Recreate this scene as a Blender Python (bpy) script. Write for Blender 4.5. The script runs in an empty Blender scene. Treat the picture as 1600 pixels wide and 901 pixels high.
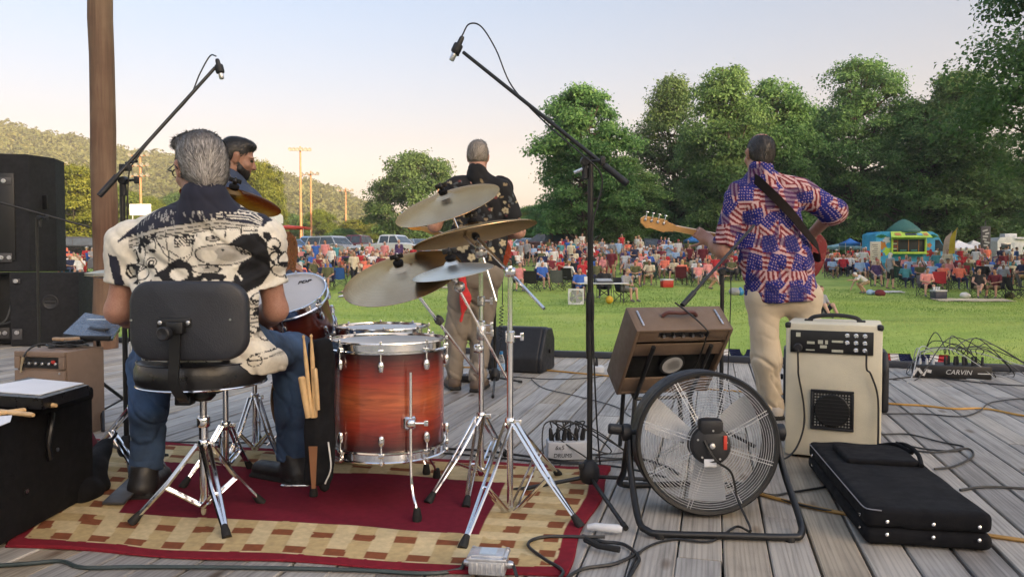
SKY_STRENGTH, SUN_STRENGTH, EXPOSURE, SKY_DUST, SHADE_H = .15,4.8,1.75,5.5,155.0
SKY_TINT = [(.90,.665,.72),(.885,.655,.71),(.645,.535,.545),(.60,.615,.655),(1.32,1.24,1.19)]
HAZE = .00048
BRN_C, BRN_YAW, BRN_TILT, BRN_W, BRN_D, BRN_H = (.7364,3.5555,.5351),.2391,.644,.474,.165,.407
import bpy, bmesh, math, random
import numpy as np
from mathutils import Vector, Matrix, Euler
R = math.radians
rnd = random.Random(7)
nrs = np.random.RandomState(11)
S = bpy.context.scene
COL = S.collection
# ---------------------------------------------------------------- camera
FPX, EYE = 1180.0,0.95                       # focal length in photo pixels, eye height over the deck
PITCH = math.atan(40.5 / FPX)
cd = bpy.data.cameras.new("camera"); cam = bpy.data.objects.new("camera", cd); COL.objects.link(cam)
cam.location = (0,0, EYE); cam.rotation_euler = (R(90) - PITCH,0,0)
cd.sensor_fit = 'HORIZONTAL'; cd.sensor_width = 36.0; cd.lens = 36.0 * FPX / 1600.0
cd.clip_start = 0.05; cd.clip_end = 6000
S.camera = cam
CAM = np.array((0,0, EYE))
def ray(px, py):
 r, u = (px - 800) / FPX,(450.5 - py) / FPX
 c, s = math.cos(PITCH), math.sin(PITCH)
 return np.array((r, c + u * s,-s + u * c))
def P(px, py, Y):                              # the point at distance Y seen at a place in the photo
 d = ray(px, py); return Vector(CAM + d * (Y / d[1]))
def G(px, py, z=0.0):                          # the point on the level z seen there
 d = ray(px, py); return Vector(CAM + d * ((z - EYE) / d[2]))
def lin(r, g, b):
 f = lambda c: (c / 12.92 if c <= .04045 else ((c + .055) / 1.055) ** 2.4)
 return tuple(f(c / 255.0) for c in (r, g, b))
# ---------------------------------------------------------------- materials
MATS = {}
def new_mat(name):
 m = bpy.data.materials.new(name); m.use_nodes = True
 nt = m.node_tree; nt.nodes.clear()
 out = nt.nodes.new('ShaderNodeOutputMaterial')
 bs = nt.nodes.new('ShaderNodeBsdfPrincipled')
 nt.links.new(bs.outputs[0], out.inputs[0])
 return m, nt, bs, out
def node(nt, t, **kw):
 n = nt.nodes.new(t)
 for k, v in kw.items():
  if k.startswith('i_'):
   key = k[2:]; n.inputs[int(key) if key.isdigit() else key].default_value = v
  else: setattr(n, k, v)
 return n
def mix_rgb(nt, fac, a, b, bt='MIX'):
 n = nt.nodes.new('ShaderNodeMix'); n.data_type = 'RGBA'; n.blend_type = bt
 for sock, v in ((n.inputs[0], fac),(n.inputs[6], a),(n.inputs[7], b)):
  if hasattr(v, 'is_linked') or isinstance(v, bpy.types.NodeSocket): nt.links.new(v, sock)
  elif isinstance(v,(int, float)): sock.default_value = v
  else: sock.default_value = (*v[:3],1)
 return n.outputs[2]
def noise(nt, scale, detail=3, rough=.55, vec=None, dist=0.0):
 n = node(nt, 'ShaderNodeTexNoise', i_Scale=scale, i_Detail=detail, i_Roughness=rough, i_Distortion=dist)
 if vec is None:
  tc = nt.nodes.new('ShaderNodeTexCoord'); vec = tc.outputs['Object']
 nt.links.new(vec, n.inputs['Vector'])
 return n.outputs['Fac']
def ramp(nt, fac, stops):
 n = nt.nodes.new('ShaderNodeValToRGB'); e = n.color_ramp.elements
 while len(e) < len(stops): e.new(.5)
 for i,(p, c) in enumerate(stops):
  e[i].position = p; e[i].color = (*c[:3],1) if not isinstance(c,(int, float)) else (c, c, c,1)
 nt.links.new(fac, n.inputs[0]); return n.outputs[0]
def M(name, rgb, rough=.6, metal=0.0, var=.15, scale=9, bump=.0, bscale=120, coat=0.0, sheen=0.0, rvar=.1, spec=.5):
 if name in MATS: return MATS[name]
 m, nt, bs, out = new_mat(name)
 f = noise(nt, scale,4)
 lo = tuple(c * (1 - var) for c in rgb); hi = tuple(min(1, c * (1 + var)) for c in rgb)
 nt.links.new(ramp(nt, f,[(.3, lo),(.7, hi)]), bs.inputs['Base Color'])
 f2 = noise(nt, scale * 3.1,3)
 nt.links.new(ramp(nt, f2,[(.3, max(.02, rough - rvar)),(.7, min(1, rough + rvar))]), bs.inputs['Roughness'])
 bs.inputs['Metallic'].default_value = metal
 bs.inputs['Coat Weight'].default_value = coat; bs.inputs['Coat Roughness'].default_value = .12
 bs.inputs['Sheen Weight'].default_value = sheen
 bs.inputs['Specular IOR Level'].default_value = spec
 if bump:
  b = node(nt, 'ShaderNodeBump', i_Strength=bump, i_Distance=.004)
  nt.links.new(noise(nt, bscale,4), b.inputs['Height']); nt.links.new(b.outputs[0], bs.inputs['Normal'])
 MATS[name] = m; return m
def MV(name, rough=.8, bump=.0, bscale=200, sheen=0.0, spec=.4, metal=0.0, coat=0.0):  # the weave's colours sit in the mesh's 'Col' attribute
 if name in MATS: return MATS[name]
 m, nt, bs, out = new_mat(name)
 a = node(nt, 'ShaderNodeVertexColor', layer_name='Col')
 f = noise(nt,60,3)
 nt.links.new(mix_rgb(nt, ramp(nt, f,[(.3,0.0),(.7,.16)]), a.outputs[0],(.02,.02,.02)), bs.inputs['Base Color'])
 bs.inputs['Roughness'].default_value = rough; bs.inputs['Sheen Weight'].default_value = sheen
 bs.inputs['Specular IOR Level'].default_value = spec; bs.inputs['Metallic'].default_value = metal
 bs.inputs['Coat Weight'].default_value = coat; bs.inputs['Coat Roughness'].default_value = .1
 if bump:
  b = node(nt, 'ShaderNodeBump', i_Strength=bump, i_Distance=.002)
  nt.links.new(noise(nt, bscale,3), b.inputs['Height']); nt.links.new(b.outputs[0], bs.inputs['Normal'])
 MATS[name] = m; return m
# ---------------------------------------------------------------- things, parts, labels
def mw(o):
 m = o.matrix_basis.copy()
 while o.parent: o = o.parent; m = o.matrix_basis @ m
 return m
def tag(o, label=None, cat=None, group=None, kind=None):
 if label: o['label'] = label
 if cat: o['category'] = cat
 if group: o['group'] = group
 if kind: o['kind'] = kind
 return o
def thing(name, label, cat, loc=(0,0,0), rotz=0.0, group=None):
 o = bpy.data.objects.new(name, None); COL.objects.link(o)
 o.empty_display_size = .1
 o.location = loc; o.rotation_euler = (0,0, rotz)
 return tag(o, label, cat, group)
def kids(o): return list(o.children)
def copy_tree(o, parent=None):
 c = o.copy(); COL.objects.link(c)
 if parent is not None: c.parent = parent
 for ch in kids(o): copy_tree(ch, c)
 return c
def frame(axis, up=(0,0,1)):
 z = Vector(axis).normalized(); u = Vector(up)
 if abs(z.dot(u.normalized())) > .98: u = Vector((1,0,0))
 x = u.cross(z).normalized(); y = z.cross(x)
 return Matrix((x, y, z)).transposed()
class MB:
 """Collects shapes of ONE part and links them as one mesh."""
 def __init__(s): s.v = []; s.f = []; s.mi = []; s.cur = 0
 def add(s, V, F):
  o = len(s.v); s.v += [tuple(p) for p in V]; s.f += [tuple(i + o for i in q) for q in F]; s.mi += [s.cur] * len(F)
  return s
 def mat(s, i): s.cur = i; return s
 def box(s, c, d, rot=None, bev=0.0, taper=None):
  """chamfered box: centre c, size d, rot a 3x3; taper=(kx,ky) scales the top"""
  hx, hy, hz = d[0] / 2, d[1] / 2, d[2] / 2
  b = min(bev, hx * .9, hy * .9, hz * .9)
  V, F = [],[]
  if b <= 0:
   V = [(x, y, z) for x in (-hx, hx) for y in (-hy, hy) for z in (-hz, hz)]
   F = [(0,1,3,2),(4,6,7,5),(0,4,5,1),(2,3,7,6),(0,2,6,4),(1,5,7,3)]
  else:
   bm = bmesh.new()
   g = bmesh.ops.create_cube(bm, size=1)
   for v in bm.verts: v.co = Vector((v.co.x * d[0], v.co.y * d[1], v.co.z * d[2]))
   bmesh.ops.bevel(bm, geom=list(bm.edges), offset=b, segments=2, profile=.5, affect='EDGES', clamp_overlap=True)
   bm.verts.index_update()
   V = [tuple(v.co) for v in bm.verts]; F = [tuple(v.index for v in f.verts) for f in bm.faces]
   bm.free()
  if taper:
   V = [(x * (1 + (taper[0] - 1) * (z / hz + 1) / 2), y * (1 + (taper[1] - 1) * (z / hz + 1) / 2), z) for x, y, z in V]
  rot = rot or Matrix.Identity(3); c = Vector(c)
  return s.add([c + rot @ Vector(v) for v in V], F)
 def tube(s, pts, r, n=8, caps=True, closed=False):
  pts = [Vector(p) for p in pts]; m = len(pts)
  rs = [r] * m if isinstance(r,(int, float)) else list(r)
  V, F = [],[]; prev = None
  for i, p in enumerate(pts):
   if closed: t = pts[(i + 1) % m] - pts[i - 1]
   else: t = pts[min(i + 1, m - 1)] - pts[max(i - 1,0)]
   if t.length < 1e-9: t = Vector((0,0,1))
   t.normalize()
   if prev is None:
    fr = frame(t); x = fr.col[0].copy()
   else:
    x = prev - t * prev.dot(t)
    if x.length < 1e-6: x = frame(t).col[0].copy()
    x.normalize()
   y = t.cross(x); prev = x
   for k in range(n):
    a = 2 * math.pi * k / n
    V.append(p + (x * math.cos(a) + y * math.sin(a)) * rs[i])
  rng = m if closed else m - 1
  for i in range(rng):
   j = (i + 1) % m
   for k in range(n):
    l = (k + 1) % n
    F.append((i * n + k, i * n + l, j * n + l, j * n + k))
  if caps and not closed:
   F.append(tuple(range(n - 1,-1,-1))); F.append(tuple((m - 1) * n + k for k in range(n)))
  return s.add(V, F)
 def lathe(s, prof, c=(0,0,0), axis=(0,0,1), n=32, a0=0.0, a1=None, up=(0,0,1), caps=True):
  """profile [(radius, height)] turned round the axis through c"""
  fr = frame(axis, up); c = Vector(c); V, F = [],[]
  full = a1 is None; m = n if full else n + 1
  for (r, h) in prof:
   for k in range(m):
    a = (2 * math.pi * k / n) if full else a0 + (a1 - a0) * k / n
    V.append(c + fr @ Vector((r * math.cos(a), r * math.sin(a), h)))
  for i in range(len(prof) - 1):
   for k in range(n):
    l = (k + 1) % m
    F.append((i * m + k, i * m + l,(i + 1) * m + l,(i + 1) * m + k))
  if full and caps:
   if prof[0][0] > 1e-6: F.append(tuple(range(m - 1,-1,-1)))
   if prof[-1][0] > 1e-6: F.append(tuple((len(prof) - 1) * m + k for k in range(m)))
  return s.add(V, F)
 def ring(s, c, axis, R0, r, n=48, k=8):
  fr = frame(axis); c = Vector(c)
  return s.tube([c + fr @ Vector((R0 * math.cos(2 * math.pi * i / n), R0 * math.sin(2 * math.pi * i / n),0)) for i in range(n)], r, k, closed=True)
 def ball(s, c, r, n=12, m=8):
  r3 = (r, r, r) if isinstance(r,(int, float)) else r
  V, F = [],[]
  for i in range(m + 1):
   th = math.pi * i / m
   for k in range(n):
    a = 2 * math.pi * k / n
    V.append((c[0] + r3[0] * math.sin(th) * math.cos(a), c[1] + r3[1] * math.sin(th) * math.sin(a), c[2] + r3[2] * math.cos(th)))
  for i in range(m):
   for k in range(n):
    l = (k + 1) % n
    F.append((i * n + k,(i + 1) * n + k,(i + 1) * n + l, i * n + l))
  return s.add(V, F)
 def prism(s, poly, c, x, y, z, depth):
  """flat outline poly [(u,v)] in the axes x, y, given the thickness depth along z"""
  c, x, y, z = Vector(c), Vector(x), Vector(y), Vector(z)
  n = len(poly)
  V = [c + x * u + y * v + z * (depth / 2) for u, v in poly] + [c + x * u + y * v - z * (depth / 2) for u, v in poly]
  F = [tuple(range(n)), tuple(range(2 * n - 1, n - 1,-1))] + [(i, i + n,(i + 1) % n + n,(i + 1) % n) for i in range(n)]
  return s.add(V, F)
 def build(s, name, mats, parent=None, world=True, angle=38, smooth=True, label=None):
  me = bpy.data.meshes.new(name)
  V = s.v
  if parent is not None and world:
   inv = mw(parent).inverted(); V = [inv @ Vector(v) for v in V]
  me.from_pydata([tuple(v) for v in V],[], s.f)
  for m in (mats if isinstance(mats,(list, tuple)) else [mats]): me.materials.append(m)
  if any(s.mi): me.polygons.foreach_set('material_index', s.mi)
  bm = bmesh.new(); bm.from_mesh(me); bmesh.ops.recalc_face_normals(bm, faces=bm.faces); bm.to_mesh(me); bm.free()
  if smooth:
   me.polygons.foreach_set('use_smooth',[True] * len(me.polygons)); me.set_sharp_from_angle(angle=R(angle))
  o = bpy.data.objects.new(name, me); COL.objects.link(o)
  if parent is not None: o.parent = parent
  if label: o['label'] = label
  me.update(); return o
def np_mesh(name, V, F, mats, parent=None, smooth=True, cols=None, mi=None, face_cols=None):
 """mesh straight from arrays (F: (n,3) or (n,4))"""
 V = np.asarray(V, dtype=np.float32); F = np.asarray(F, dtype=np.int32)
 me = bpy.data.meshes.new(name)
 k = F.shape[1]
 me.vertices.add(len(V)); me.vertices.foreach_set('co', V.ravel())
 me.loops.add(F.size); me.loops.foreach_set('vertex_index', F.ravel())
 me.polygons.add(len(F))
 me.polygons.foreach_set('loop_start', np.arange(len(F), dtype=np.int32) * k)
 if mi is not None: me.polygons.foreach_set('material_index', np.asarray(mi, dtype=np.int32))
 me.polygons.foreach_set('use_smooth', np.full(len(F), smooth))
 for m in (mats if isinstance(mats,(list, tuple)) else [mats]): me.materials.append(m)
 me.update(calc_edges=True)
 if cols is not None:
  a = me.color_attributes.new('Col', 'FLOAT_COLOR', 'POINT')
  c = np.ones((len(V),4), dtype=np.float32); c[:, :3] = cols; a.data.foreach_set('color', c.ravel())
 if face_cols is not None:
  a = me.attributes.new('Tint', 'FLOAT', 'FACE'); a.data.foreach_set('value', np.asarray(face_cols, dtype=np.float32))
 o = bpy.data.objects.new(name, me); COL.objects.link(o)
 if parent is not None: o.parent = parent
 return o
# ---------------------------------------------------------------- smooth solids (bodies, cloth) as distance fields
def cone(a, b, ra, rb, t=0, k=.03, sq=None, q=None):   # tapered limb; sq=(axis vector, factor) flattens it along an axis
 return dict(k='cone', a=np.array(a, float), b=np.array(b, float), ra=ra, rb=rb, t=t, s=k, sq=sq, q=q)
def ell(c, r, rot=None, t=0, k=.03):
 return dict(k='ell', c=np.array(c, float), r=np.array(r, float), rot=None if rot is None else np.array(rot), t=t, s=k)
def rbox(c, h, rad, rot=None, t=0, k=.01, cut=False):
 return dict(k='box', c=np.array(c, float), h=np.array(h, float), rad=rad, rot=None if rot is None else np.array(rot), t=t, s=k, cut=cut)
def cutp(c, n, k=.005):                               # cut away what lies on the n side of the plane through c
 return dict(k='plane', c=np.array(c, float), n=np.array(Vector(n).normalized()), s=k, cut=True, t=0)
def pdist(p, X):
 if p['k'] == 'cone':
  ab = p['b'] - p['a']; L = ab @ ab + 1e-12
  A = X - p['a']
  t = np.clip((A @ ab) / L,0,1)
  D = A - t[:, None] * ab
  r = p['ra'] + (p['rb'] - p['ra']) * t
  if p['sq'] is not None:
   ax = np.array(Vector(p['sq'][0]).normalized()); fct = p['sq'][1]
   w = D @ ax; D = D + (w / fct - w)[:, None] * ax
   d = np.sqrt((D * D).sum(1)) - r
   return d * (min(1, fct) * .5 + .5)
  return np.sqrt((D * D).sum(1)) - r
 if p['k'] == 'ell':
  D = X - p['c']
  if p['rot'] is not None: D = D @ p['rot']
  k0 = np.sqrt(((D / p['r']) ** 2).sum(1)); k1 = np.sqrt(((D / p['r'] ** 2) ** 2).sum(1)) + 1e-9
  return k0 * (k0 - 1) / k1
 if p['k'] == 'box':
  D = X - p['c']
  if p['rot'] is not None: D = D @ p['rot']
  qd = np.abs(D) - (p['h'] - p['rad'])
  return np.sqrt((np.maximum(qd,0) ** 2).sum(1)) + np.minimum(qd.max(1),0) - p['rad']
 return -((X - p['c']) @ p['n'])
def field(prims, X, disp=None):
 d = None
 for p in prims:
  e = pdist(p, X)
  if p.get('cut'):
   k = p['s']; e = -e if p['k'] != 'plane' else -e
   h = np.maximum(k - np.abs(d - e),0) / k; d = np.maximum(d, e) + h * h * k * .25
  elif d is None: d = e
  else:
   k = p['s']; h = np.maximum(k - np.abs(d - e),0) / k; d = np.minimum(d, e) - h * h * k * .25
 if disp is not None: d = d + disp(X)
 return d
def sdf_arrays(prims, h, disp=None, pad=.03):
 lo = np.full(3,1e9); hi = -lo
 for p in prims:
  if p.get('cut'): continue
  if p['k'] == 'cone':
   m = max(p['ra'], p['rb']) * (max(1, p['sq'][1]) if p['sq'] is not None else 1)
   lo = np.minimum(lo, np.minimum(p['a'], p['b']) - m); hi = np.maximum(hi, np.maximum(p['a'], p['b']) + m)
  else:
   m = (p['r'].max() if p['rot'] is not None else p['r']) if p['k'] == 'ell' else (np.linalg.norm(p['h']) if p['rot'] is not None else p['h'])
   lo = np.minimum(lo, p['c'] - m); hi = np.maximum(hi, p['c'] + m)
 lo -= pad; hi += pad
 n = np.ceil((hi - lo) / h).astype(int) + 1
 ax = [lo[i] + h * np.arange(n[i]) for i in range(3)]
 D = np.full(n,.06)
 def grid(b0, b1): return np.stack(np.meshgrid(ax[0][b0[0]:b1[0]], ax[1][b0[1]:b1[1]], ax[2][b0[2]:b1[2]], indexing='ij'),-1).reshape(-1,3)
 for p in prims:                                    # each primitive only touches the cells round itself
  if p['k'] == 'plane': b0, b1 = np.zeros(3, int), n.copy()
  else:
   if p['k'] == 'cone':
    m = max(p['ra'], p['rb']) * (max(1, p['sq'][1]) if p['sq'] is not None else 1); l_, h_ = np.minimum(p['a'], p['b']) - m, np.maximum(p['a'], p['b']) + m
   else:
    m = (p['r'].max() if p['rot'] is not None else p['r']) if p['k'] == 'ell' else (np.linalg.norm(p['h']) if p['rot'] is not None else p['h']); l_, h_ = p['c'] - m, p['c'] + m
   g_ = .02 + p['s']
   b0 = np.clip(((l_ - g_ - lo) / h).astype(int),0, n - 1); b1 = np.clip(((h_ + g_ - lo) / h).astype(int) + 2,1, n)
  sv = D[b0[0]:b1[0], b0[1]:b1[1], b0[2]:b1[2]]; sh_ = sv.shape
  e = pdist(p, grid(b0, b1)).reshape(sh_); k = p['s']
  if p.get('cut'):
   e = -e; q_ = np.maximum(k - np.abs(sv - e),0) / k; sv[...] = np.maximum(sv, e) + q_ * q_ * k * .25
  else:
   q_ = np.maximum(k - np.abs(sv - e),0) / k; sv[...] = np.minimum(sv, e) - q_ * q_ * k * .25
 if disp is not None:
  near = np.argwhere(np.abs(D) < .035)
  if len(near): D[near[:,0], near[:,1], near[:,2]] += disp(lo + h * near)
 I = D < 0
 c = [(a, b, e) for a in (0,1) for b in (0,1) for e in (0,1)]
 sl = lambda A, o: A[o[0]:A.shape[0] - 1 + o[0], o[1]:A.shape[1] - 1 + o[1], o[2]:A.shape[2] - 1 + o[2]]
 cnt = sum(sl(I, o).astype(np.int8) for o in c)
 act = np.argwhere((cnt > 0) & (cnt < 8))
 idx = np.full(np.array(D.shape) - 1,-1, dtype=np.int32); idx[act[:,0], act[:,1], act[:,2]] = np.arange(len(act))
 pos = np.zeros((len(act),3)); w = np.zeros(len(act))
 dv = {o: D[act[:,0] + o[0], act[:,1] + o[1], act[:,2] + o[2]] for o in c}
 for o in c:
  for a in range(3):
   if o[a] == 0:
    q = list(o); q[a] = 1; q = tuple(q)
    m = (dv[o] < 0) != (dv[q] < 0)
    t = np.where(m, dv[o] / np.where(m, dv[o] - dv[q],1),0)
    e = np.array(o, float)[None, :].repeat(len(act),0); e[:, a] += t
    pos += e * m[:, None]; w += m
 V = lo + h * (act + pos / w[:, None])
 F = []
 for a in range(3):
  b, e = (a + 1) % 3,(a + 2) % 3
  s0 = [slice(None)] * 3; s1 = [slice(None)] * 3
  s0[a] = slice(0, D.shape[a] - 1); s1[a] = slice(1, D.shape[a])
  ch = np.argwhere(I[tuple(s0)] != I[tuple(s1)])
  ok = (ch[:, b] > 0) & (ch[:, e] > 0) & (ch[:, b] < D.shape[b] - 1) & (ch[:, e] < D.shape[e] - 1); ch = ch[ok]
  fl = I[tuple(s0)][ch[:,0], ch[:,1], ch[:,2]]
  def at(db, de):
   q = ch.copy(); q[:, b] += db; q[:, e] += de
   return idx[q[:,0], q[:,1], q[:,2]]
  Q = np.stack([at(-1,-1), at(0,-1), at(0,0), at(-1,0)],1)
  Q[~fl] = Q[~fl][:, ::-1]
  F.append(Q)
 F = np.concatenate(F)
 return V, F
def tags_of(prims, X):
 pr = [p for p in prims if not p.get('cut')]
 A = np.stack([pdist(p, X) for p in pr],0)
 return np.array([p['t'] for p in pr])[A.argmin(0)]
def relax(V, F, it=2, f=.5):
 E = np.concatenate([F[:,[0,1]], F[:,[1,2]], F[:,[2,3]], F[:,[3,0]]])
 for _ in range(it):
  S_ = np.zeros_like(V); n = np.zeros(len(V))
  for a, b in ((0,1),(1,0)):
   for ax in range(3): S_[:, ax] += np.bincount(E[:, a], V[E[:, b], ax], len(V))
   n += np.bincount(E[:, a], minlength=len(V))
  V = V + f * (S_ / n[:, None] - V)
 return V
def solid(name, prims, h, mats, parent=None, disp=None, it=1, paint=None, retag=None):
 """one continuous mesh from blended primitives; paint(V)->colours; materials picked by the nearest primitive's t"""
 V, F = sdf_arrays(prims, h, disp); V = relax(V, F, it)
 mi = None
 if isinstance(mats,(list, tuple)) and len(mats) > 1:
  C_ = V[F].mean(1); mi = tags_of(prims, C_) if retag is None else retag(C_, tags_of(prims, C_))
 cols = paint(V) if paint else None
 if parent is not None:
  inv = np.array(mw(parent).inverted()); V = V @ inv[:3, :3].T + inv[:3,3]
 return np_mesh(name, V, F, mats, parent, True, cols, mi)
def vnoise(X, seed=0):
 """smooth 3-D noise about -1..1 from hashed lattice values"""
 i = np.floor(X).astype(np.int64); f = X - i; u = f * f * (3 - 2 * f)
 def hsh(a, b, c):
  n = (a * 73856093) ^ (b * 19349663) ^ (c * 83492791) ^ (seed * 2654435761)
  n = (n ^ (n >> 13)) * 1274126177 & 0x7fffffff
  return ((n ^ (n >> 16)) & 0xffff) / 32767.5 - 1
 r = 0
 for dx in (0,1):
  for dy in (0,1):
   for dz in (0,1):
    w = (u[:,0] if dx else 1 - u[:,0]) * (u[:,1] if dy else 1 - u[:,1]) * (u[:,2] if dz else 1 - u[:,2])
    r = r + w * hsh(i[:,0] + dx, i[:,1] + dy, i[:,2] + dz)
 return r
def folds(amp, fx=(9,9,14), seed=1):
 """cloth creases: stretched ridged noise"""
 fx = np.array(fx, float)
 def f(X):
  Wp = X + .04 * np.stack([vnoise(X * 6, seed + 7), vnoise(X * 6, seed + 8), vnoise(X * 6, seed + 9)],1)
  return amp * ((1 - 2 * np.abs(vnoise(Wp * fx, seed))) * .7 + .5 * vnoise(X * fx * 2.1, seed + 3))
 return f
def curve_pts(pts, n=10):
 """Catmull-Rom through pts"""
 p = [Vector(q) for q in pts]; p = [p[0] * 2 - p[1]] + p + [p[-1] * 2 - p[-2]]
 out = []
 for i in range(1, len(p) - 2):
  for k in range(n):
   t = k / n
   a, b, c, d = p[i - 1], p[i], p[i + 1], p[i + 2]
   out.append(.5 * ((2 * b) + (c - a) * t + (2 * a - 5 * b + 4 * c - d) * t * t + (3 * b - a - 3 * c + d) * t ** 3))
 out.append(p[-2]); return out
# ================================================================ light, sky
SUN_AZ = Vector((.62,-.78,0)).normalized(); SUN_EL = R(12)
w = bpy.data.worlds.new("World"); S.world = w; w.use_nodes = True
nt = w.node_tree; nt.nodes.clear()
wo = nt.nodes.new('ShaderNodeOutputWorld'); bg = nt.nodes.new('ShaderNodeBackground')
sky = nt.nodes.new('ShaderNodeTexSky'); sky.sky_type = 'NISHITA'; sky.sun_disc = False
sky.sun_elevation = SUN_EL; sky.sun_rotation = math.atan2(SUN_AZ.x, SUN_AZ.y)
sky.altitude = 200; sky.air_density = 1.0; sky.dust_density = SKY_DUST; sky.ozone_density = 1.0
# sky tint by height: peach along the horizon, raised overhead to add ambient light
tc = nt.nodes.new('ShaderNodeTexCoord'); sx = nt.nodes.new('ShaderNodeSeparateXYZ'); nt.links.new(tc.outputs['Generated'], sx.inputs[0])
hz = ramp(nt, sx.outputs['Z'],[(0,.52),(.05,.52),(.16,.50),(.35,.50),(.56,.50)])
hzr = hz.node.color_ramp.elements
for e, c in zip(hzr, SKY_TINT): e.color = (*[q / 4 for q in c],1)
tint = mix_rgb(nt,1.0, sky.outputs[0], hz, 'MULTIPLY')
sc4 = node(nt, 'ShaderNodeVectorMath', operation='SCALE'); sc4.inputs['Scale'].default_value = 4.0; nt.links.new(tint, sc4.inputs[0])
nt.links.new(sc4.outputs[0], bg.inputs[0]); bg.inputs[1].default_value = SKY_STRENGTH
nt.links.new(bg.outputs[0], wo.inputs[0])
sl = bpy.data.lights.new("sun", 'SUN'); so = bpy.data.objects.new("sun", sl); COL.objects.link(so)
sl.energy = SUN_STRENGTH; sl.angle = R(.6); sl.color = (1.0,.74,.46)
sd = Vector((SUN_AZ.x * math.cos(SUN_EL), SUN_AZ.y * math.cos(SUN_EL), math.sin(SUN_EL)))
so.rotation_euler = sd.to_track_quat('Z', 'Y').to_euler(); so.location = (20,-20,30)
S.view_settings.view_transform = 'Standard'; S.view_settings.look = 'None'
S.view_settings.gamma = 1; S.view_settings.exposure = EXPOSURE
S.render.engine = 'CYCLES'
S.cycles.max_bounces = 6; S.cycles.diffuse_bounces = 3; S.cycles.glossy_bounces = 3; S.cycles.transmission_bounces = 4
S.cycles.transparent_max_bounces = 8; S.cycles.caustics_reflective = False; S.cycles.caustics_refractive = False
S.cycles.use_denoising = True
try: S.cycles.denoiser = 'OPENIMAGEDENOISE'
except Exception: pass
# ================================================================ the field
def sstep(a, b, x):
 t = np.clip((np.asarray(x, float) - a) / (b - a),0,1); return t * t * (3 - 2 * t)
def gz(x, y):
 x = np.asarray(x, float); y = np.asarray(y, float)
 z = np.interp(y,[-80,0,12,31,36,48,62,90,140,2000],[-.8,-.8,-.78,-.55,-.25,.62,1.5,2.0,2.2,2.2])
 zr = np.interp(y,[-80,0,12,31,36,48,62,85,140,2000],[-.8,-.8,-.78,-.55,-.30,.15,.42,.6,.8,.8]); f_ = sstep(9,21, x); z = z * (1 - f_) + zr * f_
 z = z + .10 * np.sin(x * .19 + 1.3) * np.sin(y * .23 + x * .05) * sstep(9,14, y) * (1 - sstep(60,90, y))
 z = z + .34 * np.exp(-((y - 19 + .25 * x) / 1.7) ** 2) * sstep(1,7, x) * sstep(11,13, y)
 return z
def gpt(px, Y):                                 # a spot on the field straight out at a column of the photo
 x = (px - 800) / FPX * Y; return Vector((x, Y, float(gz(x, Y))))
ys = np.concatenate([np.array([-900,-500,-200]), np.arange(-60,8,6), np.arange(8,70,.7), np.arange(70,200,6), np.array([220,260,320,420,560,760,900])])
xs = np.concatenate([-np.array([1150,900,600,400,280,200]), np.arange(-150,-50,8), np.arange(-50,50,1.2), np.arange(50,150,8), np.array([200,280,400,600,900,1150])])
XX, YY = np.meshgrid(xs, ys, indexing='xy'); ZZ = gz(XX, YY)
nx, ny = len(xs), len(ys)
idx = np.arange(nx * ny).reshape(ny, nx)
FF = np.stack([idx[:-1, :-1], idx[:-1,1:], idx[1:,1:], idx[1:, :-1]],-1).reshape(-1,4)
m, nt, bs, out = new_mat('lawn')
tc = nt.nodes.new('ShaderNodeTexCoord'); mp = node(nt, 'ShaderNodeMapping'); mp.inputs['Scale'].default_value = (1,.55,1)
nt.links.new(tc.outputs['Object'], mp.inputs['Vector'])
big = noise(nt,.22,4,.6, mp.outputs[0]); mid = noise(nt,1.6,5,.65, mp.outputs[0]); fine = noise(nt,26,4,.7, mp.outputs[0])
c1 = ramp(nt, big,[(.3,(.21,.31,.045)),(.5,(.36,.47,.085)),(.72,(.50,.52,.17))])
c2 = ramp(nt, mid,[(.3,(.12,.21,.034)),(.7,(.35,.47,.11))])
c3 = ramp(nt, fine,[(.25,(.11,.19,.03)),(.75,(.40,.52,.15))])
cc = mix_rgb(nt,.42, c1, c2); cc = mix_rgb(nt,.34, cc, c3)
mp2 = node(nt, 'ShaderNodeMapping'); mp2.inputs['Scale'].default_value = (.35,1.0,1); mp2.inputs['Rotation'].default_value = (0,0,.2); nt.links.new(tc.outputs['Object'], mp2.inputs['Vector'])
str_ = noise(nt,.55,5,.65, mp2.outputs[0],.6)
cc = mix_rgb(nt,1, cc, ramp(nt, str_,[(.34,(.72,.76,.66)),(.5,(1,1,1)),(.66,(1.18,1.06,.95))]), 'MULTIPLY')
nt.links.new(cc, bs.inputs['Base Color']); bs.inputs['Roughness'].default_value = .85; bs.inputs['Specular IOR Level'].default_value = .2
bp = node(nt, 'ShaderNodeBump', i_Strength=.5, i_Distance=.04); nt.links.new(fine, bp.inputs['Height']); nt.links.new(bp.outputs[0], bs.inputs['Normal'])
LAWN = m
field_o = np_mesh('ground', np.stack([XX.ravel(), YY.ravel(), ZZ.ravel()],1), FF, m); field_o['kind'] = 'structure'
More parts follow.
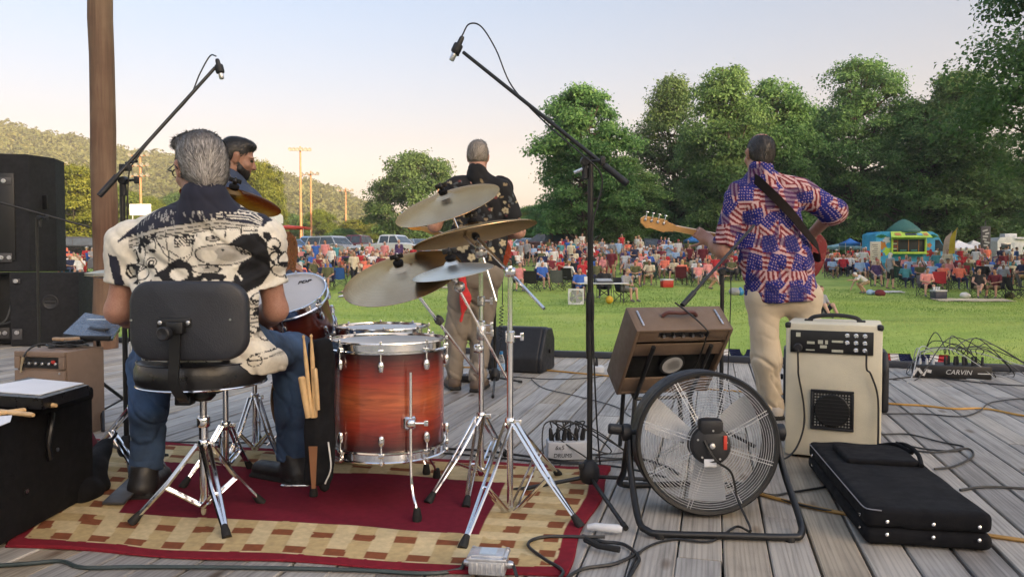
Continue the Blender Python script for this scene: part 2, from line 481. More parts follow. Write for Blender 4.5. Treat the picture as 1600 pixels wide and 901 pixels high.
# grass blades where one can tell them from the lawn
def grass_mesh(n=150000):
 u = nrs.rand(n); Y = 12.2 + (36 - 12.2) * u ** 1.5
 X = (nrs.rand(n) * 1760 - 880) / FPX * Y
 Z = gz(X, Y) - .004
 keep = np.ones(n, bool)
 hgt = (.022 + .034 * nrs.rand(n) ** 2) * (1 + .02 * (Y - 12)); a = nrs.rand(n) * 6.283; wd = (.007 + .006 * nrs.rand(n)) * (1 + .09 * (Y - 12))
 lean = .4 * hgt; b = nrs.rand(n) * 6.283
 base = np.stack([X, Y, Z],1); d = np.stack([np.cos(a), np.sin(a),0 * a],1) * wd[:, None] * .5
 tip = base + np.stack([np.cos(b) * lean, np.sin(b) * lean, hgt],1)
 V = np.stack([base - d, base + d, tip],1).reshape(-1,3); F = np.arange(3 * n).reshape(-1,3)
 tint = np.clip(.5 + .30 * vnoise(np.stack([X * .5, Y * .4,0 * X],1),3) + .42 * vnoise(np.stack([X * .11, Y * .42 + .1 * X,0 * X],1),13) + .3 * (nrs.rand(n) - .5),0,1)
 return V, F, tint
m, nt, bs, out = new_mat('grass_blade')
at = node(nt, 'ShaderNodeAttribute', attribute_name='Tint')
col = ramp(nt, at.outputs['Fac'],[(.1,(.13,.24,.04)),(.5,(.28,.41,.08)),(.9,(.43,.50,.16))])
nt.links.new(col, bs.inputs['Base Color']); bs.inputs['Roughness'].default_value = .6
tr = nt.nodes.new('ShaderNodeBsdfTranslucent'); nt.links.new(col, tr.inputs[0]); mx = nt.nodes.new('ShaderNodeMixShader'); mx.inputs[0].default_value = .4
nt.links.new(bs.outputs[0], mx.inputs[1]); nt.links.new(tr.outputs[0], mx.inputs[2]); nt.links.new(mx.outputs[0], out.inputs[0])
V, F, T = grass_mesh()
g = np_mesh('grass', V, F, m, None, False, face_cols=T); tag(g, 'short mown green grass blades on the park field', 'grass', kind='stuff')
# ================================================================ the wooden stage
TH = math.atan(314 / FPX)
DU = Vector((math.sin(TH), math.cos(TH),0)); DV = Vector((math.cos(TH),-math.sin(TH),0))   # along the boards / across
ab = lambda p: (p.dot(DV), p.dot(DU))
EDGE = ab(G(860,556))[1]
PITCHB = .1462
ph = ab(G(1130,860))[0] % PITCHB
DECK_M, nt, bs, out = new_mat('weathered_deck_wood')
tc = nt.nodes.new('ShaderNodeTexCoord')
at = node(nt, 'ShaderNodeVertexColor', layer_name='Col')
sep = nt.nodes.new('ShaderNodeSeparateColor'); nt.links.new(at.outputs[0], sep.inputs[0])
# board id shifts the grain so that no two boards match
off = node(nt, 'ShaderNodeVectorMath', operation='SCALE'); nt.links.new(at.outputs[0], off.inputs[0]); off.inputs['Scale'].default_value = 37.0
ad = node(nt, 'ShaderNodeVectorMath', operation='ADD'); nt.links.new(tc.outputs['Object'], ad.inputs[0]); nt.links.new(off.outputs[0], ad.inputs[1])
mp = node(nt, 'ShaderNodeMapping'); mp.inputs['Scale'].default_value = (14,.55,1); nt.links.new(ad.outputs[0], mp.inputs['Vector'])
gr = noise(nt,2.2,6,.62, mp.outputs[0],.8)
wv = node(nt, 'ShaderNodeTexWave', wave_type='BANDS', bands_direction='X', i_Scale=1.3, i_Distortion=9.0, i_Detail=2.5)
wv.inputs['Detail Scale'].default_value = .6; nt.links.new(mp.outputs[0], wv.inputs['Vector'])
blot = noise(nt,2.3,5,.6, ad.outputs[0])
base = ramp(nt, sep.outputs[0],[(0,(.25,.23,.215)),(.3,(.35,.335,.315)),(.62,(.42,.40,.375)),(.86,(.38,.32,.24)),(1,(.48,.455,.42))])
grain = ramp(nt, gr,[(.30,.48),(.52,.95),(.75,1.12)])
c = mix_rgb(nt,.85, base, grain, 'MULTIPLY')
rings = ramp(nt, wv.outputs['Fac'],[(.0,.72),(.45,1.0),(1,1.04)])
c = mix_rgb(nt,.7, c, rings, 'MULTIPLY')
c = mix_rgb(nt,.8, c, ramp(nt, blot,[(.3,(.60,.57,.54)),(.5,(.95,.94,.92)),(.7,(1.1,1.08,1.04))]), 'MULTIPLY')
vk = node(nt, 'ShaderNodeTexVoronoi', i_Scale=1.0, feature='F1')
mk = node(nt, 'ShaderNodeMapping'); mk.inputs['Scale'].default_value = (5.5,2.1,1); nt.links.new(ad.outputs[0], mk.inputs['Vector']); nt.links.new(mk.outputs[0], vk.inputs['Vector'])
c = mix_rgb(nt,1, c, ramp(nt, vk.outputs['Distance'],[(.0,(.22,.16,.12)),(.08,(.45,.37,.30)),(.15,(1,1,1))]), 'MULTIPLY')
nt.links.new(c, bs.inputs['Base Color'])
nt.links.new(ramp(nt, gr,[(.3,.62),(.7,.40)]), bs.inputs['Roughness'])
bp = node(nt, 'ShaderNodeBump', i_Strength=.5, i_Distance=.004); nt.links.new(gr, bp.inputs['Height']); nt.links.new(bp.outputs[0], bs.inputs['Normal'])
def deck():
 V, F, C = [],[],[]
 rr = random.Random(5)
 a = ph - PITCHB * 72
 top = 0.0
 while a < 10.5:
  gap = rr.choice([.004,.005,.006,.007,.009,.011]) if rr.random() > .08 else .016
  w_ = PITCHB - gap
  b = -4.2 - rr.random() * 3.5
  while b < EDGE - .02:
   L = rr.choice([3.0,3.6,4.2,4.8]); e = min(b + L - .004, EDGE)
   if EDGE - e < .5: e = EDGE
   cid = (rr.random(), rr.random(), rr.random())
   dz = rr.uniform(-.002,.002); sk = rr.uniform(-.0015,.0015)
   seg = 1
   x0, x1 = a + gap / 2, a + gap / 2 + w_
   r = .004
   pr = [(x0, top - .038),(x0, top - r),(x0 + r, top),(x1 - r, top),(x1, top - r),(x1, top - .038)]
   o = len(V)
   for bb in (b, e):
    for i,(px_, z_) in enumerate(pr):
     V.append(Vector((px_ + sk * (bb - b), bb, z_ + dz)))
     C.append(cid)
   for i in range(5): F.append((o + i, o + i + 1, o + 7 + i, o + 6 + i))
   F.append((o + 0, o + 5, o + 4, o + 1)); F.append((o + 1, o + 4, o + 3, o + 2))
   F.append((o + 6, o + 7, o + 10, o + 11)); F.append((o + 7, o + 8, o + 9, o + 10))
   b = e + .004 if e < EDGE else EDGE + 1
  a += PITCHB
 o = np_mesh('stage_floor',[tuple(v) for v in V], F, DECK_M, None, False, cols=C)
 o.rotation_euler = (0,0,-TH); o['kind'] = 'structure'
 return o
deck()
# joists and skirt below
b = MB()
for k in range(0,19):
 bb = EDGE - .06 - k * .6
 if bb < -6: continue
 c = DU * bb; b.box(c + Vector((0,0,-.14)),(22,.04,.19), Matrix.Rotation(-TH,3, 'Z'))
JO = b.build('stage_frame', M('dark_joist',(.05,.042,.035),.8), None); JO['kind'] = 'structure'
b = MB(); b.box(DU * (EDGE + .026) + Vector((0,0,-.42)),(22,.03,.80), Matrix.Rotation(-TH,3, 'Z'))
SK = b.build('stage_apron', M('apron_wood',(.16,.14,.12),.75, var=.3), None); SK['kind'] = 'structure'
# low dark kerb along the front edge
b = MB()
for k in range(8):
 a0 = -10.5 + k * 2.65
 b.box(DV * (a0 + 1.32) + DU * (EDGE - .03) + Vector((0,0,.032)),(2.64,.07,.06), Matrix.Rotation(-TH,3, 'Z'),.006)
KB = b.build('stage_kerb', M('kerb_blue_black',(.030,.034,.045),.5), None); KB['kind'] = 'structure'
# hills: far wooded ridge on the left, and an unseen one added behind the stage to shade the field
def ridge(name, ang_prof, y0, y1, back, mat, n=130):
 pxs = np.linspace(ang_prof[0][0], ang_prof[-1][0], n); top = np.interp(pxs,[p[0] for p in ang_prof],[p[1] for p in ang_prof])
 ts = np.linspace(0,1,24); V = []
 for t in ts:
  Y = y0 + (y1 - y0) * t
  for px_, ty in zip(pxs, top):
   zt = EYE + (410 - ty) / FPX * y1
   x = (px_ - 800) / FPX * Y
   V.append((x, Y,1.9 + (zt - 1.9) * float(sstep(0,1, t ** .9)) + 1.2 * math.sin(x * .05 + Y * .07)))
 for px_, ty in zip(pxs, top): V.append(((px_ - 800) / FPX * y1 * 1.2, y1 + back,0))
 k = len(ts) + 1; id_ = np.arange(k * n).reshape(k, n)
 F = np.stack([id_[:-1, :-1], id_[:-1,1:], id_[1:,1:], id_[1:, :-1]],-1).reshape(-1,4)
 o = np_mesh(name, V, F, mat); o['kind'] = 'structure'; return np.array(V), pxs
HILL_PROF = [(-1500,330),(-900,285),(-420,250),(-200,226),(0,218),(60,228),(140,242),(210,262),(270,266),(330,276),(400,292),(440,294),(480,302),(520,316),(560,332),(600,350),(650,368),(720,382),(820,390),(900,396)]
HILL_M = M('hill_soil',(.09,.095,.032),.9, var=.3, scale=.05)
HY0, HY1 = 230,520
ridge('far_hill', HILL_PROF, HY0, HY1,220, HILL_M)
hd = 600.0
b = MB(); cx = SUN_AZ * hd; tx = Vector((-SUN_AZ.y, SUN_AZ.x,0))
prof = []
for k in range(-18,19):
 hh = SHADE_H * (1 - .05 * math.sin(k * 1.7) ** 2) * (1 if abs(k) < 12 else max(.1,1 - (abs(k) - 11) / 8)); prof.append((k * 50.0, hh))
V, F = [],[]
for (t, h_) in prof:
 for (o_, f_) in ((-300,0),(-150,.4),(0,1),(120,.55),(300,0)): V.append(tuple(cx + tx * t + SUN_AZ * o_ + Vector((0,0,-1 + h_ * f_))))
for i in range(len(prof) - 1):
 for j in range(4): F.append((i * 5 + j, i * 5 + j + 1,(i + 1) * 5 + j + 1,(i + 1) * 5 + j))
b.add(V, F); SH = b.build('added_shade_hill', HILL_M, None); SH['kind'] = 'structure'  # unseen ridge, added to keep the low sun off stage and field
# warm evening air between the camera and the hill
if HAZE > 0:
 b = MB(); b.box((60,-100,84),(3200,3200,176)); m = bpy.data.materials.new('evening_air'); m.use_nodes = True; nt = m.node_tree; nt.nodes.clear()
 out = nt.nodes.new('ShaderNodeOutputMaterial'); pv = nt.nodes.new('ShaderNodeVolumePrincipled'); pv.inputs['Color'].default_value = (.93,.90,.86,1); pv.inputs['Density'].default_value = HAZE; pv.inputs['Anisotropy'].default_value = 0
 nt.links.new(pv.outputs[0], out.inputs['Volume']); hz_o = b.build('haze', m, None, world=False, smooth=False); hz_o['kind'] = 'stuff'; hz_o['label'] = 'thin evening haze'
 S.cycles.volume_bounces = 0
# ================================================================ trees
def leaf_mat(name, dark, mid, light, trans=.35):
 m, nt, bs, out = new_mat(name)
 at = node(nt, 'ShaderNodeAttribute', attribute_name='Tint')
 oi = nt.nodes.new('ShaderNodeObjectInfo')
 col = ramp(nt, at.outputs['Fac'],[(.05, dark),(.5, mid),(.95, light)])
 hv = node(nt, 'ShaderNodeHueSaturation'); nt.links.new(col, hv.inputs['Color'])
 mr = node(nt, 'ShaderNodeMapRange'); mr.inputs['To Min'].default_value = .490; mr.inputs['To Max'].default_value = .522
 nt.links.new(oi.outputs['Random'], mr.inputs[0]); nt.links.new(mr.outputs[0], hv.inputs['Hue'])
 nt.links.new(hv.outputs[0], bs.inputs['Base Color']); bs.inputs['Roughness'].default_value = .55; bs.inputs['Specular IOR Level'].default_value = .25
 tr = nt.nodes.new('ShaderNodeBsdfTranslucent'); nt.links.new(hv.outputs[0], tr.inputs[0])
 mx = nt.nodes.new('ShaderNodeMixShader'); mx.inputs[0].default_value = trans
 nt.links.new(bs.outputs[0], mx.inputs[1]); nt.links.new(tr.outputs[0], mx.inputs[2]); nt.links.new(mx.outputs[0], out.inputs[0])
 return m
L_OAK = leaf_mat('leaf_deep_green',(.064,.140,.046),(.132,.25,.080),(.24,.375,.125),.48)
L_LITE = leaf_mat('leaf_light_green',(.060,.115,.038),(.115,.195,.062),(.19,.27,.095),.45)
L_YEL = leaf_mat('leaf_yellow_green',(.085,.115,.014),(.165,.195,.026),(.26,.27,.040))
L_HILL = leaf_mat('leaf_far_wood',(.066,.082,.026),(.106,.122,.038),(.155,.160,.052),.25)
BARK = M('tree_bark',(.075,.060,.048),.9, var=.35, scale=3, bump=.6, bscale=14)
def leaves(pts, nrm, size, rs, tint, droop=.25):
 """one folded four-cornered leaf spray per point"""
 n = len(pts)
 a = rs.normal(size=(n,3)); ax = a - (a * nrm).sum(1)[:, None] * nrm * .6
 ax /= np.linalg.norm(ax, axis=1)[:, None] + 1e-9
 by = np.cross(nrm, ax); by /= np.linalg.norm(by, axis=1)[:, None] + 1e-9
 up = np.cross(ax, by)
 s = size * (.55 + .9 * rs.rand(n))
 L = ax * s[:, None]; Wd = by * (s * (.30 + .25 * rs.rand(n)))[:, None]
 dn = np.zeros((n,3)); dn[:,2] = -s * droop
 v0 = pts - L * .5; v2 = pts + L * .55 + dn; v1 = pts + Wd + up * (s * .12)[:, None]; v3 = pts - Wd + up * (s * .12)[:, None]
 V = np.stack([v0, v1, v2, v3],1).reshape(-1,3); F = np.arange(4 * n).reshape(-1,4)
 return V, F, tint
def tree_arrays(seed, height, rx, base_f, lobes, nleaf, size, top_p=1.0, fill=.35, lobe_r=(.16,.30)):
 """crown of many leafy boughs on the ends of limbs: returns leaf arrays and the limb ends"""
 rs = np.random.RandomState(seed)
 C, Rr = [],[]
 zb = height * base_f
 for i in range(lobes):
  u = (i + .5) / lobes
  z = zb + (height - zb) * (u ** .9)
  env = math.sin(math.pi * min(1,(.16 + .84 * u)) ** top_p) ** .62
  r = rx * env * (.35 + .65 * rs.rand() ** .5)
  a = i * 2.399 + rs.rand() * .9
  lr = height * rs.uniform(*lobe_r) * (.55 + .45 * env) * .62
  C.append((r * math.cos(a), r * math.sin(a), min(z, height - lr * .55))); Rr.append(lr)
 C = np.array(C); Rr = np.array(Rr)
 wgt = Rr ** 2; wgt /= wgt.sum()
 which = rs.choice(lobes, nleaf, p=wgt)
 d = rs.normal(size=(nleaf,3)); d /= np.linalg.norm(d, axis=1)[:, None]
 d[:,2] = np.where(d[:,2] < -.35,-d[:,2] * rs.rand(nleaf), d[:,2])
 rad = np.where(rs.rand(nleaf) < fill, rs.rand(nleaf) ** .5,.93 + .19 * rs.normal(size=nleaf))
 lump = 1 + .34 * vnoise(d * 2.6 + which[:, None] * 3.1, seed) + .16 * vnoise(d * 6.3 + which[:, None] * 1.7, seed + 1)
 pts = C[which] + d * (Rr[which] * rad * lump)[:, None] * np.array([1.12,1.12,.82])
 # gaps: thin the leaves out where a coarse noise is low
 g_ = vnoise(pts * (2.4 / (height * .22)), seed + 5)
 keep = g_ > -.22 - .42 * rs.rand(nleaf)
 pts, d, which = pts[keep], d[keep], which[keep]
 tint = np.clip(.46 + .28 * vnoise(pts * (3.2 / (height * .2)), seed + 9) + .13 * rs.normal(size=len(pts)) + .10 * rs.normal(size=lobes)[which],0,1)
 nrm = d * .75 + np.array([0,0,.55]) + .35 * rs.normal(size=d.shape); nrm /= np.linalg.norm(nrm, axis=1)[:, None]
 V, F, T = leaves(pts, nrm, size, rs, tint)
 return V, F, T, C, Rr
def tree(name, label, cat, loc, seed, height, rx, base_f=.16, lobes=34, nleaf=26000, size=.3, mat=None, group=None, top_p=1.0, fill=.35, lobe_r=(.16,.30), trunk_r=None, rotz=0.0):
 t = thing(name, label, cat, loc, rotz, group)
 V, F, T, C, Rr = tree_arrays(seed, height, rx, base_f, lobes, nleaf, size, top_p, fill, lobe_r)
 np_mesh('crown', V, F, mat, t, False, face_cols=T)
 b = MB(); r0 = trunk_r or height * .022; rr = random.Random(seed)
 spine = [Vector((rr.uniform(-.12,.12) * k, rr.uniform(-.12,.12) * k, height * .82 * k / 7 - (.2 if k == 0 else 0))) for k in range(8)]
 b.tube(spine,[r0 * 1.45] + [r0 * (1 - .12 * k) for k in range(1,8)],9)
 for i,(c, lr) in enumerate(zip(C, Rr)):
  c = Vector(c); h0 = max(height * base_f * .7, c.z - .45 * math.hypot(c.x, c.y) - lr * .3); k = min(6.5, max(.6, h0 / (height * .82) * 7))
  s0 = spine[int(k)].lerp(spine[int(k) + 1], k - int(k)); md = s0.lerp(c,.5) + Vector((0,0,-.06 * height * rr.random()))
  b.tube(curve_pts([s0, md, c],3),[r0 * .42 * (1 - j / 7.5) for j in range(7)],5)
 b.build('trunk', BARK, t, world=False)
 return t
def retree(src, label, loc, scale, rotz, group=None, mat=None):
 c = copy_tree(src); c.location = loc; c.rotation_euler = (0,0, rotz); c.scale = scale; c['label'] = label
 if group: c['group'] = group
 if mat:
  for k in kids(c):
   if k.name.startswith('crown'): k.material_slots[0].link = 'OBJECT'; k.material_slots[0].material = mat
 return c
def hgt(py, Y): return EYE + (410 - py) / FPX * Y      # height seen at that row
GT = 'tall shade trees behind the crowd'
def place(fn, px, Y, top, *a, **k):
 p = gpt(px, Y); return p, hgt(top, Y) - p.z
# the tall row behind the crowd
p, h_ = place(None,912,62,140); HA = h_; T1 = tree('shade_tree', 'dark green tree with a narrow uneven top at the left end of the tall row', 'tree', p,3, h_,3.6,.12,58,60000,.20, L_OAK, GT,1.05, lobe_r=(.09,.20))
p, h_ = place(None,1130,68,106); T2 = tree('shade_tree', 'tallest dark tree of the row, rising behind the bass guitar neck', 'tree', p,5, h_,3.2,.08,70,70000,.21, L_OAK, GT,1.0, lobe_r=(.085,.18))
p, h_ = place(None,1342,74,98); HB = h_; T3 = tree('shade_tree', 'broad dark tree with a domed double crown and sky holes, behind the food truck', 'tree', p,8, h_,5.6,.08,84,84000,.21, L_OAK, GT,.95, lobe_r=(.08,.17))
p, h_ = place(None,1050,80,128); T4 = tree('shade_tree', 'paler loose tree with light green leaves between the first two dark trees of the row', 'tree', p,12, h_,3.0,.12,52,46000,.22, L_LITE, GT,1.0, fill=.2, lobe_r=(.09,.19))
p, h_ = place(None,1208,70,104); retree(T2, 'dark tree with an upright feathery top just behind the balding bass player', p,(1.0,1.0, h_ / 19.3),2.1)
p, h_ = place(None,965,66,262); retree(T1, 'low spreading dark tree filling the gap behind the second boom microphone stand', p,(1.0,1.0,.62),1.3)
p, h_ = place(None,1270,76,196); retree(T4, 'half hidden shorter tree in the sky gap beside the domed double crown', p,(1.0,1.0,.78),4.0, mat=L_OAK)
p, h_ = place(None,1432,70,262); retree(T3, 'dark shaded tree directly right of the domed double crown', p,(.75,.75,.74),3.0)
p, h_ = place(None,1488,70,150); retree(T4, 'yellow green tree with a sunlit top between the dark row and the near right tree', p,(1.5,1.3,.92),1.0)
p, h_ = place(None,1548,80,232); retree(T3, 'drooping mid green tree over the white trailer', p,(.72,.72,.62),.7, mat=L_LITE)
p, h_ = place(None,1640,78,200); retree(T2, 'dark tree at the right edge behind the trailer', p,(1.15,1.15,.66),5.2)
# undergrowth trees closing the row down to the ground
GU = 'low dark trees closing the back of the field'
lows = [(870,90,318, L_OAK, 'low dark tree at the left foot of the row'),(1015,84,300, L_OAK, 'low dark tree under the paler loose tree'),(1095,82,290, L_OAK, 'low dark tree behind the bass headstock'),
  (1175,84,285, L_OAK, 'low dark tree behind the left shoulder of the flag shirt'),(1250,84,280, L_OAK, 'low dark tree behind the bent right arm in the flag shirt'),(1310,86,275, L_OAK, 'low dark tree left of the green dome on the truck'),
  (1385,86,270, L_OAK, 'low dark tree right behind the green dome of the truck'),(1455,84,270, L_OAK, 'low dark tree behind the yellow feather flag'),(1530,86,265, L_OAK, 'low dark tree behind the tall statue sign'),(1610,80,262, L_OAK, 'low dark tree behind the trailer roof')]
for i,(px, Y, top, mt, lb) in enumerate(lows):
 Y += 6 if px > 1300 else 0; p, h_ = place(None, px, Y, top); src = (T1, T3)[i % 2]; H0 = (HA, HB)[i % 2]
 retree(src, lb, p,((1.35,1.05)[i % 2],(1.35,1.05)[i % 2], h_ / H0), i * 1.9, GU, mt)
# the near tree on the right whose leaves hang into the frame
p = gpt(1790,31); tree('near_tree', 'big near tree at the right edge with fine hanging sprays against the sky', 'tree', p,21,17.0,5.6,.2,54,78000,.17, L_LITE, None,1.0, lobe_r=(.10,.20))
p = gpt(1715,46); tree('near_tree', 'light green leafy tree at the right edge below the big near tree', 'tree', p,22,10.5,3.1,.12,30,26000,.2, L_LITE, None,1.0)
# trees on the left half
p, h_ = place(None,655,105,244); TR = tree('round_tree', 'round grey green tree left of the singing guitarist', 'tree', p,31, h_,6.6,.1,40,46000,.27, L_LITE, None,.8, fill=.25)
p, h_ = place(None,115,100,262); TY = tree('sunlit_tree', 'bright yellow green tree between the speaker stack and the wooden post', 'tree', p,33, h_,3.9,.08,34,36000,.25, L_YEL, None,1.1)
GM = 'sunlit trees at the foot of the hill'
mids = [(45,130,285,.8, L_YEL, 'yellowish tree beside the top loudspeaker'),(180,140,295,.8, L_YEL, 'olive tree just right of the wooden post'),(235,135,310,.75, L_YEL, 'olive tree behind the light pole near the drummer'),
  (300,140,300,.8, L_LITE, 'green tree behind the grey head of the drummer'),(405,118,256,.8, L_YEL, 'tall yellow green tree right of the dark haired man'),(448,140,335,.8, L_LITE, 'low green tree behind the basketball backboard'),
  (500,145,330,.9, L_YEL, 'olive tree behind the two close light poles'),(560,150,345,.9, L_YEL, 'yellow green tree right of the lone light pole'),(600,145,352,.8, L_YEL, 'small yellow tree left of the round grey green tree'),
  (538,112,358,.6, L_OAK, 'dark bushy tree in front of the lone light pole'),(700,140,350,.9, L_YEL, 'yellow tree below the highest crash cymbal'),(760,150,345,.9, L_YEL, 'yellow tree behind the singing guitarist'),
  (830,140,325,.9, L_YEL, 'yellow lit tree at the left foot of the dark row'),(850,100,362,.8, L_OAK, 'dark shaded tree low behind the right elbow of the singing guitarist'),(-40,120,270,.9, L_YEL, 'sunlit tree at the left edge'),(150,115,338,.7, L_LITE, 'low green tree half behind the wooden post'),(640,135,356,.8, L_LITE, 'green tree behind the parked white car')]
HY, HR = hgt(262,100) - float(gz(0,100)), hgt(244,105) - float(gz(0,105))
for i,(px, Y, top, wd, mt, lb) in enumerate(mids):
 p, h_ = place(None, px, Y, top); s_ = (TR, TY)[i % 2]; k = h_ / (HR, HY)[i % 2]
 wx = (.75,1.25)[i % 2] * wd * max(.7, k) * Y / 110
 retree(s_, lb, p,(wx, wx, k), i * 2.2, GM, mt)
# shrubs that close the foot of the tall row
BU = tree('shrub', 'dark shrub', 'shrub',(0,0,0),44,4.2,2.9,.02,26,9000,.30, L_OAK, 'dark shrubs under the tall row',.7)
SHR = [(868,74, 'left of the tall row behind the wine red van'),(925,76, 'behind the tall boom stand'),(975,78, 'behind the teal car'),(1025,76, 'behind the dark car under the trees'),(1075,74, 'behind the blue canopy'),(1125,76, 'behind the left arm in the flag shirt'),(1180,74, 'behind the back in the flag shirt'),(1235,76, 'behind the leather guitar strap'),(1290,74, 'right of the flag shirt'),(1335,72, 'behind the flat blue canopy'),(1385,70, 'behind the left end of the food truck'),(1440,72, 'behind the cab of the food truck'),(1495,70, 'behind the feather flags'),(1545,72, 'behind the tall banner sign'),(1600,70, 'behind the trailer')]
for i,(px, Y, lb) in enumerate(SHR):
 Y += 10 if px > 1300 else 0
 p = gpt(px, Y)
 if i == 0: BU.location = p; BU['label'] = 'dark shrub ' + lb
 else: retree(BU, 'dark shrub ' + lb, p,(1.1 + .2 * (i % 3),1.1,.85 + .15 * (i % 4)), i * 1.3, 'dark shrubs under the tall row')
# the wooded hillside: one far mass
def forest():
 rs = np.random.RandomState(77); Vs, Fs, Ts = [],[],[]; o = 0
 n = 5600
 for i in range(n):
  px = rs.uniform(-420,880) if i < 4200 else rs.uniform(-1500,-420); t = rs.rand() ** .8; Y = HY0 + 4 + (HY1 - HY0) * t
  ty = np.interp(px,[q[0] for q in HILL_PROF],[q[1] for q in HILL_PROF]); zt = EYE + (410 - ty) / FPX * HY1
  x = (px - 800) / FPX * Y; z = 1.9 + (zt - 1.9) * float(sstep(0,1, t ** .9))
  r = rs.uniform(3.0,5.6); hh = r * rs.uniform(1.0,1.5); m_ = 64
  d = rs.normal(size=(m_,3)); d /= np.linalg.norm(d, axis=1)[:, None]; d[:,2] = np.abs(d[:,2]) * 1.1 - .12; d[:,1] = -np.abs(d[:,1]) * .9 + .1
  lump = 1 + .3 * vnoise(d * 2.2 + i * 1.37,4)
  pts = np.array([x, Y, z + hh * .35]) + d * lump[:, None] * np.array([r, r, hh])
  tint = np.clip(rs.normal(.5,.17) + .06 * rs.normal(size=m_),0,1)
  nr_ = d + .4 * rs.normal(size=d.shape); nr_ /= np.linalg.norm(nr_, axis=1)[:, None]
  V, F, T = leaves(pts, nr_,1.7, rs, tint)
  Vs.append(V); Fs.append(F + o); Ts.append(T); o += len(V)
 f = np_mesh('hillside_forest', np.concatenate(Vs), np.concatenate(Fs), L_HILL, None, False, face_cols=np.concatenate(Ts))
 tag(f, 'hazy olive woods covering the far hill', 'forest', kind='stuff')
forest()
# ================================================================ materials for the gear
BLK = M('black_paint',(.0065,.0065,.007),.45, var=.25)
BLKP = M('black_plastic',(.009,.0095,.012),.55, var=.2, bump=.25, bscale=300)
VINYL = M('black_vinyl',(.008,.008,.0095),.34, var=.2, bump=.25, bscale=60, spec=.6)
RUB = M('black_rubber',(.010,.010,.010),.75)
CHR = M('chrome',(.82,.82,.83),.13,1.0, var=.05, scale=30, rvar=.06)
STEEL = M('brushed_steel',(.55,.55,.56),.32,1.0, var=.12, scale=40)
FAB = M('black_fabric',(.0055,.0057,.0075),.9, var=.3, bump=.4, bscale=420, spec=.25)
CARPETBLK = M('black_carpet',(.010,.011,.014),.95, var=.25, bump=.5, bscale=300)
WHITEP = M('paper_white',(.72,.73,.76),.7, var=.04)
STICK = M('hickory_stick',(.56,.37,.18),.45, var=.18, scale=22)
CREAM = M('cream_tolex',(.62,.57,.43),.55, var=.13, scale=4, bump=.35, bscale=330)
BROWN = M('brown_tolex',(.145,.098,.066),.55, var=.1, bump=.35, bscale=330)
TAN = M('tan_tolex',(.22,.150,.105),.6, var=.08, bump=.35, bscale=330)
CABLE = M('black_cable',(.012,.012,.012),.5)
YCORD = M('orange_cord',(.50,.27,.05),.5, var=.12)
DKGREY = M('dark_grey',(.05,.05,.055),.5)
ALU = M('cast_aluminium',(.62,.63,.65),.42,.85, var=.15, scale=40, bump=.3, bscale=90)
GREYW = M('light_grey_plastic',(.55,.57,.60),.5, var=.05)
REDP = M('red_plastic',(.42,.03,.02),.45)
BLUEP = M('blue_plastic',(.03,.20,.45),.4)
def cable(name, label, pts, r=.004, mat=None, cat='cable', n=8, group=None, k=6):
 b = MB(); b.tube(curve_pts(pts, n), r, k); o = b.build(name, mat or CABLE, None, world=False); return tag(o, label, cat, group)
def gp(lst, z=.006): return [G(x, y, z) for x, y in lst]
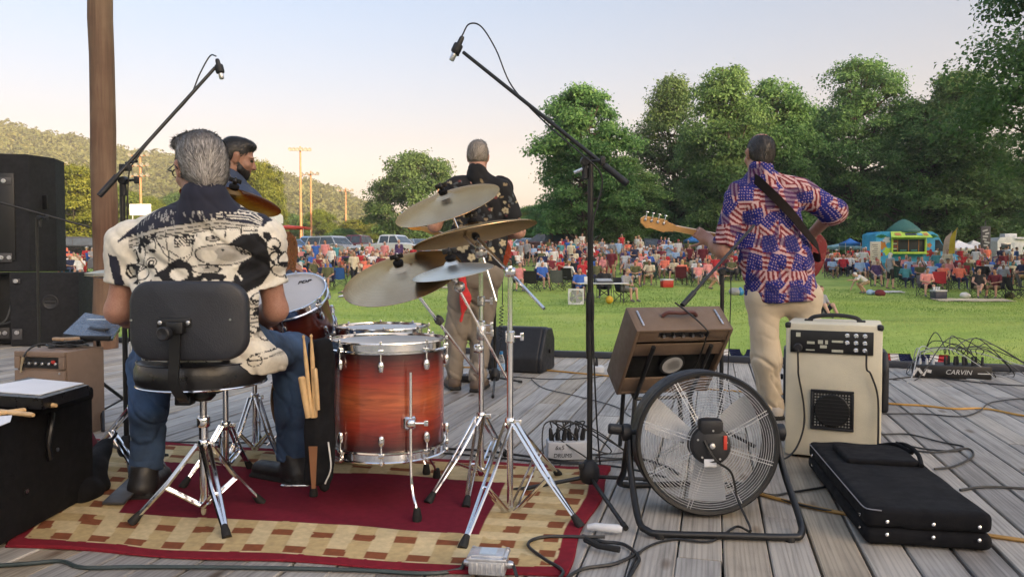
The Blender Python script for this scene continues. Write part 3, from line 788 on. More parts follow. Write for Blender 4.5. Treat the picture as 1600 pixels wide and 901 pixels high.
# ---------------------------------------------------------------- rug
def rug():
 FR, FL, BL, BR = G(880,905), G(8,856), G(150,688), G(957,735)
 Ul, Vl = 2.05,1.36
 nu, nv = 400,270
 uu, vv = np.meshgrid(np.linspace(0,1, nu), np.linspace(0,1, nv), indexing='xy'); u, v = uu.ravel(), vv.ravel()
 A = lambda p: np.array(p)
 X = ((1 - u) * (1 - v))[:, None] * A(FL) + (u * (1 - v))[:, None] * A(FR) + (u * v)[:, None] * A(BR) + ((1 - u) * v)[:, None] * A(BL)
 su, sv = u * Ul, v * Vl
 X[:,1] += .012 * np.sin(su * 7) * (1 - v) ** 6; X[:,0] += .012 * np.sin(sv * 8 + 1) * u ** 6
 X[:,2] = .010 + .004 * vnoise(np.stack([su * 5, sv * 5,0 * su],1),2) + .02 * np.exp(-(((u - .99) / .03) ** 2 + ((v - .97) / .06) ** 2)) + .007 * np.maximum(0, np.sin(su * 3 + sv * 9 + 1)) ** 8
 wob = .002 * vnoise(np.stack([su * 25, sv * 25,0 * su],1),5)
 e = np.minimum(np.minimum(su, Ul - su), np.minimum(sv, Vl - sv)) + wob
 horiz = np.minimum(sv, Vl - sv) < np.minimum(su, Ul - su)
 s_ = np.where(horiz, su, sv) + wob
 red = np.array(lin(128,36,48)); dred = np.array(lin(116,34,50)); cr = np.array(lin(210,190,148)); cr2 = np.array(lin(194,170,124)); br = np.array(lin(136,82,56))
 C = np.tile(dred,(len(u),1))
 r = np.floor((e - .055) / .072).astype(int); q = np.floor(s_ / .075).astype(int)
 band = (e > .055) & (r < 4)
 C[e <= .055] = red
 C[band] = np.where((q % 2 == 0)[band][:, None], cr, cr2)
 fr_ = (e - .055) / .072 - r
 br_m = band & (((r == 0) & (q % 2 == 0)) | ((r == 2) & (q % 2 == 1))) & (fr_ > .12) & (fr_ < .88)
 C[br_m] = br
 C *= (1 + .10 * vnoise(np.stack([su * 3, sv * 3,0 * su],1),9) + .10 * vnoise(np.stack([su * 60, sv * 60,0 * su],1),10))[:, None]
 id_ = np.arange(nu * nv).reshape(nv, nu)
 F = np.stack([id_[:-1, :-1], id_[:-1,1:], id_[1:,1:], id_[1:, :-1]],-1).reshape(-1,4)
 # a real edge: fold the rim down to the boards
 rim = np.concatenate([id_[0, :], id_[1:,-1], id_[-1,-2::-1], id_[-2:0:-1,0]])
 Rv = X[rim].copy(); Rv[:,2] = .0025; o = len(X); m = len(rim)
 Fr = np.array([(rim[i], o + i, o + (i + 1) % m, rim[(i + 1) % m]) for i in range(m)])
 ob = np_mesh('rug', np.concatenate([X, Rv]), np.concatenate([F, Fr]), MV('rug_pile',.97, bump=.8, bscale=500, spec=.1), None, True, cols=np.concatenate([C, C[rim] * .8]))
 tag(ob, 'burgundy area rug with a checked cream and brown border under the drum kit', 'rug')
rug()
# ---------------------------------------------------------------- stands
def foot(b, p, d, L=.05, r=.017):          # rubber foot on a leg end p, along d
 d = Vector(d).normalized(); b.tube([p - d * L, p - d * L * .5, p],[r * .65, r * .9, r],10)
def tripod(t, top, hub_z, base_z, feet, mat, mr, double=True, r=.006, slide_z=None, flat=True):
 """legs of a braced tripod under the thing t: each leg a part with its rubber foot as a sub-part"""
 x, y = top.x, top.y
 for f in feet:
  f = Vector(f); f.z = .012; b = MB()
  h = Vector((x, y, hub_z)); d = (f - h)
  side = Vector((-d.y, d.x,0)).normalized() * (.013 if double else 0)
  o = Vector((d.x, d.y,0)).normalized() * .022
  for sgn in ((1,-1) if double else (0,)):
   b.tube([h + o + side * sgn, h + d * .5 + side * sgn * .9, f - d.normalized() * .03 + side * sgn * .3], r,6)
  m = h + d * .55; l = Vector((x, y, base_z)) + o * .7
  for sgn in ((1,-1) if double else (0,)): b.tube([l + side * sgn, m + side * sgn * .8], r * .8,6)
  if double: b.tube([m + side, m - side], r * .8,6)
  leg = b.build('leg', mat, t)
  b = MB(); foot(b, f, d); b.build('rubber_foot', mr, leg)
 b = MB(); b.lathe([(.017,-.02),(.021,-.015),(.021,.015),(.017,.02)],(x, y, hub_z), n=14)
 b.box((x + .028, y, hub_z),(.03,.008,.02), bev=.002); b.build('leg_collar', mat, t)
 b = MB(); b.lathe([(.015,-.015),(.019,-.01),(.019,.01),(.015,.015)],(x, y, base_z), n=14); b.build('brace_collar', mat, t)
def clamp(b, p, r=.016, axis=(0,0,1), L=.04, wing=(1,0,0)):
 b.lathe([(r * .8,-L / 2),(r,-L * .4),(r, L * .4),(r * .8, L / 2)], p, axis,14)
 w_ = Vector(wing).normalized(); p = Vector(p)
 b.tube([p + w_ * r, p + w_ * (r + .022)],.005,8); b.box(p + w_ * (r + .026),(.014,.006,.03), bev=.002)
# ---------------------------------------------------------------- cymbals
def bronze(name, c1, c2, rough):
 m, nt, bs, out = new_mat(name)
 tc = nt.nodes.new('ShaderNodeTexCoord')
 sx = nt.nodes.new('ShaderNodeSeparateXYZ'); nt.links.new(tc.outputs['Object'], sx.inputs[0])
 ln = node(nt, 'ShaderNodeVectorMath', operation='LENGTH'); nt.links.new(tc.outputs['Object'], ln.inputs[0])
 wn = node(nt, 'ShaderNodeTexNoise', noise_dimensions='1D', i_Scale=1.0, i_Detail=3); ml = node(nt, 'ShaderNodeMath', operation='MULTIPLY'); ml.inputs[1].default_value = 320
 nt.links.new(ln.outputs['Value'], ml.inputs[0]); nt.links.new(ml.outputs[0], wn.inputs['W'])
 blot = noise(nt,7,4)
 c = ramp(nt, blot,[(.3, c1),(.7, c2)]); c = mix_rgb(nt,.35, c, ramp(nt, wn.outputs['Fac'],[(.3,(.45,.42,.36)),(.7,(1,1,1))]), 'MULTIPLY')
 nt.links.new(c, bs.inputs['Base Color']); bs.inputs['Metallic'].default_value = 1; bs.inputs['Roughness'].default_value = rough
 bs.inputs['Specular Tint'].default_value = (*[q * .55 for q in c2],1)
 bs.inputs['Anisotropic'].default_value = .5
 tg = node(nt, 'ShaderNodeTangent', direction_type='RADIAL', axis='Z'); nt.links.new(tg.outputs[0], bs.inputs['Tangent'])
 bp = node(nt, 'ShaderNodeBump', i_Strength=.05, i_Distance=.0005); nt.links.new(wn.outputs['Fac'], bp.inputs['Height']); nt.links.new(bp.outputs[0], bs.inputs['Normal'])
 return m
BZ1 = bronze('cymbal_bronze',(.62,.46,.29),(.78,.61,.41),.27)
BZ2 = bronze('cymbal_dark_bronze',(.22,.115,.045),(.36,.20,.08),.26)
BZ3 = bronze('cymbal_bright',(.88,.82,.68),(.94,.90,.82),.34)
def cymbal(name, label, px, py, Y, diam, ang, ratio, mat, under=False, cat='cymbal', flat=.030, nut=True):
 p = P(px, py, Y); wv = Vector(ray(px, py)).normalized()
 r = wv.cross(Vector((0,0,1))).normalized(); u = r.cross(wv).normalized(); a = R(ang)
 mn = -math.sin(a) * r + math.cos(a) * u
 n = (mn * math.sqrt(1 - ratio ** 2) + wv * (ratio if under else -ratio)).normalized()
 t = thing(name, label, cat); t.matrix_basis = Matrix.Translation(p) @ frame(n,(0,1,0)).to_4x4()
 Rr = diam / 2; br = Rr * .21; bh = .020
 prof = [(.004, bh),(br * .35, bh * .97),(br * .7, bh * .72),(br * .93, bh * .22),(br * 1.05,.002),(Rr * .4,-.004),(Rr * .6,-.010),(Rr * .8,-.010 - flat * .35),(Rr * .93,-.010 - flat * .62),(Rr,-.012 - flat * .8)]
 th = .0014
 b = MB(); b.lathe(prof + [(q, z - th) for q, z in reversed(prof)], n=72); b.build('plate', mat, t, world=False, angle=60)
 if nut:
  b = MB(); b.lathe([(.019, bh),(.021, bh + .004),(.021, bh + .012),(.018, bh + .016)], n=16); b.build('felt', FAB, t, world=False)
  b = MB(); b.lathe([(.007, bh + .014),(.010, bh + .018),(.010, bh + .034),(.006, bh + .038),(.004, bh + .048)], n=12)
  b.box((.015,0, bh + .034),(.024,.006,.020), bev=.003); b.box((-.015,0, bh + .034),(.024,.006,.020), bev=.003)
  b.build('wing_nut', BLK, t, world=False)
 return t, p, n
cyA, pA, nA = cymbal('crash_cymbal', 'dark bronze cymbal beside the grey head of the drummer, its face reflecting orange',364,301,3.2,.41,-11,.24, BZ2)
cyB, pB, nB = cymbal('crash_cymbal', 'highest cymbal of the kit, silvery crash in front of the back of the singing guitarist',695,308,3.35,.485,19,.235, BZ1)
cyC, pC, nC = cymbal('ride_cymbal', 'wide bronze ride cymbal seen from below, second from the top on the right',740,355,3.2,.535,12,.14, BZ1, under=True)
cyD, pD, nD = cymbal('crash_cymbal', 'large brown bronze crash cymbal tilted steeply toward the drummer over the floor tom',625,420,3.0,.485,16,.37, BZ1)
cyE, pE, nE = cymbal('splash_cymbal', 'small thin bright splash cymbal overlapping the large tilted crash',706,414,2.84,.312,10,.13, BZ3, flat=.02)
for s_ in (1,):
 hp = P(208,428,3.15)
 t = thing('hi_hat_cymbals', 'pair of hi hat cymbals mostly hidden behind the left elbow of the drummer', 'cymbal', hp)
 for sg in (1,-1):
  b = MB(); Rr = .178; prof = [(.004,.02),(.02,.018),(.035,.004),(.05,.0),(Rr * .7,-.008),(Rr,-.02)]
  b.lathe([(q, sg * z + sg * .024) for q, z in prof] + [(q, sg * z + sg * .024 - .0014) for q, z in reversed(prof)], n=64); b.build('plate', BZ3, t, world=False, angle=60)
def boom_stand(name, label, base, hub_z, base_z, feet, pole_top_z, tilter, cym, rod_end, mat=CHR):
 """chrome cymbal stand: tripod, pole in two stages, boom rod from the cymbal through the tilter"""
 t = thing(name, label, 'stand',(base.x, base.y,0))
 tripod(t, base, hub_z, base_z, feet, mat, RUB, True,.0065)
 b = MB(); mid = hub_z + (pole_top_z - hub_z) * .55
 b.tube([(base.x, base.y, base_z - .02),(base.x, base.y, mid)],.0125,14); b.build('lower_tube', mat, t)
 b = MB(); b.tube([(base.x, base.y, mid),(base.x, base.y, pole_top_z)],.0095,12); b.build('upper_tube', mat, t)
 b = MB(); clamp(b,(base.x, base.y, mid),.019, L=.045); clamp(b, tilter,.020,(1,0,0),.04,(0,-1,.2)); b.ball(tilter,.022)
 b.build('clamp', mat, t)
 b = MB(); b.tube([cym, rod_end],.0065,10); b.build('boom_rod', mat, t)
 b = MB(); c = Vector(cym); b.lathe([(.012,-.02),(.016,-.012),(.016,.0),(.010,.012)], c,(c - Vector(rod_end)),12); b.build('tilter', DKGREY, t)
 return t
# stand on the right: two near feet, one far foot
bA = P(797,803,2.86); bA.z = 0
zA = lambda py, Y=2.86: P(797, py, Y).z
SA = boom_stand('cymbal_stand', 'chrome boom cymbal stand nearest the fan, front feet on the checked rug border', bA, zA(660), zA(800),[G(908,828), G(722,862), G(873,745)], zA(415),
    P(797,425,2.86), P(742,368,3.12), P(850,482,2.75))
bB = P(752,742,3.22); bB.z = 0
SB = boom_stand('cymbal_stand', 'chrome double cymbal stand between the floor tom and the other boom stand', bB, P(752,650,3.22).z, P(752,735,3.22).z,[G(728,797), G(668,790), G(790,712)], P(752,392,3.22).z,
    P(748,545,3.22), pD - nD * .02, P(752,590,3.25))
b = MB(); pk = P(686,500,3.12); clamp(b, pk,.016,(1,0,-1),.04,(0,-1,0)); b.ball(pk,.020); b.build('clamp', DKGREY, SB)
b = MB(); b.tube([pE - nE * .02, P(716,450,2.86), P(793,592,2.98)],.005,8); b.build('boom_rod', CHR, SB)
b = MB(); b.tube([pE - nE * .03, pE - nE * .06],.012,10); b.ball(P(718,448,2.86),.022); clamp(b, P(752,520,3.2),.02,(0,0,1),.06); clamp(b, P(752,470,3.22),.017); b.build('tilter', STEEL, SB)
b = MB(); b.tube([pB - nB * .015, pB - nB * .10 + Vector((.03,0,-.06)), P(752,392,3.22), P(775,470,3.2)],.0065,10); b.build('boom_rod', CHR, SB)
b = MB(); b.ball(P(752,385,3.22),.024); clamp(b, P(752,395,3.22),.022,(1,0,0),.05,(0,-1,0)); b.build('clamp', STEEL, SB)
bC = G(399,716); SCs = boom_stand('cymbal_stand', 'chrome cymbal stand behind the throne, its pole rising behind the drummer', bC,.30,.06,[G(352,728), G(440,728), G(405,690)],1.10, Vector((bC.x, bC.y,1.10)), pA - nA * .02, Vector((bC.x + .04, bC.y + .1,.98)))
# hi-hat stand
hb = P(208,640,3.15); hb.z = 0
t = thing('hi_hat_stand', 'chrome hi hat stand behind the left leg of the drummer', 'stand', hb)
tripod(t, hb,.34,.10,[G(152,700), G(268,752), G(215,690)], CHR, RUB, True,.007)
b = MB(); b.tube([(hb.x, hb.y,.03),(hb.x, hb.y,.62)],.0125,12); b.tube([(hb.x, hb.y,.62),(hb.x, hb.y, hp.z + .10)],.006,10); b.build('pole', CHR, t)
b = MB(); b.box((hb.x + .05, hb.y - .14,.045),(.085,.26,.012), Matrix.Rotation(.18,3, 'X'),.004); b.box((hb.x + .05, hb.y - .02,.015),(.09,.05,.02), bev=.004); b.build('pedal', DKGREY, t)
# ---------------------------------------------------------------- drums
def burst(name, axis_h, lo, hi, edge):
 """cherry burst lacquer over figured wood: dark at the bearing edges, glowing in the middle"""
 m, nt, bs, out = new_mat(name)
 tc = nt.nodes.new('ShaderNodeTexCoord'); sx = nt.nodes.new('ShaderNodeSeparateXYZ'); nt.links.new(tc.outputs['Object'], sx.inputs[0])
 dv = node(nt, 'ShaderNodeMath', operation='DIVIDE'); nt.links.new(sx.outputs['Z'], dv.inputs[0]); dv.inputs[1].default_value = axis_h
 mp = node(nt, 'ShaderNodeMapping'); mp.inputs['Scale'].default_value = (3,3,34); nt.links.new(tc.outputs['Object'], mp.inputs['Vector'])
 gr = noise(nt,1.6,6,.6, mp.outputs[0],1.2)
 base = ramp(nt, dv.outputs[0],[(0, edge),(.10, edge),(.30, lo),(.52, hi),(.70, lo),(.90, edge),(1, edge)])
 c = mix_rgb(nt,.8, base, ramp(nt, gr,[(.32,(.45,.40,.36)),(.55,(.95,.95,.95)),(.7,(1.2,1.2,1.2))]), 'MULTIPLY')
 nt.links.new(c, bs.inputs['Base Color']); bs.inputs['Roughness'].default_value = .32
 bs.inputs['Coat Weight'].default_value = .9; bs.inputs['Coat Roughness'].default_value = .05
 return m
def drumhead(name, rgb):
 return M(name, rgb,.55, var=.06, scale=5)
HEADW = drumhead('drum_head_white',(.60,.61,.63)); HEADG = drumhead('drum_head_coated',(.44,.45,.48))
def drum(name, label, c, radius, height, axis, shell, head, lugs=8, a0=0.0, hoop=CHR, bottom=True):
 t = thing(name, label, 'drum'); t.matrix_basis = Matrix.Translation(c) @ frame(axis,(0,1,0)).to_4x4()
 b = MB(); b.lathe([(radius,.012),(radius, height - .012)], n=72)
 V = b; V.lathe([(radius - .006, height - .012),(radius - .006,.012)], n=72); V.build('shell', shell, t, world=False)
 for z, s in ((height,1),(0,-1)):
  if s < 0 and not bottom: continue
  h = MB(); q = lambda dz: z + s * dz
  h.lathe([(radius + .004, q(-.030)),(radius + .013, q(-.030)),(radius + .014, q(-.024)),(radius + .009, q(-.020)),(radius + .009, q(.004)),(radius + .013, q(.008)),(radius + .012, q(.012)),(radius + .005, q(.012)),(radius + .003, q(.004)),(radius + .003, q(-.03))], n=72)
  h.build('hoop', hoop, t, world=False)
  h = MB(); h.lathe([(0, q(.001)),(radius * .5, q(.001)),(radius + .004, q(.0)),(radius + .004, q(-.010))], n=72); h.build('drum_head', head, t, world=False)
 for i in range(lugs):
  a = a0 + 2 * math.pi * i / lugs; d = Vector((math.cos(a), math.sin(a),0)); sd = Vector((-d.y, d.x,0)); rot = Matrix((sd, d, Vector((0,0,1)))).transposed()
  for z, s in ((height,1),(0,-1)):
   if s < 0 and not bottom: continue
   g = MB(); pz = z - s * .075
   g.lathe([(0,-.022),(.009,-.018),(.013,-.006),(.013,.006),(.009,.018),(0,.022)], d * (radius + .010) + Vector((0,0, pz)),(0,0,1),12)
   g.tube([d * radius + Vector((0,0, pz)), d * (radius + .012) + Vector((0,0, pz))],.009,10)
   g.tube([d * (radius + .013) + Vector((0,0, pz)), d * (radius + .013) + Vector((0,0, z - s * .004))],.0035,8)
   g.box(d * (radius + .013) + Vector((0,0, z - s * .02)),(.022,.012,.018), rot,.003); g.box(d * (radius + .013) + Vector((0,0, z + s * .012)),(.009,.009,.016), rot,.002)
   g.build('lug', CHR, t, world=False)
 return t
SH1 = burst('cherry_burst',.42,(.30,.034,.016),(.48,.118,.040),(.050,.006,.006))
ftc = P(608,640,3.0); ftc.z = .215
FT = drum('floor_tom', 'cherry burst floor tom on chrome legs at the front of the kit', ftc,.218,.425,(0,0,1), SH1, HEADW,8, R(-90 + 2))
def tom_leg(t, a, c, radius, ztop, foot_out=.06):
 d = Vector((math.cos(a), math.sin(a),0)); p = Vector(c) + d * (radius + .03); p.z = 0
 b = MB(); b.tube(curve_pts([p + Vector((0,0, ztop)), p + Vector((0,0,.16)), p + d * foot_out * .8 + Vector((0,0,.06)), p + d * foot_out + Vector((0,0,.02))],5),.0055,8)
 leg = b.build('leg', CHR, t)
 b = MB(); b.tube([p + d * foot_out + Vector((0,0,.055)), p + d * foot_out + Vector((0,0,.02)), p + d * foot_out + Vector((0,0,.003))],[.012,.018,.015],12); b.build('rubber_foot', RUB, leg)
 b = MB(); q = p + Vector((0,0, ztop - .19)); q2 = q - d * .03
 b.lathe([(.022,-.024),(.027,-.018),(.027,.018),(.022,.024)], q2 + d * .008,(0,0,1),10); b.ball(q,.020); b.tube([q, q + Vector((.05,0,0))],.005,8); b.box(q + Vector((.056,0,0)),(.016,.01,.022), bev=.003); b.build('leg_bracket', CHR, leg)
tom_leg(FT, R(-62), ftc,.218,.545); tom_leg(FT, R(178), ftc,.218,.5); tom_leg(FT, R(58), ftc,.218,.5)
SH2 = burst('cherry_burst_dark',.40,(.10,.016,.010),(.16,.03,.014),(.03,.005,.004))
f2 = P(597,512,3.52); f2.z -= .40
F2 = drum('floor_tom', 'second floor tom half hidden behind the cherry burst floor tom, its pale head showing', f2,.205,.40,(0,0,1), SH2, HEADW,8,.2)
for a in (R(200), R(320), R(80)): tom_leg(F2, a, f2,.205, f2.z + .25)
# rack tom tilted to the drummer
tc_ = P(451,460,3.42); ax = Vector((-.10,-.50,.86)).normalized()
RT = drum('rack_tom', 'tilted rack tom with a grey head and dark red shell beside the drummer', tc_ - ax * .23,.162,.23, ax, burst('rack_burst',.23,(.10,.016,.010),(.16,.03,.014),(.03,.005,.004)), HEADG,6,.5)
def text_obj(name, txt, size, mat, parent, loc, rot, extrude=.0006, shear=0.0, bold=0.0):
 cu = bpy.data.curves.new(name, 'FONT'); cu.body = txt; cu.size = size; cu.extrude = extrude; cu.align_x = 'CENTER'; cu.align_y = 'CENTER'; cu.shear = shear; cu.offset = bold; cu.resolution_u = 3
 tmp = bpy.data.objects.new(name, cu); COL.objects.link(tmp); bpy.context.view_layer.update()
 me = bpy.data.meshes.new_from_object(tmp.evaluated_get(bpy.context.evaluated_depsgraph_get())); bpy.data.objects.remove(tmp)
 me.materials.clear(); me.materials.append(mat); o = bpy.data.objects.new(name, me); COL.objects.link(o)
 o.parent = parent; o.matrix_basis = Matrix.Translation(loc) @ rot.to_4x4(); return o
LETBLK = M('ink_black',(.012,.012,.013),.6); LETWHT = M('ink_white',(.52,.52,.51),.5)
text_obj('lettering', 'PDP',.034, LETBLK, RT, Vector((.055,.095,.2325)), Matrix.Rotation(R(8),3, 'Z'),.0005,.2,.001)
# bass drum lying on its side, batter hoop of bare wood toward the drummer
bdc = P(512,648,3.50); bdc.z = .30
BD = drum('bass_drum', 'dark red bass drum with a wooden hoop behind the right leg of the drummer', bdc,.275,.42, Vector((.22,1,0)).normalized(), SH2, HEADG,8,.3, hoop=M('maple_hoop',(.30,.17,.08),.4, var=.2))
for sx_ in (-1,1):
 b = MB(); b.tube([bdc + Vector((sx_ * .24,.3,-.14)), bdc + Vector((sx_ * .40,.36,-.29))],.006,8); b.build('spur', CHR, BD)
# its pedal
t = thing('bass_pedal', 'black bass drum pedal under the right boot of the drummer', 'pedal', G(470,765))
q = G(468,757); b = MB(); b.box(q + Vector((0,.10,.03)),(.10,.30,.010), Matrix.Rotation(.13,3, 'X'),.004); b.build('footboard', DKGREY, t)
b = MB(); b.box(q + Vector((0,-.04,.012)),(.12,.07,.02), bev=.004); b.build('heel_plate', CHR, t); b = MB(); b.box(q + Vector((0,.30,.012)),(.18,.06,.02), bev=.004); b.tube([q + Vector((-.08,.30,0)), q + Vector((-.08,.30,.22)), q + Vector((.08,.30,.22)), q + Vector((.08,.30,0))],.008,8); b.build('pedal_frame', CHR, t)
# snare drum on its stand in front of the drummer
sn = G(352,730); sn.y = 3.28; sn.x = P(352,600,3.28).x
SD = drum('snare_drum', 'snare drum hidden in front of the drummer, above its chrome basket stand', Vector((sn.x, sn.y,.53)),.172,.13, Vector((0,-.08,1)).normalized(), STEEL, HEADG,6,.2)
t = thing('snare_stand', 'chrome snare stand seen under the round throne seat', 'stand',(sn.x, sn.y,0))
tripod(t, sn,.24,.07,[G(284,766), G(392,735), G(345,700)], CHR, RUB, True,.0065)
b = MB(); b.tube([(sn.x, sn.y,.05),(sn.x, sn.y,.42)],.0125,12); b.build('pole', CHR, t)
b = MB()
for k in range(3):
 a = R(90 + 120 * k); d = Vector((math.cos(a), math.sin(a),0)); c0 = Vector((sn.x, sn.y,.42)); b.tube([c0, c0 + d * .14 + Vector((0,0,.05)), c0 + d * .185 + Vector((0,0,.10))],.006,6)
b.build('basket', CHR, t)
# ---------------------------------------------------------------- drum throne
bt = P(320,805,2.79); bt.z = 0
TH_ = thing('drum_throne', 'black drum throne with a backrest and chrome tripod on the rug', 'stool', bt)
tripod(TH_, bt,.275,.05,[G(205,822), G(355,845), G(410,790)], CHR, RUB, True,.0085)
b = MB(); b.tube([(bt.x, bt.y,.012),(bt.x, bt.y,.36)],.0165,16); b.build('lower_tube', CHR, TH_)
b = MB(); b.tube([(bt.x, bt.y,.34),(bt.x, bt.y,.48)],.0125,14); b.build('upper_tube', STEEL, TH_)
b = MB(); b.lathe([(.02,-.02),(.024,-.015),(.024,.015),(.02,.02)],(bt.x, bt.y,.36), n=14); b.build('height_collar', CHR, TH_)
b = MB(); b.lathe([(0,.500),(.205,.502),(.224,.512),(.231,.535),(.231,.565),(.222,.590),(.20,.602),(.12,.604),(0,.598)],(bt.x, bt.y,0), n=72); ST = b.build('seat', VINYL, TH_)
b = MB(); b.ring((bt.x, bt.y,.508),(0,0,1),.2255,.0035,72,6); b.build('chrome_trim', CHR, ST)
b = MB(); b.ring((bt.x, bt.y,.592),(0,0,1),.2225,.003,72,6); b.build('piping', VINYL, ST)
b = MB(); b.box((bt.x, bt.y,.486),(.19,.19,.012), bev=.004); b.lathe([(.03,.44),(.045,.455),(.045,.48)],(bt.x, bt.y,0), n=16)
b.box((bt.x - .045, bt.y - .05,.455),(.06,.05,.045), bev=.006)
for sx_ in (-1,1): b.lathe([(.008,0),(.008,.004)],(bt.x + sx_ * .05, bt.y - .098,.486),(0,-1,0),8)
b.build('seat_plate', BLK, TH_)
def backrest():
 cY = 2.475; c = P(287,502, cY)
 hw, hh, rr_ = .196,.132,.075
 pts = []
 for (cx_, cz_, a0_) in ((hw - rr_, hh - rr_,0),(-hw + rr_, hh - rr_,90),(-hw + rr_,-hh + rr_,180),(hw - rr_,-hh + rr_,270)):
  for k in range(9): a = R(a0_ + 90 * k / 8); pts.append((cx_ + rr_ * math.cos(a), cz_ + rr_ * math.sin(a)))
 n = len(pts); V, F = [],[]
 lay = [(0,.0,.0),(.35,0,.0),(.7,0,0),(.93,0,.0),(.985,.004,0),(1.0,.012,0),(1.0,.034,0),(.97,.046,0),(.9,.052,0),(.0,.056,0)]
 for (k, dy, _) in lay:
  for (x, z) in pts:
   xx = x * k; zz = z * k
   V.append((c.x + xx, c.y + dy + .75 * xx * xx - .006 * (1 - k), c.z + zz))
 for i in range(len(lay) - 1):
  for j in range(n): F.append((i * n + j, i * n + (j + 1) % n,(i + 1) * n + (j + 1) % n,(i + 1) * n + j))
 b = MB(); b.add(V, F); o = b.build('backrest', M('backrest_plastic',(.017,.019,.026),.5, var=.18, bump=.3, bscale=220), TH_, angle=50)
 # bracket plate, upright bar, knob, screws
 b = MB(); q = P(272,504, cY - .006); b.box(q,(.112,.012,.030), bev=.005); b.build('bracket_plate', BLK, TH_)
 b = MB()
 for px in (250,294): b.lathe([(.007,0),(.007,.003),(.003,.005)], P(px,504, cY - .013),(0,-1,0),10)
 for px, py in ((205,500),(360,499)): b.lathe([(.004,0),(.004,.003)], P(px, py, cY + .014),(0,-1,0),8)
 b.build('screw', STEEL, TH_)
 b = MB(); A0 = P(274,512, cY - .02); A1 = P(272,600, cY - .005)
 arc = curve_pts([A0, A0.lerp(A1,.5), A1, Vector((A1.x + .01, A1.y + .05,.487)), Vector((bt.x - .03, bt.y - .1,.476))],7)
 w_ = .017; V, F = [],[]
 for i, p in enumerate(arc):
  tg = (arc[min(i + 1, len(arc) - 1)] - arc[max(i - 1,0)]).normalized(); nn = Vector((1,0,0)).cross(tg).normalized() * .004
  V += [p + Vector((-w_,0,0)) + nn, p + Vector((w_,0,0)) + nn, p + Vector((w_,0,0)) - nn, p + Vector((-w_,0,0)) - nn]
 for i in range(len(arc) - 1):
  for j in range(4): F.append((i * 4 + j, i * 4 + (j + 1) % 4, i * 4 + 4 + (j + 1) % 4, i * 4 + 4 + j))
 F += [(3,2,1,0), tuple(len(V) - 4 + j for j in range(4))]
 b.add(V, F); b.box(A0 + Vector((0,.004,0)),(.055,.03,.04), bev=.006); b.build('upright_bar', BLK, TH_)
 b = MB(); b.lathe([(.010,0),(.010,.012),(.022,.014),(.023,.034),(.019,.038),(.012,.036),(0,.034)], P(264,520, cY - .03),(-.15,-1,0),20); b.build('knob', BLKP, TH_)
backrest()
# ---------------------------------------------------------------- stick bag and sticks
def stick(b, p0, p1, r=.0072):
 p0, p1 = Vector(p0), Vector(p1); d = p1 - p0; L = d.length
 b.tube([p0, p0 + d * (.004 / L), p0 + d * .06, p0 + d * .72, p0 + d * .93, p0 + d * .955, p0 + d * .98, p1],[r * .6, r * .95, r, r, r * .55, r * .5, r * .8, r * .3],10)
t = thing('stick_bag', 'black drumstick bag hanging open on the left side of the floor tom', 'bag', P(492,640,2.76))
prims = [rbox(P(500,640,2.80),(.042,.020,.26),.018, k=.02), rbox(P(487,675,2.765),(.028,.016,.20),.014, k=.02), cone(P(505,545,2.80), P(507,760,2.79),.035,.018, k=.03), cone(P(515,560,2.82), P(512,720,2.80),.02,.012, k=.03)]
solid('bag_body', prims,.006, FAB, t, disp=folds(.006,(14,14,7),4))
b = MB(); b.prism([(-.016,0),(.016,0),(.008,-.155),(-.006,-.155)], P(489,697,2.735),(1,0,0),(0,0,1),(0,1,0),.003); b.build('brown_pocket', M('brown_leather',(.20,.085,.035),.6), t)
b = MB(); b.tube(curve_pts([P(505,545,2.8), P(510,525,2.86), P(524,522,2.88)],5),.004,6); b.build('hook', BLK, t)
b = MB(); b.tube(curve_pts([P(513,690,2.76), P(517,730,2.75), P(508,755,2.76)],5),.003,6); b.build('cord', M('white_cord',(.6,.6,.58),.6), t)
for i,(a, bq, r, lb) in enumerate([((487,652),(474,523),.0075, 'thin drumstick in the bag, leftmost tip'),((493,652),(486,522),.008, 'taller drumstick in the bag, right of the leftmost tip'),((482,652),(471,588),.013, 'thick stick with a round pale butt in the bag'),((490,652),(478,590),.010, 'thick stick in the middle of the bag'),((497,640),(492,575),.009, 'short stick at the right side of the bag')]):
 b = MB(); Y = 2.735 + .006 * (i % 2)
 if i < 2: stick(b, P(*a, Y), P(*bq, Y), r)
 else:
  p0, p1 = P(*a, Y), P(*bq, Y); b.tube([p0, p0.lerp(p1,.5), p1.lerp(p0,.03), p1],[r * .85, r, r, r * .7],12)
 o = b.build('drumstick', STICK, None, world=False); tag(o, lb + ' on the floor tom', 'drumstick', 'sticks in the stick bag')
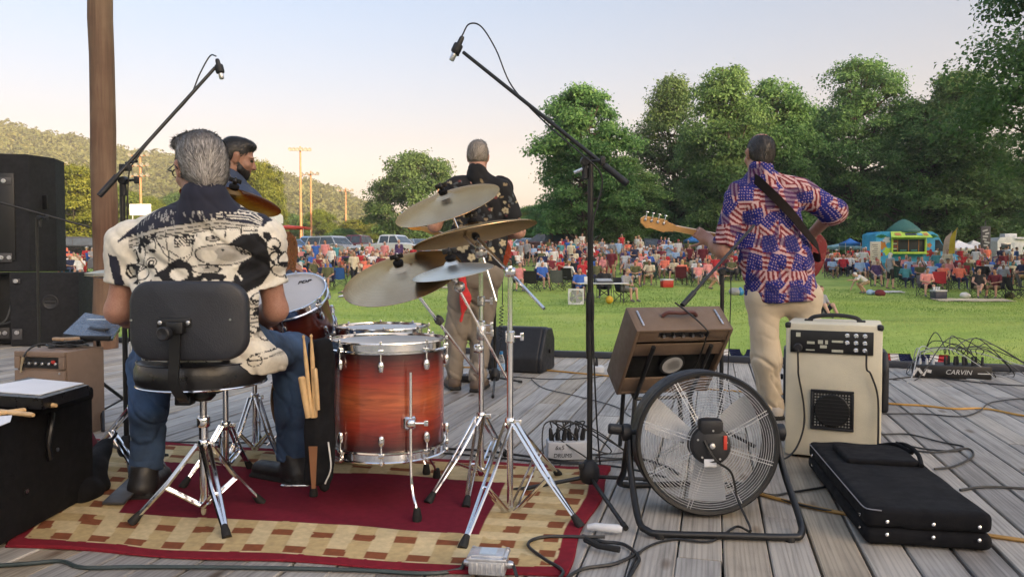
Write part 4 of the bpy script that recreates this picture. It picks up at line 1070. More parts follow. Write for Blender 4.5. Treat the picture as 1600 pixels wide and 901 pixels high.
# ---------------------------------------------------------------- microphone stands
def mic(parent_name, label, c, d, L=.10):
 """slim black drum microphone with a silver grille end"""
 c, d = Vector(c), Vector(d).normalized(); t = thing('microphone', label, 'microphone', c)
 b = MB(); b.lathe([(.008,-L * .5),(.011,-L * .42),(.0125,-L * .1),(.0125, L * .22),(.010, L * .24)], c, d,16); b.build('body', BLK, t)
 b = MB(); b.lathe([(.0115, L * .22),(.012, L * .26),(.012, L * .46),(.010, L * .5),(0, L * .51)], c, d,16); b.build('grille', STEEL, t)
 b = MB(); b.lathe([(.019,-.02),(.021,-.014),(.021,.014),(.019,.02)], c, d,14); b.box(c + Vector((0,.012,-.012)),(.018,.02,.034), bev=.004); b.build('clip', BLKP, t)
 return t
def boom_mic_stand(label, base, top, legs, boom_a, boom_b, r=.011, collar=True, boss=True, sleeve=None):
 t = thing('microphone_stand', label, 'stand',(base.x, base.y,0))
 b = MB(); b.tube([(base.x, base.y,.06),(base.x, base.y, top.z)], r,12)
 pole = b.build('pole', BLK, t)
 if sleeve:
  b = MB(); b.lathe([(r * 1.05,-.06),(r * 1.5,-.05),(r * 1.5,.045),(r * 1.25,.06)],(base.x, base.y, sleeve), n=14); b.build('clutch', BLKP, pole)
 for f in legs:
  f = Vector(f); f.z = .010; d = f - Vector((base.x, base.y,.07))
  b = MB(); b.tube([Vector((base.x, base.y,.075)) + d * .08, f],.0085,8); lg = b.build('leg', BLK, t)
  b = MB(); b.tube([f - d.normalized() * .035, f],.0105,8); b.build('rubber_foot', RUB, lg)
 b = MB(); b.lathe([(.016,.045),(.032,.052),(.042,.075),(.040,.11),(.026,.135),(.016,.145)],(base.x, base.y,0), n=18); b.box((base.x - .035, base.y - .01,.12),(.02,.03,.03), bev=.005); b.build('leg_hub', BLKP, t)
 b = MB(); b.tube([boom_a, boom_b],[.009,.008],10); bm_ = b.build('boom', BLK, t)
 d = (Vector(boom_b) - Vector(boom_a)).normalized()
 b = MB(); b.tube([Vector(boom_a), Vector(boom_a) + d * .12],.0135,10); b.build('counterweight', BLKP, bm_)
 b = MB(); c = Vector(top); b.lathe([(.016,-.022),(.019,-.015),(.019,.015),(.016,.022)], c,(0,1,.1),14); b.tube([c, c + Vector((.06,-.02,.0))],.006,8); b.box(c + Vector((.07,-.02,0)),(.02,.014,.034), bev=.004)
 b.tube([c - Vector((0,0,.07)), c],.013,10); b.build('boom_clamp', BLKP, t)
 return t
# left overhead
YL = 3.5; bl = G(197,735); bl.y = YL; bl.x = P(197,640, YL).x
cl = P(193,282, YL)
boom_mic_stand('black boom stand left of the drummer, its boom rising to the right', bl, cl,[G(150,692), G(205,752), G(262,715)], P(155,306,3.42), P(336,106,3.75), r=.0115)
b = MB(); b.box(P(196,262, YL),(.05,.03,.03), bev=.005); b.tube([P(196,255, YL), P(215,252, YL)],.006,8); b.build('clutch_handle', BLKP, bpy.data.objects['microphone_stand'])
m1 = mic('l', 'small black overhead microphone on the left boom against the sky', P(343,108,3.75), P(347,125,3.75) - P(338,88,3.75))
cable('microphone_cable', 'thin black cable looping off the left overhead microphone',[P(338,88,3.75), P(328,88,3.75), P(312,116,3.72), P(296,152,3.68), P(262,190,3.62), P(215,246,3.5), P(200,290,3.48), P(201,470,3.5), P(204,600,3.52)],.0035)
# centre overhead
YC = 3.02; bc = G(921,772); cc_ = P(914,252, bc.y)
MS = boom_mic_stand('tall black boom stand before the brown amplifier, boom reaching left into the sky', bc, cc_,[G(800,770), G(978,829), G(1015,752)], P(980,287, bc.y - .05), P(724,82, bc.y + .25), r=.0115, sleeve=P(921,480, bc.y).z)
b = MB(); b.tube([P(921,480, bc.y), P(921,560, bc.y)],.0145,12); b.build('outer_tube', BLK, MS)
b = MB(); b.tube([P(897,270, bc.y), P(925,258, bc.y)],.007,8); b.build('wing_bolt', STEEL, MS)
mic('c', 'black overhead microphone with a silver end on the long boom high above the cymbals', P(714,76, bc.y + .25), P(706,92, bc.y + .25) - P(722,58, bc.y + .25),.115)
cable('microphone_cable', 'thin black cable arching off the highest microphone and hanging down its boom',[P(722,56, bc.y + .25), P(733,38, bc.y + .25), P(752,42, bc.y + .25), P(775,78, bc.y + .22), P(800,135, bc.y + .18), P(850,190, bc.y + .1), P(908,240, bc.y - .03), P(940,275, bc.y - .03), P(934,320, bc.y - .02), P(926,360, bc.y - .02), P(927,520, bc.y - .02), P(932,650, bc.y + .03), G(938,730)],.0035)
# in front of the bassist
bs_ = P(1128,500,3.95); bs_.z = 0; cb = P(1128,424,3.95)
boom_mic_stand('short black boom stand between the brown amplifier and the man in the flag shirt', bs_, cb,[G(1085,690), G(1180,700), G(1130,660)], P(1066,477,3.75), P(1178,352,4.2), r=.011)
cable('microphone_cable', 'thin cable hanging beside the short boom stand',[P(1140,420,3.93), P(1142,450,3.92), P(1140,520,3.92), P(1138,600,3.94), P(1150,660,3.9)],.003)
# singing guitarist's stand with its coiled lead
bg_ = G(773,604); bg_.y = 5.75; bg_.x = P(773,500,5.75).x
boom_mic_stand('straight black microphone stand at the right knee of the singing guitarist', bg_, P(773,395,5.75),[G(735,600), G(815,598), G(770,622)], P(773,395,5.75), P(760,345,6.0), r=.012)
hl = [P(785,440,5.7), P(785,475,5.7)]
for k in range(60):
 a = k * 1.05; c0 = P(784 - k * .04,478 + k * .95,5.7); hl.append(c0 + Vector((.014 * math.cos(a),.014 * math.sin(a),0)))
hl.append(P(778,560,5.7)); b = MB(); b.tube(hl,.0035,5); tag(b.build('coiled_lead', CABLE, None, world=False), 'black coiled guitar lead hanging by the straight microphone stand', 'cable')
# far left stand in front of the speaker stack
bf = P(62,560,5.9); bf.z = 0
boom_mic_stand('thin black boom stand before the speaker stack at the left edge', bf, P(62,340,5.9),[G(40,604), G(95,604), G(65,620)], P(-60,300,5.7), P(140,355,6.05), r=.010)
# ---------------------------------------------------------------- amplifiers
def fit_box(c, yaw, tilt):                         # rotation of a box turned by yaw, then leaned back about its own width
 return (Matrix.Rotation(yaw,3, 'Z') @ Matrix.Rotation(tilt,3, 'X'))
def amp_parts(t, rot, c, w_, d_, h_, mat, bev=.012):
 b = MB(); b.box(c,(w_, d_, h_), rot, bev); return b.build('cabinet', mat, t)
# brown open-back combo on a tilt stand (corners of the photo fitted)
BA = dict(c=BRN_C, yaw=BRN_YAW, tilt=BRN_TILT, w=BRN_W, d=BRN_D, h=BRN_H)
rt = fit_box(0, BA['yaw'], BA['tilt']); c = Vector(BA['c']); L_ = lambda x, y, z: c + rt @ Vector((x, y, z)); w_, d_, h_ = BA['w'], BA['d'], BA['h']
t = thing('guitar_amplifier', 'brown open back combo amplifier leaning back on a black stand behind the fan', 'amplifier',(c.x, c.y,0))
b = MB(); th_ = .018
b.box(L_(-w_ / 2 + th_ / 2,0,0),(th_, d_, h_), rot=rt, bev=.006); b.box(L_(w_ / 2 - th_ / 2,0,0),(th_, d_, h_), rot=rt, bev=.006)
b.box(L_(0,0, h_ / 2 - th_ / 2),(w_ - .004, d_ - .002, th_), rot=rt, bev=.006); b.box(L_(0,0,-h_ / 2 + th_ / 2),(w_ - .004, d_ - .002, th_), rot=rt, bev=.006)
b.box(L_(0, d_ / 2 - .012,0),(w_ - .02,.016, h_ - .02), rot=rt); b.build('cabinet', BROWN, t)
b = MB(); b.box(L_(0,-d_ / 2 + .010, h_ * .345),(w_ - .034,.012, h_ * .05), rot=rt, bev=.003); b.box(L_(0,-d_ / 2 + .010, h_ * .47),(w_ - .034,.012, h_ * .03), rot=rt, bev=.003)
b.box(L_(0,-d_ / 2 + .012, h_ * .19),(w_ - .034,.010, h_ * .17), rot=rt, bev=.003); b.box(L_(0,-d_ / 2 + .010,-h_ * .36),(w_ - .034,.012, h_ * .22), rot=rt, bev=.003)
for sx_ in (-1,1): b.box(L_(sx_ * w_ * .36,-d_ / 2 + .010, h_ * .405),(w_ * .2,.012, h_ * .12), rot=rt, bev=.003)
b.build('back_panel', BROWN, t)
b = MB(); b.box(L_(0,-d_ / 2 + .075,0),(w_ - .04,.09, h_ - .04), rot=rt); b.build('inner_shade', M('inner_shade_black',(.004,.004,.004),.9), t)  # black block put in for the shade inside the open back
b = MB(); b.box(L_(0,-d_ / 2 + .05, h_ * .405),(w_ * .56,.06, h_ * .10), rot=rt); ch = b.build('chassis', DKGREY, t)
b = MB()
for k in range(5): b.lathe([(.007,0),(.008,.012),(.006,.02)], L_(-w_ * .2 + k * w_ * .1,-d_ / 2 + .020, h_ * .40), rt @ Vector((0,-1,0)),10)
b.build('valve', STEEL, ch)
b = MB(); sc = L_(0,-d_ / 2 + .045,-h_ * .05); sa = rt @ Vector((0,-1,0))
b.lathe([(.062,.0),(.062,.036),(.05,.04),(0,.04)], sc, sa,24); sp = b.build('speaker', BLK, t)
b = MB(); b.lathe([(.050,.0402),(.050,.0412),(.036,.0412),(.036,.0402)], sc, sa,28); b.build('magnet_label', M('label_grey',(.42,.42,.42),.5), sp)
b = MB(); b.tube(curve_pts([L_(-.085,.01, h_ / 2 + .004), L_(-.06,.01, h_ / 2 + .024), L_(0,.0, h_ / 2 + .03), L_(.06,.01, h_ / 2 + .024), L_(.085,.01, h_ / 2 + .004)],5),.009,8); b.build('handle', M('maroon_strap',(.09,.03,.025),.6), t)
b = MB()
for sx_ in (-1,1): b.box(L_(sx_ * w_ * .41,.0, h_ / 2 + .003),(.010, d_ * .62,.006), rot=rt, bev=.002)
b.build('corner_trim', STEEL, t)
# the stand under it
t = thing('amplifier_stand', 'black tilting stand carrying the brown combo amplifier', 'stand',(c.x, c.y,0))
b = MB()
for sx_ in (-1,1):
 lo = L_(sx_ * w_ * .30,-d_ / 2 - .014,-h_ / 2 - .016); up_ = L_(sx_ * w_ * .30,-d_ / 2 - .018, h_ * .30)
 b.tube([up_, lo, L_(sx_ * w_ * .30, d_ / 2,-h_ / 2 - .018)],.011,8); b.tube([lo, Vector((lo.x + sx_ * .03, lo.y - .05,.012))],.011,8)
 b.tube([L_(sx_ * w_ * .30, d_ * .4,-h_ / 2 - .018), Vector((lo.x + sx_ * .03, lo.y + .28,.012))],.011,8)
b.tube([L_(-w_ * .3,-d_ / 2 - .014,-h_ / 2 - .016), L_(w_ * .3,-d_ / 2 - .014,-h_ / 2 - .016)],.009,8); b.build('stand_frame', BLK, t)
cable('amplifier_cable', 'black lead lying over the top of the brown amplifier',[L_(-.02,.05, h_ / 2 + .05), L_(.03,-.02, h_ / 2 + .04), L_(.09,-.10, h_ / 2 + .012), L_(.105,-d_ / 2 - .012, h_ * .4), L_(.11,-d_ / 2 - .012, h_ * .1), L_(.10,-d_ / 2 - .01,-.1)],.004)
# cream bass amplifier
ca = G(1303,716); ca.y += .12; yaw = R(-25)
rt = Matrix.Rotation(yaw,3, 'Z'); c = Vector((ca.x + .045, ca.y,0)); L_ = lambda x, y, z: c + rt @ Vector((x, y, z)); w_, d_, h_ = .425,.36,.645
t = thing('bass_amplifier', 'cream covered upright bass amplifier with a black rear panel and square vent', 'amplifier', c, yaw)
b = MB(); b.box(L_(0,0,.012 + h_ / 2),(w_, d_, h_), rot=rt, bev=.012); b.build('cabinet', CREAM, t)
b = MB()
for sx_ in (-1,1):
 for sy_ in (-1,1): b.lathe([(.018,0),(.02,.012)], L_(sx_ * .17, sy_ * .14,0), n=12)
b.build('rubber_foot', RUB, t)
for sx_ in (-1,1):
 b = MB(); b.box(L_(sx_ * (w_ / 2 - .010),-d_ / 2 + .012, h_ + .0),(.030,.034,.030), rot=rt, bev=.010); b.build('corner_guard', BLKP, t)
b = MB(); b.box(L_(-.008,-d_ / 2 - .0035, h_ - .075),(w_ * .86,.009,.108), rot=rt, bev=.002); pn = b.build('rear_panel', BLK, t)
b = MB()
for r_ in range(3):
 for k in range(3):
  if r_ == 2 and k == 0: continue
  b.lathe([(.0105,0),(.0105,.006),(.007,.007),(.006,.002),(0,.002)], L_(.062 + k * .038,-d_ / 2 - .008, h_ - .040 - r_ * .034), rt @ Vector((0,-1,0)),14)
b.build('jack_socket', CHR, pn)
b = MB()
for (x, z, a, e) in ((-.155,.043,.020,.020),(-.055,.075,.022,.018),(-.028,.075,.012,.018),(.02,.070,.05,.010),(-.098,.08,.034,.012),(.02,.115,.05,.012),(-.1,.115,.04,.006),(-.042,.097,.03,.014)):
 b = MB(); b.box(L_(x,-d_ / 2 - .0085, h_ - z),(a,.002, e), rot=rt); b.build('panel_print', M('panel_print_pale',(.45,.45,.36),.5), pn)
b = MB(); b.lathe([(.020,0),(.022,.012),(.016,.02)], L_(-.155,-d_ / 2 - .008, h_ - .105), rt @ Vector((0,-1,0)),14); b.build('power_inlet', BLKP, pn)
# square vent with a mesh grille
vc = (.0,-d_ / 2,.245); b = MB()
for (x, z, a, e) in ((0,.090,.192,.012),(0,-.090,.192,.012),(-.090,0,.012,.168),(.090,0,.012,.168)): b.box(L_(vc[0] + x, vc[1] - .005, vc[2] + z),(a,.014, e), rot=rt, bev=.003)
vt = b.build('vent_frame', BLKP, t)
b = MB(); b.box(L_(vc[0], vc[1] - .002, vc[2]),(.17,.005,.17), rot=rt); b.build('vent_back', M('vent_pale',(.55,.53,.47),.6), vt)
b = MB()
for k in range(-6,7): b.box(L_(vc[0] + k * .0135, vc[1] - .0058, vc[2]),(.0058,.003,.17), rot=rt); b.box(L_(vc[0], vc[1] - .0078, vc[2] + k * .0135),(.17,.003,.0058), rot=rt)
b.build('vent_mesh', BLK, vt)
b = MB(); b.lathe([(0,.006),(.078,.006),(.079,.010),(.075,.014)], L_(vc[0], vc[1] - .005, vc[2]), rt @ Vector((0,-1,0)),36)
for k in range(-4,5): b.box(L_(vc[0], vc[1] - .019, vc[2] + k * .017),(2 * math.sqrt(.075 ** 2 - (k * .017) ** 2),.006,.005), rot=rt)
b.build('vent_fan', BLK, vt)
b = MB(); b.tube(curve_pts([L_(-.12,0, h_ + .014), L_(-.09,0, h_ + .034), L_(0,0, h_ + .044), L_(.09,0, h_ + .034), L_(.12,0, h_ + .014)],5),.010,8); b.box(L_(-.12,0, h_ + .016),(.04,.03,.010), rot=rt, bev=.003); b.box(L_(.12,0, h_ + .016),(.04,.03,.010), rot=rt, bev=.003); b.build('handle', BLKP, t)
cable('amplifier_cable', 'black mains lead hanging from the left of the cream amplifier panel',[L_(-.155,-d_ / 2 - .03, h_ - .11), L_(-.152,-d_ / 2 - .03, h_ - .2), L_(-.150,-d_ / 2 - .02,.40), L_(-.125,-d_ / 2 - .02,.26), L_(-.125,-d_ / 2 - .03,.15), L_(-.16,-d_ / 2 - .06,.05), L_(-.22,-d_ / 2 - .1,.006), L_(-.34,-d_ / 2 - .10,.006)],.0045)
cable('amplifier_cable', 'black instrument lead hanging from the right of the cream amplifier panel',[L_(.145,-d_ / 2 - .03, h_ - .11), L_(.147,-d_ / 2 - .025, h_ - .19), L_(.165,-d_ / 2 - .02,.43), L_(.195,-d_ / 2 - .015,.33), L_(.20,-d_ / 2 - .02,.18), L_(.20,-d_ / 2 - .04,.05), L_(.21,-d_ / 2 - .09,.006)],.0045)
# tan amplifier at the left
c = P(100,550,4.0); c0 = Vector((c.x, c.y,0)); sx_v = Vector((.21,.978,0)).normalized(); fx_v = Vector((-.978,.21,0)).normalized()
cen = c0 + sx_v * .145 + fx_v * .16; yw = math.atan2(-fx_v.y,-fx_v.x); rt = Matrix.Rotation(yw,3, 'Z'); w_, d_, h_ = .32,.29, c.z
L_ = lambda x, y, z: cen + rt @ Vector((x, y, z))
t = thing('guitar_amplifier', 'small tan combo amplifier with a slotted control panel beside the black case', 'amplifier', cen, yw)
b = MB(); b.box(L_(0,.01, h_ / 2),(w_, d_ - .02, h_), rot=rt, bev=.010); b.box(L_(0,-d_ / 2 + .008, h_ * .40),(w_ - .004,.016, h_ * .76), rot=rt, bev=.004); b.box(L_(0,-d_ / 2 + .008, h_ - .016),(w_ - .004,.016,.03), rot=rt, bev=.004)
for s in (-1,1): b.box(L_(s * (w_ / 2 - .02),-d_ / 2 + .008, h_ - .062),(.036,.016,.064), rot=rt, bev=.003)
b.build('cabinet', TAN, t)
b = MB(); b.box(L_(0,-d_ / 2 + .018, h_ - .062),(w_ - .07,.012,.058), rot=rt); pn = b.build('control_panel', BLK, t)
b = MB()
for k in range(6): b.lathe([(.008,0),(.008,.014),(.006,.016)], L_(-.105 + k * .042,-d_ / 2 + .012, h_ - .066), rt @ Vector((0,-1,0)),10)
b.build('knob', STEEL, pn)
b = MB(); b.box(L_(.085,-d_ / 2 + .006, h_ - .056),(.022,.01,.018), rot=rt, bev=.003); b.build('pilot_switch', REDP, pn)
b = MB()
for z in (.36,.21,.09):
 b.lathe([(.006,0),(.006,.003)], L_(w_ / 2 - .03,-d_ / 2 - .0, z), rt @ Vector((0,-1,0)),8)
b.build('screw', STEEL, t)
cable('amplifier_cable', 'lead with a pale plug hanging over the front of the small tan amplifier',[L_(.04,0, h_ + .012), L_(-.06,-.08, h_ + .03), L_(-.08,-d_ / 2 - .012, h_ - .02), L_(-.09,-d_ / 2 - .015, h_ - .10)],.005)
b = MB(); b.tube([L_(-.082,-d_ / 2 - .016, h_ - .03), L_(-.098,-d_ / 2 - .018, h_ - .115)],[.008,.005],8); tag(b.build('jack_plug', M('plug_brass',(.55,.45,.30),.35,.6), None, world=False), 'pale jack plug dangling over the tan amplifier', 'plug')
# odds and ends on top of it
b = MB(); rr = random.Random(3)
for k in range(7):
 a, r_ = rr.random() * 6.28,.05 + .05 * rr.random(); cx_, cy_ = rr.uniform(-.09,.1), rr.uniform(-.06,.10)
 b.tube([L_(cx_ + r_ * math.cos(a + i * .5), cy_ + r_ * .7 * math.sin(a + i * .5), h_ + .008 + .006 * k + .004 * math.sin(i)) for i in range(13)],.0045,6)
tag(b.build('cable_coil', CABLE, None, world=False), 'tangle of dark cables lying on the small tan amplifier', 'cable')
b = MB(); b.box(L_(.03,.04, h_ + .05),(.10,.05,.018), Matrix.Rotation(.5,3, 'Z'),.006); b.box(L_(-.06,.06, h_ + .045),(.08,.03,.018), Matrix.Rotation(-.3,3, 'Z'),.006); tag(b.build('cloth_strap', M('strap_tan',(.35,.24,.15),.8), None, world=False), 'tan strap dropped on the cables on the small tan amplifier', 'strap')
# sloped desk of the music stand catching the sky
q = [P(98,521,4.25), P(176,529,4.25), P(194,499,4.55), P(133,488,4.6)]
t = thing('music_stand', 'black music stand with its wide desk lying flat and catching the blue sky', 'stand',(q[0].x + .15,4.4,0))
ctr = (q[0] + q[1] + q[2] + q[3]) / 4; nn = (q[1] - q[0]).cross(q[3] - q[0]).normalized()
b = MB(); V = [p for p in q] + [p - nn * .012 for p in q]; b.add(V,[(0,1,2,3),(7,6,5,4)] + [(i, i + 4,(i + 1) % 4 + 4,(i + 1) % 4) for i in range(4)]); b.build('desk', M('satin_blue_black',(.07,.085,.115),.25, metal=.5, var=.1), t)
b = MB(); b.box(P(155,501,4.42) + nn * .008,(.14,.03,.006), Matrix.Rotation(-.12,3, 'Z'),.002); b.build('clip_plate', M('pale_blue_plate',(.45,.52,.60),.4), t)
b = MB(); b.box((q[0] + q[1]) / 2 - Vector((0,.01,.01)),((q[1] - q[0]).length,.02,.03), Matrix.Rotation(-.1,3, 'Z'),.004); b.tube([ctr - nn * .01, Vector((ctr.x + .02, ctr.y,.35))],.012,10); b.box(ctr - nn * .03,(.20,.14,.035), Matrix.Rotation(-.1,3, 'Z'),.006); b.build('neck', BLK, t)
b = MB(); b.tube([(ctr.x + .02, ctr.y,.37),(ctr.x + .02, ctr.y,.05)],.014,10); b.build('pole', BLK, t)
for k in range(3):
 a = R(-60 + 120 * k); b = MB(); b.tube([(ctr.x + .02, ctr.y,.25),(ctr.x + .02 + .27 * math.cos(a), ctr.y + .27 * math.sin(a),.012)],.010,8); b.tube([(ctr.x + .02, ctr.y,.08),(ctr.x + .02 + .14 * math.cos(a), ctr.y + .14 * math.sin(a),.13)],.006,6); b.build('leg', BLK, t)
# ---------------------------------------------------------------- speaker stack
def cab(name, label, c, w_, d_, h_, k, rotz):
 """trapezoid cabinet seen from behind: narrower at the back"""
 t = thing(name, label, 'speaker', c, rotz)
 b = MB(); wb = w_ * k; y0, y1 = -d_ / 2, d_ / 2; ys_ = y0 + d_ * .42
 poly = [(-wb / 2, y0),(wb / 2, y0),(w_ / 2, ys_ + .02),(w_ / 2, y1),(-w_ / 2, y1),(-w_ / 2, ys_ + .02)]
 b.prism(poly,(0,0, h_ / 2),(1,0,0),(0,1,0),(0,0,1), h_); o = b.build('cabinet', CARPETBLK, t, world=False)
 bv = o.modifiers.new('edge', 'BEVEL'); bv.width = .012; bv.segments = 2
 return t
cS = P(38,541,8.7); cS.z = 0
t = cab('loudspeaker', 'tall black tapered loudspeaker standing on the subwoofer cabinet', Vector((P(22,400,8.8).x,8.85,.845)),.86,.62,1.33,.56, R(14))
b = MB(); b.box((0,-.318,.62),(.20,.014,.98), bev=.004); hs_ = b.build('rear_recess', BLK, t, world=False)
for z, d_ in ((1.02,(.15,.008,.08)),(.16,(.13,.008,.10))): b = MB(); b.box((0,-.327, z), d_, bev=.002); b.build('connector_plate', DKGREY, hs_, world=False)
for x, z in ((-.04,.16),(.04,.16),(0,1.02)): b = MB(); b.lathe([(.022,0),(.024,.012),(.015,.014),(0,.01)],(x,-.331, z),(0,-1,0),14); b.build('socket', STEEL, hs_, world=False)
for s in (-1,1):
 b = MB(); b.box((s * .345,-.17,.80),(.012,.12,.16), Matrix.Rotation(s * R(57),3, 'Z'),.01); b.build('side_handle', BLK, t, world=False)
t = thing('subwoofer', 'low black subwoofer cabinet under the tapered loudspeaker, cables hanging behind', 'speaker', Vector((P(22,400,8.8).x + .02,8.85,0)), R(14))
b = MB(); b.box((-.47,0,.42),(.42,.74,.828), bev=.012); b.box((.38,0,.42),(.70,.74,.828), bev=.012); b.box((-.13,.12,.42),(.30,.50,.80)); b.box((-.13,0,.83),(1.0,.70,.012)); b.build('cabinet', CARPETBLK, t, world=False)
b = MB(); b.box((-.13,-.14,.45),(.28,.02,.78)); hs_ = b.build('rear_recess', BLK, t, world=False)
for c_, d_ in (((-.13,-.155,.14),(.15,.012,.12)),((.10,-.376,.14),(.10,.012,.12)),((.10,-.376,.74),(.08,.012,.05))): b = MB(); b.box(c_, d_, bev=.003); b.build('connector_plate', DKGREY, hs_, world=False)
for x, y, z in ((-.16,-.162,.14),(-.10,-.162,.14),(.10,-.384,.16),(.10,-.384,.74)): b = MB(); b.lathe([(.022,0),(.024,.012),(.015,.014),(0,.01)],(x, y, z),(0,-1,0),14); b.build('socket', STEEL, hs_, world=False)
b = MB(); b.lathe([(.075,0),(.085,.006),(.075,.010),(.06,.004),(0,.003)],(.44,-.372,.50),(0,-1,0),24); b.box((.44,-.374,.50),(.11,.016,.03), bev=.006); b.build('side_handle', BLKP, t, world=False)
for (x0, x1, sag) in ((-.25,-.06,.5),(-.20,.02,.42)):
 o = t.matrix_basis if False else None
 M4 = Matrix.Translation(t.location) @ Matrix.Rotation(R(14),4, 'Z')
 cable('speaker_cable', 'dark cable drooping behind the subwoofer, %s of the two' % ('longer' if sag > .45 else 'shorter'),[M4 @ Vector((x0,-.20,.78)), M4 @ Vector((x0 + .03,-.24,.55)), M4 @ Vector((x0 + .06,-.24,.40 - sag * .3)), M4 @ Vector((x1,-.24,.3)), M4 @ Vector((x1 + .05,-.2,.5))],.009, M('cable_grey',(.06,.065,.07),.5))
# ---------------------------------------------------------------- monitor wedges
def wedge(label, c, w_, d_, h_, rotz, roll=0):
 t = thing('floor_monitor', label, 'speaker', c, rotz)
 prof = [(-d_ / 2,0),(d_ / 2,0),(d_ / 2, h_ * .32),(d_ * .10, h_),(-d_ * .32, h_ * .98),(-d_ / 2, h_ * .72)]
 b = MB(); b.prism(prof,(0,0,0),(0,1,0),(0,0,1),(1,0,0), w_ - .06); o = b.build('cabinet', BLKP, t, world=False); bv = o.modifiers.new('edge', 'BEVEL'); bv.width = .022; bv.segments = 3
 for s in (-1,1):
  b = MB(); b.prism([(u * .985, v * .97 + .004) for u, v in prof],(s * (w_ / 2 - .02),0,0),(0,1,0),(0,0,1),(1,0,0),.045); o = b.build('end_cheek', BLKP, t, world=False); bv = o.modifiers.new('edge', 'BEVEL'); bv.width = .018; bv.segments = 3
  b = MB(); b.lathe([(.018,0),(.020,.014),(.014,.016)],(s * (w_ / 2 + .004),-.02, h_ * .45),(s,0,0),12); b.build('knob', BLK, t, world=False)
 b = MB(); b.box((0,-d_ / 2 - .002, h_ * .4),(w_ * .55,.012, h_ * .42), bev=.004); b.build('rear_plate', DKGREY, t, world=False)
 return t
cw = G(815,582); cw.y += .2
wedge('black floor monitor on the deck right of the singing guitarist', Vector((cw.x, cw.y,0)),.50,.40,.385, R(160))
cw = G(1312,640); cw.y += .15
wedge('black floor monitor standing behind the cream bass amplifier', Vector((cw.x + .02, cw.y,0)),.62,.40,.40, R(-20))
